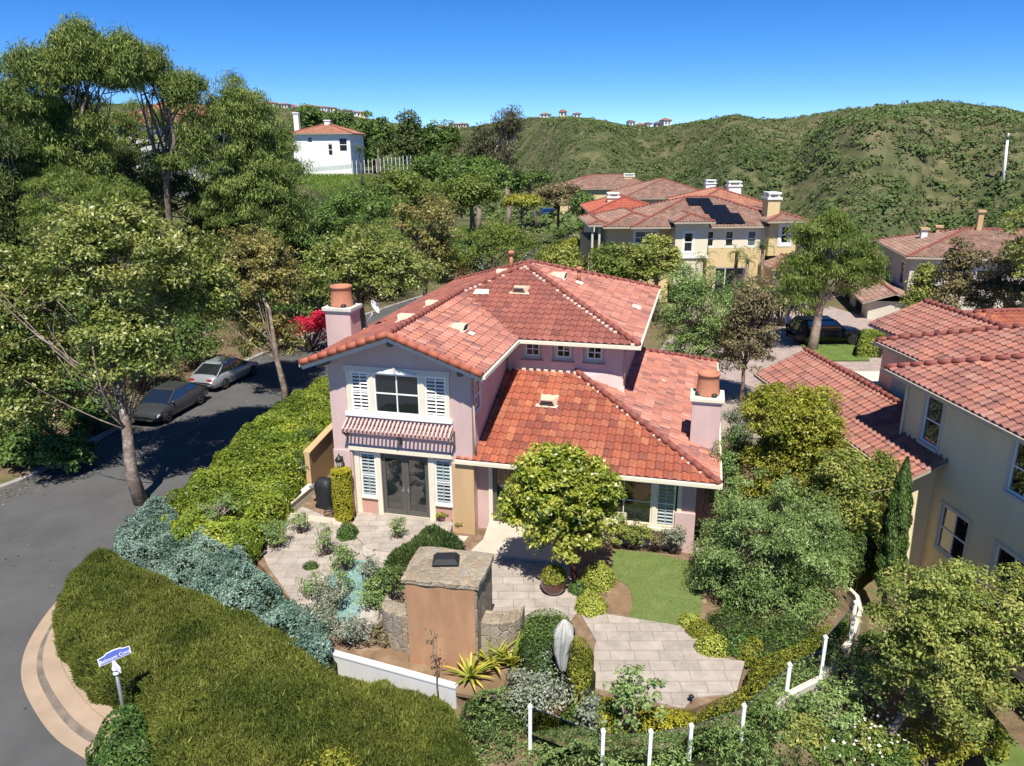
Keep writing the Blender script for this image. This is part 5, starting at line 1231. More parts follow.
def flank(px, zh, sgn):
    base = [V(*(G(a, b, 0)[:2]), 0)-fo for a, b in px]; k = MB(); n = len(base)
    k2 = []; 
    for i, p in enumerate(base): k2.append(p+Zv*zh[i])
    k.hexa([p-Zv*.3 for p in base], k2); return k.build('stone_flank', M['rubble'], t, bevel=.06)
e2 = unit(q[3]-q[0]); 
def arc_flank(start, sgn, zh):
    pts = [start+e*sgn*(1.02*math.sin(a))+e2*(.72*(1-math.cos(a))*.9-.02) for a in np.linspace(0, PI/2, 7)]
    inner = [p+e2*.55-e*sgn*.0 for p in pts]
    k = MB()
    for i in range(6):
        a, b, c, d = pts[i], pts[i+1], inner[i+1], inner[i]; z0, z1 = zh*(1-.10*i/6), zh*(1-.10*(i+1)/6)
        k.hexa([p-Zv*.3 for p in (a, b, c, d)], [a+Zv*z0, b+Zv*z1, c+Zv*(z1+.02), d+Zv*(z0+.02)])
    k.build('stone_flank', M['flag'], t, bevel=.03)
arc_flank(q[1]+e2*.35+e*.003, 1, 1.22); arc_flank(q[0]+e2*.35-e*.003, -1, 1.15)
# pond
pond = gp((331, 577), (352, 560), (378, 566), (384, 580), (366, 592), (361, 616), (344, 622), (330, 606))
sheet('water', smooth_poly(pond, 5, True), 0.012, 'water', .25)
rim = smooth_poly(gp((322, 578), (348, 552), (384, 560), (394, 584), (374, 600), (368, 624), (342, 632), (320, 612)), 4, True); g = np.random.default_rng(8)
for i, p in enumerate(rim[::2]):
    r = g.uniform(.16, .42); nm = empty('boulder', (p[0], p[1], -.05), g.uniform(0, 6), 'pale rounded boulder on the rim of the small turquoise pond', 'boulder', 'boulders around the pond')
    k = MB(); k.blob((0, 0, .05), (r*1.2, r*.9, r*.7), 10, 7, .16, i); k.build('stone', M['boulder'], nm)
for i, (px, py, r) in enumerate(((702, 553, .22), (709, 556, .26), (715, 560, .2))):
    p = G(px, py); t = empty('boulder', p, i, 'pale round stone at the foot of the right pink pier', 'boulder', 'stones by the right pier'); k = MB(); k.blob((0, 0, .04), (r*1.2, r, r*.6), 10, 7, .15, 30+i); k.build('stone', M['boulder'], t)
# covered grill
p = h2w(-.75, .40); t = empty('covered_grill', (p[0], p[1], 0), -HYAW-.15, 'grill under a black cover beside the gold column shrub', 'grill')
k = MB(); rows = [(-.02, .36, .28), (.4, .34, .28), (.84, .38, .30), (.98, .33, .28), (1.12, .25, .17), (1.15, .2, .1)]; n = 16; g = np.random.default_rng(3)
for z, a, b in rows:
    for j in range(n):
        an = 2*PI*j/n; ca, sa = math.cos(an), math.sin(an); f = (abs(ca)**4+abs(sa)**4)**-.25; w = 1+.035*math.sin(6*an+z*2); k.v.append((a*ca*f*w, b*sa*f*w, z))
for i in range(len(rows)-1):
    for j in range(n): k.f.append((i*n+j, i*n+(j+1) % n, (i+1)*n+(j+1) % n, (i+1)*n+j))
k.f.append(tuple((len(rows)-1)*n+j for j in range(n))); k.build('cover', M['black'], t, True)
k = MB(); k.box(-.62, -.18, .72, -.36, .18, .76); k.build('side_shelf', M['steel'], t)
k = MB()
for s in (-1, 1): k.lathe((.25*s, -.25, .06), [(.07, -.03), (.07, .03)], 12, (V(1, 0, 0), V(0, 0, 1), V(0, 1, 0)))
k.build('castor', M['rubber'], t)
p = h2w(-.2, -.42); t = empty('coiled_hose', (p[0], p[1], .05), 0, 'small dark coil of hose on the patio step by the gold column shrub', 'hose')
k = MB(); k.tube([(.22*math.cos(a)*(1-.012*i), .18*math.sin(a)*(1-.012*i), .03+.008*i) for i, a in enumerate(np.linspace(0, 6*PI, 40))], .018, 6); k.build('tube', M['black'], t, True)
# pot with clipped bush
p = G(553.5, 591); t = empty('plant_pot', (p[0], p[1], 0), 0, 'glossy brown round pot with a clipped bush by the front tree', 'plant pot')
k = MB(); k.lathe((0, 0, -.02), [(.20, 0), (.30, .06), (.385, .22), (.39, .36), (.34, .50), (.345, .54), (.30, .54), (.28, .48)], 24); k.build('pot', M['glaze'], t, True)
s = shrub('bush', None, (0, 0, .50), (.40, .40, .36), 'f_lime', .075, 1500, seed=21, cat=None, parent=None); s.parent = t
# covered parasol
p = G(562, 690, .0); t = empty('closed_parasol', (p[0], p[1], 0), 0, 'closed parasol in a grey white cover standing beside the clipped hedge', 'parasol')
k = MB(); k.tube([(0, 0, -.1), (0, 0, 1.1)], .03, 8); k.build('pole', M['steel'], t)
k = MB(); n = 28; g = np.random.default_rng(9); rows = [(.62, .05), (.70, .09), (.95, .125), (1.25, .165), (1.55, .205), (1.78, .225), (1.95, .17), (2.06, .09), (2.14, .03)]
for z, r in rows:
    for j in range(n): rr = r*(1+.26*math.cos(j*PI/2+1.2*z)+.12*math.sin(5*z+1.3*j)+.05*g.normal()); k.v.append((rr*math.cos(2*PI*j/n+.25*z)+.03*math.sin(4*z), rr*math.sin(2*PI*j/n+.25*z), z-.05))
for i in range(len(rows)-1):
    for j in range(n): k.f.append((i*n+j, i*n+(j+1) % n, (i+1)*n+(j+1) % n, (i+1)*n+j))
k.f.append(tuple((len(rows)-1)*n+j for j in range(n))); k.f.append(tuple(reversed(range(n)))); k.build('cover', M['canvas'], t, True)
k = MB(); k.lathe((0, 0, -.08), [(.3, 0), (.3, .08), (.06, .12)], 16); k.build('base', M['iron'], t)
# path lights
for px, py, lb in ((464, 551, 'small black path light in the rosemary bed'), (810, 636, 'small dark bench light at the right edge of the paved terrace'), (813, 703, 'small dark path light at the lower corner of the paved terrace')):
    if px > 700: px -= 0
    p = G(px if px < 700 else {810: 697, 813: 691}[px], {464: 551, 810: 630, 813: 702}[px]); t = empty('path_light', (p[0], p[1], -.02), 0, lb, 'light'); k = MB(); k.tube([(0, 0, -.1), (0, 0, .18)], .015, 6); k.build('stake', M['iron'], t)
    k = MB(); k.lathe((0, 0, .18), [(.03, -.02), (.075, .01), (.04, .05), (.015, .06)], 10); k.build('lamp_shade', M['iron'], t, True)
# street name sign
sb = V(-9.38, 15.0, -.12)
t = empty('street_sign', sb, 0, 'blue street name sign on a grey post at the sidewalk corner', 'street sign')
k = MB(); k.tube([(0, 0, -.3), (0, 0, 1.66)], .042, 10); k.build('post', M['steel'], t, True)
k = MB(); k.lathe((0, 0, 1.52), [(.05, 0), (.075, .02), (.075, .06), (.055, .08), (.055, .12), (.08, .14), (.08, .20), (.06, .22), (.05, .30), (.02, .34)], 12); k.build('finial', M['white'], t, True)
A, B = G(98.5, 664, 1.86), G(130.5, 650, 1.86); e = unit(V(B[0]-A[0], B[1]-A[1], 0)); mid = V((A[0]+B[0])/2, (A[1]+B[1])/2, 0)-V(sb[0], sb[1], 0); L = np.linalg.norm((B-A)[:2]); nn = V(e[1], -e[0], 0)
tilt = unit(Zv*.92+V(-nn[0], -nn[1], 0)*.38); nn = np.cross(e, tilt); nn = nn if nn[1] < 0 else -nn
def blade(mb, s, d0, d1, zo=0.):
    prof = [(-.5, -.085), (.5, -.085), (.5, .085), (.30, .10), (.22, .135), (0, .15), (-.22, .135), (-.30, .10), (-.5, .085)]
    c = mid+Zv*(2.0+zo); P = [c+e*x*(L-(.0 if s == 1 else .04))+tilt*(z*s*1.05) for x, z in prof]; mb.hexa([p+nn*d0 for p in P], [p+nn*d1 for p in P])
k = MB(); blade(k, 1, -.012, .006); bl = k.build('blade', M['white'], t)
k = MB(); blade(k, .86, .0062, .009); k.build('blade_face', M['signblue'], bl)
k = MB(); q0 = mid*.3+Zv*1.80; k.hexa([V(-.05, 0, 1.74)-V(0, .03, 0), V(.24, -.22, 1.72), V(.25, -.2, 1.72), V(-.04, .03, 1.74)], [V(-.05, -.03, 1.93), V(.24, -.22, 1.86), V(.25, -.2, 1.86), V(-.04, .03, 1.93)]); k.build('side_blade', M['white'], t)
k = MB(); k.bar(V(0, 0, 1.75), mid+Zv*1.95, .04); k.build('clamp', M['white'], t)
cu = bpy.data.curves.new('lettering', 'FONT'); cu.body = 'Belmont Cove'; cu.size = .115; cu.align_x = 'CENTER'; cu.align_y = 'CENTER'; cu.extrude = .002
tmp = bpy.data.objects.new('lettering', cu); COL.objects.link(tmp); me = bpy.data.meshes.new_from_object(tmp.evaluated_get(bpy.context.evaluated_depsgraph_get())); bpy.data.objects.remove(tmp)
me.materials.clear(); me.materials.append(M['white']); lo = bpy.data.objects.new('lettering', me); COL.objects.link(lo); lo.parent = bl
c = mid+Zv*2.0+nn*.0115-tilt*.015; lo.matrix_local = Matrix(((*e[:1], tilt[0], nn[0], c[0]), (e[1], tilt[1], nn[1], c[1]), (e[2], tilt[2], nn[2], c[2]), (0, 0, 0, 1)))
# glass fence with white posts
fp = [(530, 736), (602, 764), (649, 762), (689, 756), (741, 737), (786, 695), (820, 678), (850, 641), (862, 606)]
ft = [(530, 712), (603, 727), (649, 734), (690, 728), (743, 702), (789, 661), (823, 632), (855, 592), None]
b0 = G(*fp[1], 0); t = empty('glass_fence', (b0[0], b0[1], 0), 0, 'clear glass fence with white posts along the lower right garden edge', 'fence')
W0 = V(b0[0], b0[1], 0); prev = None
for (a, bb) in zip(fp[:8], ft[:8]):
    p = G(*a, 0)-W0; zt = GY(*bb, (p+W0)[1])[2]; zt = min(1.25, max(.85, zt-.1))
    k = MB(); k.box(p[0]-.04, p[1]-.04, -.9, p[0]+.04, p[1]+.04, zt); k.hexa([(p[0]-.055, p[1]-.055, zt), (p[0]+.055, p[1]-.055, zt), (p[0]+.055, p[1]+.055, zt), (p[0]-.055, p[1]+.055, zt)], [(p[0]-.02, p[1]-.02, zt+.06), (p[0]+.02, p[1]-.02, zt+.06), (p[0]+.02, p[1]+.02, zt+.06), (p[0]-.02, p[1]+.02, zt+.06)]); k.build('post', M['white'], t)
    if prev is not None:
        k = MB(); d = unit(p-prev[0]); k.bar(prev[0]+d*.05+Zv*(.07+(min(prev[1], zt)-.1)/2), p-d*.05+Zv*(.07+(min(prev[1], zt)-.1)/2), .012, min(prev[1], zt)-.1); k.build('glass_panel', M['clear'], t)
    prev = (p, zt)
wall_run('low_wall', 'low white kerb wall under the glass fence', 'wall', [G(*q, 0) for q in ((776, 704), (786, 696), (820, 679), (850, 643), (861, 610), (857, 596), (849, 588))], .10, -1.2, -.02, 'paleconc', 'paleconc', .04, .01)
# fence on the left rise and behind the right house
def post_fence(name, label, A, B, n, h, mat, panel=None, pm='white'):
    t = empty(name, A, 0, label, 'fence'); A, B = np.array(A), np.array(B)
    for i in range(n):
        p = (B-A)*i/(n-1); k = MB(); k.box(p[0]-.04, p[1]-.04, p[2]-1, p[0]+.04, p[1]+.04, p[2]+h); k.build('post', M[mat], t)
    if panel:
        k = MB(); d = unit(B-A); k.bar(d*.1+Zv*h*panel/2, B-A+Zv*h*panel/2, .06, h*panel); k.build('rails', M[pm], t)
def tp(px, py, Y): q = GY(px, py, Y); return (q[0], q[1], TZ(q[0], q[1]))
post_fence('white_fence', 'long white post fence along the crest of the green slope', GY(312, 172, 122), GY(411, 163, 128), 26, 1.15, 'white', .55, 'clear')
post_fence('white_fence', 'white posts in front of a reddish rail left of the grey beige house', GY(864, 260, 78), GY(896, 270, 76), 5, 1.7, 'white', .8, 'pinkdark')
# ================================================================== VEGETATION
def gr(x, y): return V(x, y, TZ(x, y))
def ptree(name, label, Y, boxes, basepx=None, cat='tree', base=None, **kw):
    """tree at distance Y whose crown fills the given sight-line boxes"""
    if basepx is not None: b = GY(basepx, 300, Y)
    else: b = GY((boxes[0][0]+boxes[0][1])/2, 300, Y)
    base = gr(b[0], Y) if base is None else base; lo = px_lobes(base, boxes, Y)
    return tree(name, label, cat, base, lo, **kw)
# --- left: the street trees
tree('street_tree', 'big broad leaved street tree with pale crooked limbs beside the grey sedan', 'tree', (lambda p: V(p[0], p[1], -.25))(G(143, 503, -.2)),
     px_lobes(G(143, 503, -.2), [(45, 190, 198, 330, .8, 0), (-40, 70, 240, 420, .8, 0), (150, 238, 225, 350, .7, 3.0), (70, 175, 300, 395, .7, -1.2), (-30, 60, 330, 455, .6, -1.0)], 29.3),
     leaf=.185, k=820, cr=.55, per=95, mat='f_street', bark='barkgrey', forkat=(-.2, .1, 3.1), r0=.24, limbr=.42, seed=3, limbs=30, aspect=.42, shell=.35, lean=(-1.0, 0), twig=.08, jit=.6)
ptree('street_tree', 'broad leaved street tree with bare lower limbs standing past the two parked cars', 41.5, [(200, 302, 228, 325), (235, 300, 300, 372, .8, -.6), (200, 250, 260, 345, .8)], 277, base=V(*G(286, 408, -.2)[:2], -.25), forkat=(-.25, .1, 2.7), limbr=.45, leaf=.18, k=440, cr=.5, per=92, mat='f_street2', bark='barkgrey', r0=.17, seed=5, limbs=14, shell=.3, aspect=.42, jit=.6)
ptree('street_tree', 'round yellow green street tree behind the left chimney', 47., [(312, 420, 226, 300), (340, 440, 240, 310), (300, 350, 245, 320)], 360, leaf=.2, k=320, cr=.6, per=85, mat='f_street', bark='bark', r0=.2, seed=7, limbs=24, shell=.4, aspect=.45)
ptree('street_tree', 'tall bronzed broad leaved tree further along the street behind the yellow green one', 60., [(393, 462, 192, 260), (400, 455, 225, 290)], 425, leaf=.24, k=130, cr=.7, per=60, mat='f_street2', seed=9, limbs=20, shell=.4)
# pines
PK = dict(leaf=.34, aspect=.15, mat='f_pine', bark='bark', up=1.1, flat=.8, shell=.15, jit=.9, cr=.85, limbs=26, r0=.26, hang=(0, 0, 1.0))
ptree('pine_tree', 'tall pine at the far left edge of the photo', 50, [(-50, 60, 58, 200), (-60, 50, 150, 260), (5, 60, 42, 120), (0, 75, 105, 240)], 5, k=480, per=200, seed=11, **PK)
ptree('pine_tree', 'tallest pine rising left of the villa gap', 53, [(45, 112, 34, 110), (95, 140, 45, 105), (35, 112, 85, 215), (60, 100, 26, 70), (112, 140, 34, 80)], 85, k=520, per=200, seed=12, **PK)
ptree('pine_tree', 'open pine with a bare dark trunk in front of the half hidden villa', 56, [(128, 175, 48, 104), (160, 206, 72, 122), (120, 150, 50, 92), (182, 216, 112, 205, .8), (150, 185, 150, 180)], 177, k=250, per=170, seed=13, **PK)
ptree('pine_tree', 'dark bushy pine left of the white villa on the rise', 58, [(205, 285, 92, 190), (195, 300, 150, 250), (235, 312, 120, 270), (215, 262, 80, 130)], 252, k=560, per=200, seed=14, **{**PK, 'mat': 'f_pine'})
ptree('pine_tree', 'low dark pine filling the gap below the half hidden villa', 60, [(60, 215, 158, 240), (180, 250, 180, 260), (90, 150, 148, 175)], 150, k=360, per=140, seed=15, **{**PK, 'mat': 'f_pinedark'})
ptree('pine_tree', 'shaded pine low at the left edge behind the big street tree', 47, [(-40, 50, 170, 330), (-30, 30, 120, 220)], 0, k=330, per=140, seed=16, **{**PK, 'mat': 'f_pinedark'})
ptree('pepper_tree', 'feathery bright green tree below the tallest pine', 44, [(30, 100, 168, 240), (80, 145, 178, 235), (25, 60, 200, 260)], 70, leaf=.26, aspect=.16, k=150, cr=.6, per=110, mat='f_green', seed=17, limbs=12, up=1., jit=.8, hang=(0, 0, .8))
ptree('pine_tree', 'thin pine whose branches cross in front of the half hidden villa', 62, [(98, 165, 92, 180), (150, 216, 95, 185), (70, 120, 120, 200)], 112, k=120, per=150, seed=18, **{**PK, 'cr': .7})
# dark understory along the far side of the street
g = np.random.default_rng(77)
_ul = [((-23.5, 33), 2.2, 2.6, 'f_mid', 'shaded round shrub behind the sword leaved plants at the left kerb'), ((-22.6, 37.5), 2.0, 3.4, 'f_dark', 'dark shrub under the big street tree opposite the grey sedan'), ((-21.6, 42), 2.0, 3.6, 'f_mid', 'tall shrub behind the grey sedan'), ((-20.2, 46.5), 2.0, 3.2, 'f_dark', 'dark shrub behind the silver car'), ((-18.2, 52), 2.4, 4.2, 'f_mid', 'tall green shrub above the bend past the silver car'), ((-15.2, 58), 2.3, 4.0, 'f_dark', 'dark green shrub in the bend of the street'), ((-25, 29.5), 2.0, 2.4, 'f_dark', 'dark shrub at the left edge above the kerb'), ((-27, 36), 3, 5.2, 'f_dark', 'large dark shrub behind the left kerb planting'), ((-26, 43), 3, 5.4, 'f_dark', 'large dark shrub behind the street tree crown'), ((-23.5, 50), 3, 5.6, 'f_mid', 'large green shrub below the pines behind the silver car'), ((-20, 57), 3, 5.6, 'f_mid', 'large green shrub below the dark bushy pine')]
for i, ((x, y), r, h, mt, lb) in enumerate(_ul):
    shrub('shrub', lb, gr(x, y), (r, r, h*.62), mt, .20, 3600, seed=100+i, loose=True, k=60)
for i, (px, py, n, L) in enumerate(((8, 470, 34, 1.7), (22, 455, 30, 1.5), (60, 440, 26, 1.6))):
    p = G(px, py, -.2); fan_plant('sword_plant', ['pale striped sword leaved plant nearest the kerb at the left edge', 'pale sword leaved plant second from the left edge', 'green sword leaved plant under the big street tree'][i], (p[0]-.5, p[1]+.3, -.25), n, L, .11, 'f_agave', 40+i)
shrub('bougainvillea', 'bougainvillea with crimson flowers beyond the street left of the chimney', gr(*G(309, 351, -.2)[:2]), (2.6, 1.4, 1.5), 'f_red', .18, 3600, seed=61, loose=True, k=26)
_ul2 = [((-19.6, 30.6), 'f_mid'), ((-22, 31.5), 'f_dark'), ((-20.8, 35.5), 'f_dark'), ((-24.5, 39.5), 'f_mid'), ((-29, 46), 'f_dark'), ((-29, 54), 'f_mid'), ((-24, 62), 'f_dark'), ((-16, 64), 'f_mid'), ((-12, 68), 'f_green'), ((-19, 72), 'f_mid'), ((-26, 74), 'f_green'), ((-11, 74), 'f_dark')]
_ul2n = ['low shrub at the kerb under the left end of the street tree shade', 'rounded dark shrub behind the sword leaved plants', 'dark shrub beside the bonnet of the grey sedan', 'broad shrub in the second row behind the grey sedan', 'dark shrub among the left pine trunks', 'broad shrub below the open pine', 'dark shrub below the dark bushy pine', 'green shrub right of the dark bushy pine', 'bright shrub above the street bend', 'tall shrub at the foot of the green slope', 'bright shrub below the white villa slope', 'dark shrub before the grey green slope tree']
for i, ((x, y), mt) in enumerate(_ul2):
    r = 1.3 if i in (0, 1, 2) else 3.2; shrub('shrub', _ul2n[i], gr(x, y), (r, r, .8 if i in (0, 1, 2) else 2.6), mt, .2, 3200, seed=140+i, loose=True, k=56)
ptree('round_tree', 'mid green tree filling the gap right of the dark bushy pine', 68, [(262, 335, 195, 262), (290, 340, 215, 285)], leaf=.28, k=150, cr=.9, per=90, mat='f_mid', seed=150, limbs=10)
ptree('round_tree', 'dark green tree behind the bronzed street tree', 64, [(180, 262, 205, 270)], leaf=.28, k=110, cr=.9, per=90, mat='f_dark', seed=151, limbs=10)
# middle distance
mids = [
 ('round_tree', 'broad grey green tree at the foot of the green slope', 78, [(318, 400, 190, 240), (300, 350, 205, 250)], dict(mat='f_mid', k=120, cr=1.0, per=90, leaf=.30)),
 ('round_tree', 'bright round tree on top of the green slope end', 88, [(368, 432, 168, 225), (395, 448, 182, 235)], dict(mat='f_green', k=120, cr=1.1, per=90, leaf=.32)),
 ('round_tree', 'dark round tree below the palms right of the white fence', 112, [(412, 456, 154, 195)], dict(mat='f_dark', k=80, cr=1.2, per=90, leaf=.4)),
 ('round_tree', 'mid green tree in front of the eucalyptus', 104, [(440, 500, 158, 205), (455, 512, 163, 200)], dict(mat='f_mid', k=130, cr=1.3, per=90, leaf=.4)),
 ('round_tree', 'leaning bright green tree with a pale forked trunk by the far driveway', 98, [(448, 500, 174, 212), (452, 488, 190, 216)], dict(mat='f_green', k=120, cr=1.2, per=90, leaf=.36)),
 ('round_tree', 'small light green tree with a thin brown trunk in the far driveway', 102, [(504, 540, 195, 210)], dict(mat='f_lime', k=45, cr=.9, per=80, leaf=.3, basepx=522)),
 ('round_tree', 'bronze green tree with reddish twin trunks beside the blue car', 106, [(532, 582, 185, 212)], dict(mat='f_brown', k=80, cr=1.0, per=90, leaf=.32, basepx=558, bark='barkred')),
 ('round_tree', 'dark thin tree between the bronze tree and the red roof', 101, [(570, 594, 192, 228)], dict(mat='f_dark', k=50, cr=.8, per=80, leaf=.3)),
 ('round_tree', 'dark round shrub tree right of the eucalyptus', 125, [(520, 552, 172, 192), (498, 530, 170, 200)], dict(mat='f_dark', k=70, cr=1.2, per=80, leaf=.4)),
 ('round_tree', 'feathery light green tree directly behind the main roof peak', 63, [(455, 545, 228, 272), (470, 530, 222, 262), (430, 480, 250, 290)], dict(mat='f_green', k=190, cr=.8, per=90, leaf=.26, aspect=.25)),
 ('round_tree', 'bronze tinted tree right of the roof peak', 66, [(538, 578, 247, 278)], dict(mat='f_autumn', k=80, cr=.8, per=90, leaf=.26)),
 ('round_tree', 'green leafy tree in front of the yellow house left corner', 61, [(585, 640, 248, 292), (600, 655, 247, 292)], dict(mat='f_green', k=150, cr=.75, per=90, leaf=.25)),
 ('round_tree', 'amber tinted tree before the double window of the yellow house', 59, [(632, 680, 238, 290)], dict(mat='f_autumn', k=80, cr=.75, per=80, leaf=.25)),
 ('round_tree', 'green tree behind the round yellow green street tree', 70, [(335, 400, 232, 285)], dict(mat='f_mid', k=80, cr=.9, per=80, leaf=.3)),
]
for i, (nm, lb, Y, bx, kw) in enumerate(mids):
    ptree(nm, lb, Y, bx, kw.pop('basepx', None), seed=200+i, r0=.2, limbs=14, **{'shell': .45, **kw})
ptree('eucalyptus_tree', 'tall sparse dark eucalyptus standing against the sky', 118, [(492, 522, 112, 165, .9), (480, 520, 140, 190), (500, 521, 105, 135)], 506, leaf=.42, aspect=.25, k=105, cr=1.15, per=60, mat='f_euc', bark='barkpale', r0=.4, seed=230, limbs=26, shell=.1, hang=(0, 0, -.6), jit=.8)
ptree('eucalyptus_tree', 'dense brownish eucalyptus just left of the tall sparse one', 120, [(466, 500, 122, 190), (462, 490, 140, 200)], 478, leaf=.42, aspect=.25, k=140, cr=1.2, per=70, mat='f_euc', bark='barkpale', r0=.4, seed=231, limbs=18, shell=.2, hang=(0, 0, -.6), jit=.8)
for i, (a, b, c, d, Y, lb, mt) in enumerate(((352, 378, 112, 168, 142, 'dark tree right behind the white villa', 'f_mid'), (372, 392, 116, 160, 150, 'dark tree second right of the white villa', 'f_dark'), (394, 424, 108, 166, 146, 'tallest dark conifer shaped tree on the left crest', 'f_pinedark'), (422, 442, 122, 168, 150, 'dark tree right of the tallest crest tree', 'f_mid'), (438, 458, 124, 172, 152, 'last dark tree of the crest row before the palms', 'f_dark'), (330, 352, 112, 135, 160, 'tree crown showing above the white villa roof', 'f_dark'), (296, 322, 108, 130, 165, 'tree crown between the two chimneys of the white villa', 'f_mid'))):
    ptree('crest_tree', lb, Y, [(a, b, c, d, .8), (a+2, b-2, (c+d)/2, d+6, .8)], leaf=.5, k=75, cr=1.3, per=80, mat=mt, seed=240+i, limbs=8, r0=.25, shell=.35)
for i, (px, py, Y, h, L, lb) in enumerate(((234, 78, 100, 13, 1.9, 'slender palm showing above the dark bushy pine'), (216, 98, 92, 9, 2.4, 'second palm among the pine tops'), (376, 146, 122, 4.2, 1.6, 'yellowish young palm right of the white villa'), (460, 142, 150, 6, 2.6, 'palm left of the brownish eucalyptus'), (446, 150, 146, 5, 2.4, 'lower palm beside the crest trees'), (360, 150, 118, 3.4, 1.5, 'small palm beside the white villa wall'))):
    p = GY(px, py, Y); b = gr(p[0], Y); palm('palm_tree', lb, b, max(2.5, p[2]-b[2]), L, 30, seed=260+i)
for i, (px, py, Y, h, L, lb) in enumerate(((706, 262, 62.5, 3, 1.5, 'palm before the white bay of the yellow house'), (737, 252, 63.2, 3.6, 1.25, 'palm standing between the two dark shadows on the tan wall'), (766, 248, 62.8, 4, 1.35, 'palm at the corner of the small lower roof'), (746, 262, 62, 3, 1.1, 'shorter palm in the middle of the tan wall'), (824, 226, 60, 7, 2.4, 'large palm whose fronds rise above the pepper tree'))):
    p = GY(px, py, Y); b = gr(p[0], Y); palm('palm_tree', lb, b, max(2.0, p[2]-b[2]), L, 22, seed=270+i)
# right of the main house
ptree('olive_tree', 'grey green olive tree beside the right corner of the main roof', 40.5, [(650, 735, 266, 350), (655, 735, 310, 400), (690, 745, 300, 390)], 698, leaf=.15, aspect=.3, k=280, cr=.5, per=110, mat='f_olive', seed=301, limbs=22, r0=.16, shell=.35, hang=(0, 0, .5))
ptree('bronze_tree', 'bronze grey tree with thin dark trunks between the olive and the motor court', 38.5, [(728, 778, 276, 350), (722, 775, 310, 385)], 748, leaf=.15, aspect=.4, k=170, cr=.45, per=100, mat='f_brown', seed=302, limbs=18, r0=.11, shell=.3)
ptree('pepper_tree', 'big feathery pepper tree on the motor court lawn', 50, [(790, 860, 214, 260), (776, 826, 240, 322), (838, 884, 238, 318), (805, 870, 250, 300), (815, 850, 205, 250)], 818, leaf=.28, aspect=.18, k=330, cr=.62, per=130, mat='f_green', bark='barkpale', r0=.30, seed=303, limbs=30, shell=.25, hang=(0, 0, -1.1), up=.9, jit=.7)
for i, (a, b, c, d, Y, lb, mt) in enumerate(((905, 942, 262, 322, 51, 'thin leaved tree before the white wall of the grey beige house', 'f_autumn'), (926, 990, 240, 322, 50, 'dark bronze conifer right of the thin leaved tree', 'f_brown'), (972, 1045, 240, 322, 49, 'dark bronze conifer at the right edge', 'f_brown'))):
    ptree('conifer', lb, Y, [(a, b, (c+d)/2-8, d, .8), (a+(b-a)*.2, b-(b-a)*.2, c, (c+d)/2+10, .8)], leaf=.22, k=120, cr=.55, per=(55 if i == 0 else 90), mat=mt, seed=310+i, limbs=14, r0=.15, shell=.25, aspect=.4)
ptree('broad_tree', 'yellow green broad leaved tree top at the right edge above the conifers', 46, [(1000, 1060, 208, 245), (1005, 1070, 225, 290)], 1034, leaf=.2, k=90, cr=.5, per=60, mat='f_street', seed=316, limbs=10)
hedge('box_hedge', 'bright clipped block of hedge on the motor court', 'hedge', [G(857, 355, 0)[:2], G(880, 355, 0)[:2], G(884, 342, 0)[:2], G(860, 342, 0)[:2]], -.2, 1.0, 'f_hedge', .12, 260, seed=9, bump=.03, rnd_edge=.15)
for i, (px, py, rx, h, lb, mt) in enumerate(((785, 290, 1.6, 2.2, 'green shrub below the small lower roof of the yellow house', 'f_mid'), (770, 300, 1.5, 1.9, 'dark hedge shrub at the edge of the motor court', 'f_dark'), (690, 285, 1.8, 2.4, 'shrub before the arched door of the yellow house', 'f_dark'), (735, 292, 1.9, 2.0, 'rounded shrub below the tan wall', 'f_mid'), (806, 300, 1.5, 2.2, 'light shrub left of the pepper tree', 'f_green'), (870, 268, 2., 1.8, 'bright green shrubs before the reddish rail', 'f_lime'), (885, 275, 1.6, 1.6, 'bright green shrub left of the grey beige house', 'f_green'))):
    p = GY(px, py, 57 if px < 850 else 70); shrub('shrub', lb, gr(p[0], p[1]), (rx, rx, h), mt, .2, 1800, seed=320+i, loose=True, k=30)
for i, (px, py, Y, rx, h, lb, mt) in enumerate(((452, 215, 90, 1.8, 2.0, 'dark shrub at the mouth of the far driveway', 'f_dark'), (470, 226, 88, 2.0, 1.6, 'low dark hedge shrub along the far driveway', 'f_mid'), (482, 228, 86, 1.6, 1.5, 'rounded shrub at the bend before the far driveway', 'f_dark'), (464, 234, 80, .9, 1.2, 'coral flowered shrub by the far road', 'f_coral'), (478, 237, 80, 1.2, 1.3, 'pale green shrub beside the coral flowers', 'f_grey'), (440, 235, 78, 2.2, 2.4, 'dark shrub mass left of the coral flowers', 'f_dark'), (576, 226, 98, 1.8, 1.1, 'light green ground shrub on the far lawn', 'f_lime'), (594, 240, 70, 1.2, 2.2, 'dark upright shrub at the corner of the yellow house porch', 'f_dark'), (560, 222, 104, 1.6, 1.6, 'dark hedge behind the far lawn', 'f_dark'), (588, 215, 99, 1.5, 3.0, 'tall narrow shrub before the red roof', 'f_mid'))):
    p = GY(px, py, Y); shrub('shrub', lb, gr(p[0], Y), (rx, rx, h), mt, .24, 1500, seed=340+i, loose=True, k=30)
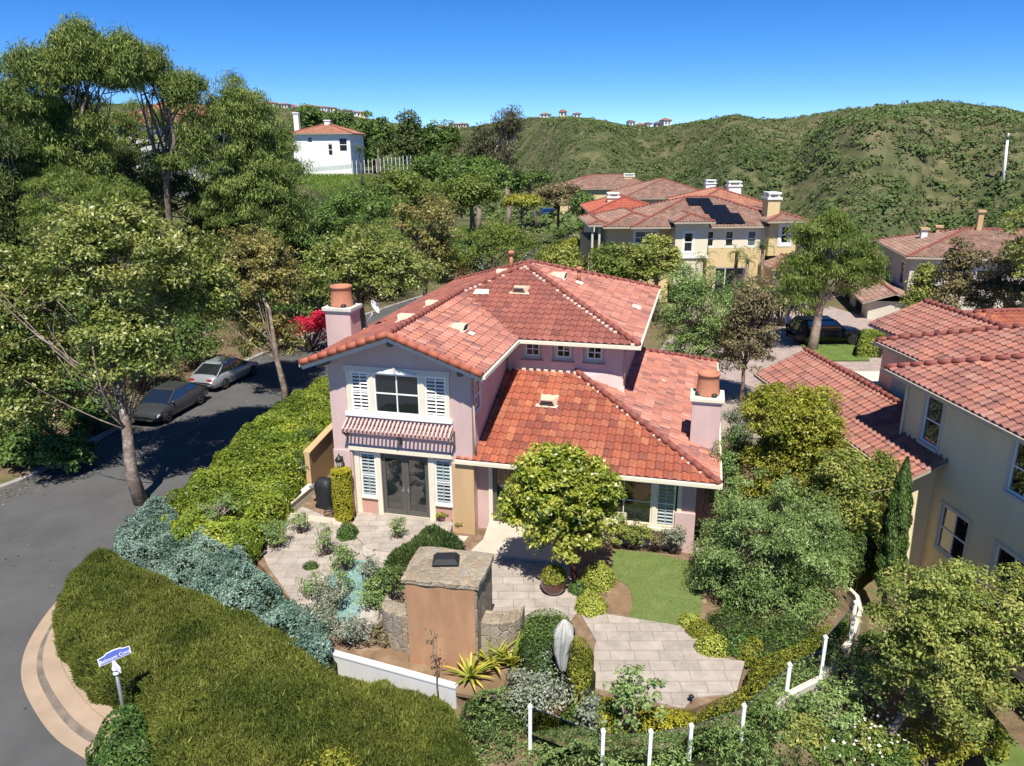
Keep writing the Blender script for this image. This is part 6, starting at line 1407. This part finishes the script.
# --- right front
ptree('olive_tree', 'large round grey green olive tree on the garden lawn', 20.6, [(695, 842, 478, 610, .95), (690, 780, 520, 628, .9), (770, 850, 500, 628, .9), (720, 830, 560, 640, .8, -.6)], 772, leaf=.105, aspect=.3, k=430, cr=.34, per=130, mat='f_olive', seed=401, limbs=22, r0=.13, shell=.5, hang=(0, 0, .6))
ptree('ficus_tree', 'dense yellow green tree beside the garage eaves', 25.5, [(746, 800, 388, 450, 1.2), (785, 838, 388, 455, 1.2), (755, 850, 425, 510, .9), (742, 800, 430, 520, .8)], 795, leaf=.12, aspect=.5, k=480, cr=.36, per=100, mat='f_lime', seed=402, limbs=10, r0=.14, shell=.6)
ptree('mixed_tree', 'loose light green tree between the yellow green tree and the tan house', 23.2, [(805, 868, 448, 540, .8), (820, 880, 470, 590, .7), (848, 902, 452, 525, .6, .6), (800, 850, 500, 600, .7)], 838, leaf=.12, aspect=.5, k=330, cr=.34, per=80, mat='f_autumn', seed=403, limbs=14, r0=.10, shell=.4)
def cypress():
    b = GY(886, 590, 21.2); hz = GY(886, 458, 21.2)[2]; base = V(b[0], b[1], -.9); h = hz+.9; g = np.random.default_rng(404); n = 16000
    t = empty('cypress_tree', base, 0, 'narrow dark cypress column against the tan wall', 'tree'); MB().tube([(0, 0, -.2), (0, 0, h*.9)], [.09, .02], 7).build('trunk', M['bark'], t, True)
    z = g.uniform(.1, 1, n)*h; a = g.uniform(0, 2*PI, n); u = z/h; r = .40*np.clip(u*6, 0, 1)*(1-u**3.2)**.8*(.72+.28*g.random(n)**.5)*(1+.16*np.sin(5*a+z*3)+.10*np.sin(9*z)); P = np.column_stack([r*np.cos(a), r*np.sin(a), z]); T = np.column_stack([.35*np.cos(a), .35*np.sin(a), np.ones(n)])
    leaf_obj('crown', P, np.column_stack([np.cos(a), np.sin(a), np.full(n, .3)]), .13, .28, M['f_dark'], t, T, None, g, .5)
cypress()
ptree('pittosporum_tree', 'large loose green and amber tree in the lower right corner before the tan house', 15.2, [(868, 990, 562, 690, .9), (930, 1070, 575, 720, .9), (880, 1010, 610, 745, .9), (980, 1080, 560, 680, .8, .8)], 950, leaf=.10, aspect=.45, k=480, cr=.30, per=110, mat='f_autumn', seed=405, limbs=20, r0=.10, shell=.4)
for i, (px, py, Y, rx, h, mt, lf, lb, lo) in enumerate((
   (738, 408, 30, .8, 1.8, 'f_grey', .10, 'pale grey green shrub beside the right chimney', True), (738, 440, 28, .7, 1.5, 'f_mid', .10, 'green shrub at the foot of the right chimney', True),
   (722, 520, 24.5, .55, 2.0, 'f_olive', .09, 'tall loose grey green shrub against the right pink pier', True), (645, 545, 23.6, .0, 0, '', 0, '', True))):
    if rx:
        p = GY(px, py, Y); shrub('shrub', lb, (p[0], p[1], -.1), (rx, rx, h), mt, lf, 3000, seed=420+i, loose=lo, k=40)
# --- front garden tree and shrubs
tree('front_tree', 'round glossy yellow green tree with red brown trunk in front of the wing', 'tree', V(*G(577, 578)[:2], -.05), px_lobes(V(*G(577, 578)[:2], -.05), [(512, 600, 445, 530, .95), (503, 570, 470, 545, .85), (555, 622, 460, 548, .85), (530, 605, 500, 562, .8, -.25)], 21.2), leaf=.14, aspect=.55, k=430, cr=.30, per=85, mat='f_citrus', bark='barkred', r0=.085, seed=501, limbs=26, shell=.5)
def sh(px, py, r, mat, leaf, n, label, name='shrub', z=-.05, seed=0, **kw):
    p = G(px, py, z); return shrub(name, label, (p[0], p[1], z), r, mat, leaf, n, seed=seed, **kw)
p = h2w(.42, -.42)
def column_shrub():
    t = empty('column_shrub', (p[0], p[1], 0), 0, 'tall clipped golden column shrub below the wall lantern', 'shrub'); g = np.random.default_rng(6); n = 5200
    a = g.uniform(0, 2*PI, n); z = g.uniform(0, 1.98, n); top = g.random(n) < .22; r = np.where(top, np.sqrt(g.random(n)), 1.)*.36*(1+.05*np.sin(3*a+z*4)); z = np.where(top, 1.95+.06*(1-r/.36), z); r = np.where(top, r, r*np.clip((z+.15)*5, .8, 1)*np.where(z > 1.85, 1-.9*(z-1.85), 1))
    P = np.column_stack([r*np.cos(a), r*np.sin(a), z]); NRm = np.column_stack([np.cos(a)*~top, np.sin(a)*~top, np.where(top, 1, .35)])
    k = MB(); k.lathe((0, 0, -.05), [(.25, 0), (.31, .2), (.32, 1.85), (.26, 1.95)], 12); k.build('stems_or_core', M['core'], t, True); leaf_obj('foliage', P, NRm, .07, .5, M['f_gold'], t, None, None, g, .45)  # solid dark core in place of the shade inside
column_shrub()
sh(348, 537, (.40, .40, .55), 'f_mid', .06, 2200, 'dark green clipped ball on the left patio', 'ball_shrub', seed=1)
sh(598, 584, (.56, .56, .72), 'f_ball', .055, 4200, 'larger yellow green clipped ball right of the front tree', 'ball_shrub', seed=2)
sh(591, 609, (.50, .50, .55), 'f_ball', .055, 3600, 'smaller yellow green clipped ball nearest the paved terrace', 'ball_shrub', seed=3)
sh(577, 592, (.28, .28, .42), 'f_mid', .08, 600, 'small green shrub between the pot and the clipped balls', seed=4)
sh(618, 545, (.55, .4, .55), 'f_autumn', .07, 2200, 'golden flecked shrub under the picture window at its left end', seed=5, loose=True)
sh(636, 547, (.55, .4, .5), 'f_autumn', .07, 2200, 'golden flecked shrub under the middle of the picture window', seed=6, loose=True)
sh(672, 550, (.38, .35, .5), 'f_grey', .07, 1300, 'dry pale shrub under the shuttered window of the wing', seed=7, loose=True)
sh(655, 547, (.35, .3, .32), 'f_brown', .06, 800, 'low brownish plant between the two window shrubs', seed=8, loose=True)
hedge('rosemary_bed', 'dark green rosemary bed between the landing and the fireplace', 'shrub', smooth_poly(gp((388, 560), (412, 545), (428, 532), (455, 538), (462, 552), (452, 560), (420, 566), (396, 570)), 3, True), -.05, .28, 'f_rosemary', .12, 2200, .28, .3, .10, 2.5, seed=31, blades=True)
sh(458, 556, (.42, .30, .22), 'f_mid', .05, 900, 'low rounded green mat at the end of the rosemary bed', seed=9)
sh(446, 523, (.45, .22, .30), 'f_lime', .10, 500, 'tuft of bright grass at the foot of the ochre pilaster', 'grass_tuft', seed=10, loose=True, k=14)
sh(462, 527, (.25, .15, .16), 'f_lime', .08, 240, 'small bright grass tuft right of the larger one', 'grass_tuft', seed=11, loose=True, k=8)
sh(311, 568, (.30, .25, .24), 'f_mid', .05, 500, 'small dark green mound by the pond', seed=12)
sh(388, 604, (.45, .45, .75), 'f_dark', .09, 1400, 'dark green shrub against the left stone flank', seed=13, loose=True)
sh(396, 585, (.35, .35, .45), 'f_rosemary', .09, 900, 'needle leaved shrub above the pond', seed=14, loose=True)
# loose grey green shrubs around the pond
for i, (px, py, rx, h, mt, lb) in enumerate(((372, 592, .38, 1.15, 'f_grey', 'airy grey green shrub in front of the pond'), (330, 612, .60, .95, 'f_grey', 'grey green shrub left of the pond end'), (352, 645, .70, .75, 'f_grey', 'silvery shrub below the pond by the white wall'), (322, 632, .65, .7, 'f_grey', 'silvery shrub at the left end of the white wall'), (384, 640, .45, .5, 'f_brown', 'dry brownish shrub left of the fireplace'), (372, 612, .45, 1.0, 'f_olive', 'thin olive green shrub right of the pond'), (345, 572, .40, .9, 'f_olive', 'thin shrub at the far rim of the pond'), (276, 548, .5, 1.0, 'f_olive', 'thin leaning shrub on the left edging wall'))):
    sh(px, py, (rx, rx, h*.55), mt, .075, 1300, lb, seed=440+i, loose=True, k=34)
for i, (px, py, rx, h, lb) in enumerate(((326, 556, .42, 1.0, 'thin open shrub on the left patio before the dark clipped ball'), (300, 534, .40, .8, 'thin open shrub where the edging wall meets the patio'), (398, 540, .30, .8, 'slender dark leaved plant on the paving left of the rosemary bed'), (340, 598, .45, .9, 'grey shrub leaning over the near end of the pond'), (312, 600, .5, .8, 'grey green shrub between the juniper and the pond'))):
    sh(px, py, (rx, rx, h*.6), 'f_olive', .075, 700, lb, seed=700+i, loose=True, k=22)
# striped plants at the fireplace, hedges round the parasol
for i, (px, py, L, n) in enumerate(((470, 680, .85, 34), (492, 668, .95, 30), (512, 668, .9, 26))):
    q = G(px, py, -.05); fan_plant('striped_plant', ['yellow striped sword leaved plant nearest the orange stucco', 'tall yellow striped plant at the right corner of the fireplace', 'yellow green striped plant left of the clipped hedge'][i], (q[0], q[1], -.05), n, L, .09, 'f_yellowleaf', 50+i, spread=1.2)
hedge('clipped_hedge', 'clipped dark yellow green hedge left of the closed parasol', 'hedge', smooth_poly(gp((523, 640), (548, 632), (569, 640), (572, 662), (560, 680), (535, 684), (520, 668)), 3, True), -.05, .85, 'f_mid', .06, 900, seed=33, bump=.05, rnd_edge=.2)
hedge('clipped_hedge', 'clipped hedge curving along the paved terrace right of the closed parasol', 'hedge', smooth_poly(gp((573, 655), (588, 662), (592, 684), (588, 702), (574, 706), (568, 684)), 3, True), -.05, .75, 'f_lime', .06, 900, seed=34, bump=.05, rnd_edge=.2)
hedge('golden_groundcover', 'low golden ground cover strip below the paved terrace', 'ground cover', smooth_poly(gp((580, 696), (612, 700), (650, 708), (690, 712), (702, 728), (660, 738), (610, 732), (574, 718)), 3, True), -.4, .24, 'f_gold', .06, 1100, seed=35, bump=.08, rnd_edge=.25)
hedge('lower_hedge', 'clipped yellow green hedge inside the glass fence right of the terrace', 'hedge', smooth_poly(gp((700, 718), (742, 696), (752, 672), (790, 655), (822, 634), (838, 642), (822, 668), (786, 690), (744, 728), (702, 744)), 3, True), -.3, .45, 'f_lime', .065, 750, seed=36, bump=.06, rnd_edge=.25)
for i, (px, py, r, h, mt, lb) in enumerate(((712, 650, .5, .45, 'f_ball', 'yellow green mound at the right edge of the terrace'), (700, 634, .4, .4, 'f_lime', 'small lime shrub under the olive tree by the terrace'), (738, 648, .6, .5, 'f_mid', 'green shrub under the olive beside the terrace corner'), (752, 655, .5, .5, 'f_lime', 'light green shrub right of the terrace corner'), (690, 625, .35, .35, 'f_ball', 'lime tuft at the corner of the putting green'), (775, 655, .8, .6, 'f_mid', 'spreading green shrub behind the fence under the olive'), (735, 628, .9, .5, 'f_dark', 'dark shrub in the shade under the olive tree'), (790, 640, .9, .6, 'f_dark', 'dark shrub at the back of the olive tree'), (862, 560, .7, 1.1, 'f_mid', 'green shrub at the end of the curved kerb wall'), (842, 560, .7, 1.0, 'f_dark', 'dark shrub left of the cypress'))):
    sh(px, py, (r, r*.85, h), mt, .07, 1500, lb, seed=460+i)
# slope outside the fence
for i, (px, py, z, r, h, mt, lb) in enumerate(((850, 690, -.6, 1.1, .9, 'f_olive', 'grey green shrub just outside the fence'), (820, 716, -.8, 1.0, .8, 'f_olive', 'grey green shrub on the slope below the fence'), (792, 740, -1.0, .9, .7, 'f_autumn', 'amber tinted shrub on the slope below the kerb wall'), (830, 760, -1.2, 1.0, .6, 'f_mid', 'shrub with white blossoms at the bottom edge'), (872, 745, -1.1, .7, .5, 'f_autumn', 'small amber shrub on the bare slope'), (880, 662, -.6, .8, .8, 'f_mid', 'green shrub between the fence and the corner tree'), (925, 765, -1.3, 1.0, .7, 'f_lime', 'lime green shrub at the bottom edge under the corner tree'), (890, 775, -1.4, .9, .7, 'f_mid', 'green shrub at the bottom edge left of the lime one'), (970, 745, -1.3, .8, .6, 'f_lime', 'lime green shrub on the narrow lawn edge'))):
    sh(px, py, (r, r, h*.6), mt, .085, 2600, lb, z=z, seed=480+i, loose=True, k=60)
g = np.random.default_rng(14); q = G(845, 735, -1.0); t = empty('blossoms', (q[0], q[1], -.9), 0, 'scattered white blossoms on the slope shrubs at the bottom edge', 'flowers'); Pb = np.column_stack([g.normal(0, .8, 260), g.normal(0, .55, 260), g.uniform(.0, .45, 260)]); leaf_obj('petals', Pb, np.tile(V(0, 0, 1), (260, 1)), .09, .9, M['f_white'], t, None, None, g, .6)
sheet('lawn', gp((955, 700), (975, 690), (1040, 770), (1000, 790), z=-1.2), -1.22, 'grass')
hedge('slope_planting', 'low grey green planting covering the bank below the glass fence', 'ground cover', smooth_poly([G(*q, -.6)[:2] for q in ((470, 716), (510, 712), (545, 736), (600, 768), (690, 768), (738, 744), (780, 712), (812, 696), (800, 720), (780, 760), (770, 840), (600, 860), (480, 850), (462, 770))], 3, True), lambda x, y: terrain(x, y)-.05, lambda x, y: terrain(x, y)+.45, 'f_olive', .10, 620, .3, .4, .5, 1.1, seed=46, jit=.7)
# loose shrubs along the bottom edge
for i, (px, py, z, r, h, mt, lb) in enumerate(((535, 705, -.2, 1.05, 1.0, 'f_grey', 'big grey green shrub below the closed parasol'), (590, 735, -.5, .8, .7, 'f_mid', 'green shrub between the grey green one and the sapling'), (500, 740, -.7, .9, .6, 'f_rosemary', 'dark needle leaved shrub right of the white wall'), (560, 755, -.9, .9, .6, 'f_rosemary', 'dark needle leaved shrub at the bottom below the fence post'), (675, 770, -1.0, 1.0, .7, 'f_rosemary', 'dark shrub at the bottom right of the sapling'), (720, 775, -1.1, 1.0, .7, 'f_olive', 'grey shrub at the bottom below the last straight fence post'), (610, 780, -1.2, 1.0, .7, 'f_mid', 'green shrub at the bottom edge below the sapling'), (460, 765, -1.0, 1.0, .6, 'f_rosemary', 'dark shrub at the bottom edge left of the fence'), (770, 775, -1.2, 1.0, .7, 'f_rosemary', 'dark shrub at the bottom edge below the kerb wall'), (330, 790, -.6, .6, .9, 'f_lime', 'light green shrub poking out of the heath at the bottom edge'))):
    sh(px, py, (r, r, h*.6), mt, .08, 2600, lb, z=z, seed=500+i, loose=True, k=60)
tree('sapling', 'young tree with round grey green leaves before the paved terrace', 'tree', V(*G(632, 745, -.3)[:2], -.6), px_lobes(V(*G(632, 745, -.3)[:2], -.6), [(605, 665, 668, 735, .9)], G(632, 745, -.3)[1]), leaf=.085, aspect=.75, k=55, cr=.17, per=26, mat='f_olive', bark='barkpale', r0=.028, seed=520, limbs=16, shell=.2)
tree('sapling', 'smaller leafy sapling left of the young round leaved tree', 'tree', V(*G(588, 755, -.4)[:2], -.7), px_lobes(V(*G(588, 755, -.4)[:2], -.7), [(578, 600, 690, 745, .9)], G(588, 755, -.4)[1]), leaf=.085, aspect=.6, k=28, cr=.15, per=24, mat='f_grey', bark='bark', r0=.02, seed=521, limbs=10, shell=.2)
q = G(438, 690, -.05); tree('bare_sapling', 'thin dark sapling in front of the orange stucco', 'tree', V(q[0], q[1], -.05), [(V(-.05, .03, 1.2), (.18, .18, .7))], leaf=.08, k=9, cr=.12, per=7, mat='f_brown', bark='bark', r0=.022, seed=522, limbs=6, shell=.2)
# --- the big planted masses on the street side
hedge('bright_hedge', 'bright yellow green hedge along the street left of the pink house', 'hedge', smooth_poly([G(*q, 1.15)[:2] for q in ((150, 505), (172, 486), (215, 448), (262, 412), (305, 385), (334, 372), (342, 400), (322, 436), (300, 462), (278, 500), (250, 530), (212, 540), (168, 528))], 3, True), -.25, lambda x, y: 1.0+.25*S((y-26)/8), 'f_hedge', .115, 620, .5, .5, .30, 1.1, seed=41)
hedge('juniper', 'blue green juniper mass between the bright hedge and the dark heath', 'juniper', smooth_poly([G(*q, .75)[:2] for q in ((112, 535), (135, 510), (160, 492), (185, 520), (230, 535), (262, 565), (300, 598), (330, 625), (322, 648), (285, 628), (240, 606), (190, 585), (140, 562))], 3, True), -.25, .8, 'f_juniper', .085, 1700, .45, .4, .62, 1.25, seed=42, jit=.8)
hedge('heath', 'large olive brown heath mass filling the lower left corner', 'ground cover', smooth_poly([G(*q, .55)[:2] for q in ((54, 602), (72, 566), (104, 546), (150, 568), (196, 586), (250, 604), (300, 628), (338, 655))], 3)+[tuple(G(*q, zz_)[:2]) for q, zz_ in (((385, 678), .0), ((440, 697), -.1), ((466, 730), -.4), ((500, 790), -.7), ((470, 900), -.7), ((200, 900), -.1), ((158, 780), .5), ((146, 715), .5), ((128, 690), .5), ((100, 690), .4), ((76, 668), .4), ((58, 636), .5))], lambda x, y: terrain(x, y), lambda x, y: np.interp(x, [-10, -6, -3.5, -1, 1], [.72, .45, .02, -.2, -.55]), 'f_ground', .10, 3400, .17, .6, .17, 1.5, seed=43, blades=True, jit=.6)
hedge('corner_shrub', 'small leaved green shrub at the foot of the street sign', 'shrub', smooth_poly([G(*q, .35)[:2] for q in ((90, 740), (104, 716), (128, 702), (146, 712), (160, 770), (165, 830), (120, 820), (98, 780))], 3, True), -.2, .42, 'f_mid', .085, 800, .55, .35, .2, 2., seed=44)
for i, (px, py, r, h, mt, lb) in enumerate(((212, 536, .55, .7, 'f_olive', 'pale stemmed shrub between hedge and juniper'), (236, 542, .5, .6, 'f_olive', 'second pale stemmed shrub beside the left edging wall'), (250, 520, .45, .5, 'f_dark', 'dark shrub tucked against the left edging wall'), (300, 478, .5, .8, 'f_mid', 'green shrub against the orange tan garden wall'), (312, 455, .4, 1.1, 'f_dark', 'dark climbing shrub beside the orange tan wall'))):
    p_ = G(px, py, .3); shrub('shrub', lb, (p_[0], p_[1], -.1), (r, r, h), mt, .08, 1500, seed=540+i, loose=True, k=30)
tree('gnarled_shrub', 'pale gnarled bare limbs rising through the hedge beside the juniper', 'shrub', V(*G(228, 540, 0)[:2], 0), [(V(-.2, 0, 1.2), (.8, .6, .5))], leaf=.08, k=26, cr=.2, per=40, mat='f_olive', bark='barkpale', r0=.075, seed=550, limbs=12, shell=.3)
# --- chaparral on the hills: uncountable, one object
def chaparral():
    g = np.random.default_rng(5); n = 38000
    px = g.uniform(-40, 1064, n*3); t = g.random(n*3)**1.5; y = 88+t*640; x = (px-512)/794*y
    ok = (y > 110+70*S((-x+15)/40)); x, y = x[ok][:n], y[ok][:n]; z = terrain(x, y)
    dn = fbm(x/38., y/38., 3, 3.)+.35*fbm(x/9., y/9., 2, 4.); keep = (dn > -.62+.50*g.random(len(x))); x, y, z, dn = x[keep], y[keep], z[keep], dn[keep]
    m = len(x); s = g.uniform(.7, 2.0, m)*(1+.25*(y/500.))*np.where(g.random(m) < .06, 1.7, 1.); per = 26
    q = sph(g, m*per).reshape(m, per, 3); q[..., 2] = np.abs(q[..., 2]); P = np.stack([x, y, z], -1)[:, None]+q*s[:, None, None]*V(1, 1, .55)*(.55+.45*g.random((m, per, 1)))
    big = -.12+.0052*(z+20)+.5*(fbm(x/90., y/90., 3, 8.))+.10*g.normal(0, 1, m); rnd = np.clip(.42+.75*big[:, None]+g.normal(0, .12, (m, per)), 0, 1)
    P, q, rnd = P.reshape(-1, 3), (q+V(0, 0, .5)).reshape(-1, 3), rnd.ravel()
    L = np.repeat(s, per)
    o = leaf_obj('chaparral', P, q, 1., .8, M['f_hill'], None, None, rnd, g, .5, .1)
    me = o.data; co = np.empty(len(P)*12, np.float32); me.vertices.foreach_get('co', co); co = co.reshape(-1, 4, 3); c = P[:, None].astype(np.float32); co = c+(co-c)*(L*.36)[:, None, None]; me.vertices.foreach_set('co', co.astype(np.float32).ravel()); me.update()
    tag(o, 'green and olive scrub covering the canyon hills', 'scrub', kind='stuff')
chaparral()
g = np.random.default_rng(6); n = 24000; x = g.uniform(-42, -6, n); y = g.uniform(94, 132, n); z = terrain(x, y)
o = leaf_obj('slope_grass', np.column_stack([x, y, z+.12]), np.column_stack([g.normal(0, 1, n), g.normal(0, 1, n), np.zeros(n)]), .32, .3, M['f_lawn'], None, np.tile(V(0, 0, 1), (n, 1)), None, g, .2); tag(o, 'mown green grass on the slope below the white villa', 'grass', kind='stuff')
g = np.random.default_rng(16); poly = gp((613, 549), (652, 552), (692, 561), (704, 580), (700, 629), (628, 617), (633, 600), (628, 585), (610, 575)); a_ = np.array(poly); Q = np.column_stack([g.uniform(a_[:, 0].min(), a_[:, 0].max(), 26000), g.uniform(a_[:, 1].min(), a_[:, 1].max(), 26000)]); Q = Q[inside(Q, poly)]
o = leaf_obj('turf_blades', np.column_stack([Q, np.full(len(Q), -.008)]), g.normal(0, 1, (len(Q), 3))*V(1, 1, .2), .03, .3, M['f_lawn'], None, np.tile(V(0, 0, 1), (len(Q), 1)), g.random(len(Q))*.6, g, .2); tag(o, 'short green turf of the putting green in the garden', 'grass', kind='stuff')

g = np.random.default_rng(61); n = 1500; tt = g.random(n); rlp = np.array(rl); ii = g.integers(6, len(rl)-22, n); c1 = rlp[ii]+(rlp[ii+1]-rlp[ii])*tt[:, None]; off = np.abs(g.normal(0, .7, n))+.05
P1 = np.column_stack([c1[:, 0]+off, c1[:, 1]-off*.3, np.full(n, RZ+.012)]); Q = np.column_stack([g.uniform(-24, -10, 260), g.uniform(14, 44, 260), np.full(260, RZ+.012)]); rp = np.array(rl+rr_[::-1]); Q = Q[inside(Q, rp)]
P1 = np.vstack([P1, Q]); o = leaf_obj('leaf_litter', P1, np.tile(V(0, 0, 1), (len(P1), 1)), .10, .6, M['f_brown'], None, None, None, g, .25); tag(o, 'dry fallen leaves lying on the street along the kerb', 'leaf litter', kind='stuff')
# ================================================================== LIGHT AND CAMERA
EL = math.radians(60); sd = unit(V(.03, -1., 0))*math.cos(EL)+Zv*math.sin(EL)
w = bpy.data.worlds.new('World'); SC.world = w; w.use_nodes = True; nt = w.node_tree; nt.nodes.clear()
sky = nt.nodes.new('ShaderNodeTexSky'); sky.sky_type = 'NISHITA'; sky.sun_disc = False; sky.sun_elevation = EL; sky.sun_rotation = math.atan2(sd[0], sd[1]); sky.altitude = 1500; sky.air_density = .6; sky.dust_density = .0; sky.ozone_density = 5.
bg = nt.nodes.new('ShaderNodeBackground'); bg.inputs[1].default_value = .115; ow = nt.nodes.new('ShaderNodeOutputWorld'); hs = nt.nodes.new('ShaderNodeHueSaturation'); hs.inputs['Saturation'].default_value = 1.25; nt.links.new(sky.outputs[0], hs.inputs['Color']); mu = nt.nodes.new('ShaderNodeMixRGB'); mu.blend_type = 'MULTIPLY'; mu.inputs[0].default_value = 1.; mu.inputs[2].default_value = (.80, .87, .99, 1); nt.links.new(hs.outputs[0], mu.inputs[1]); nt.links.new(mu.outputs[0], bg.inputs[0]); nt.links.new(bg.outputs[0], ow.inputs[0])
L = bpy.data.lights.new('sun', 'SUN'); L.energy = 5.0; L.angle = math.radians(.53); L.color = (1., .945, .85); so = bpy.data.objects.new('sun', L); COL.objects.link(so); so.rotation_euler = Vector(sd).to_track_quat('Z', 'Y').to_euler(); so.location = (0, -20, 60)
cam = bpy.data.cameras.new('camera'); cam.sensor_width = 36; cam.lens = F/1024*36; cam.clip_start = .1; cam.clip_end = 6000; co = bpy.data.objects.new('camera', cam); COL.objects.link(co)
co.matrix_world = Matrix(((CR[0], CU[0], -CF[0], 0), (CR[1], CU[1], -CF[1], 0), (CR[2], CU[2], -CF[2], H), (0, 0, 0, 1))); SC.camera = co
SC.view_settings.view_transform = 'Standard'; SC.view_settings.look = 'None'; SC.view_settings.exposure = .56; SC.view_settings.gamma = 1; SC.view_settings.use_curve_mapping = False
SC.cycles.max_bounces = 6; SC.cycles.transparent_max_bounces = 12
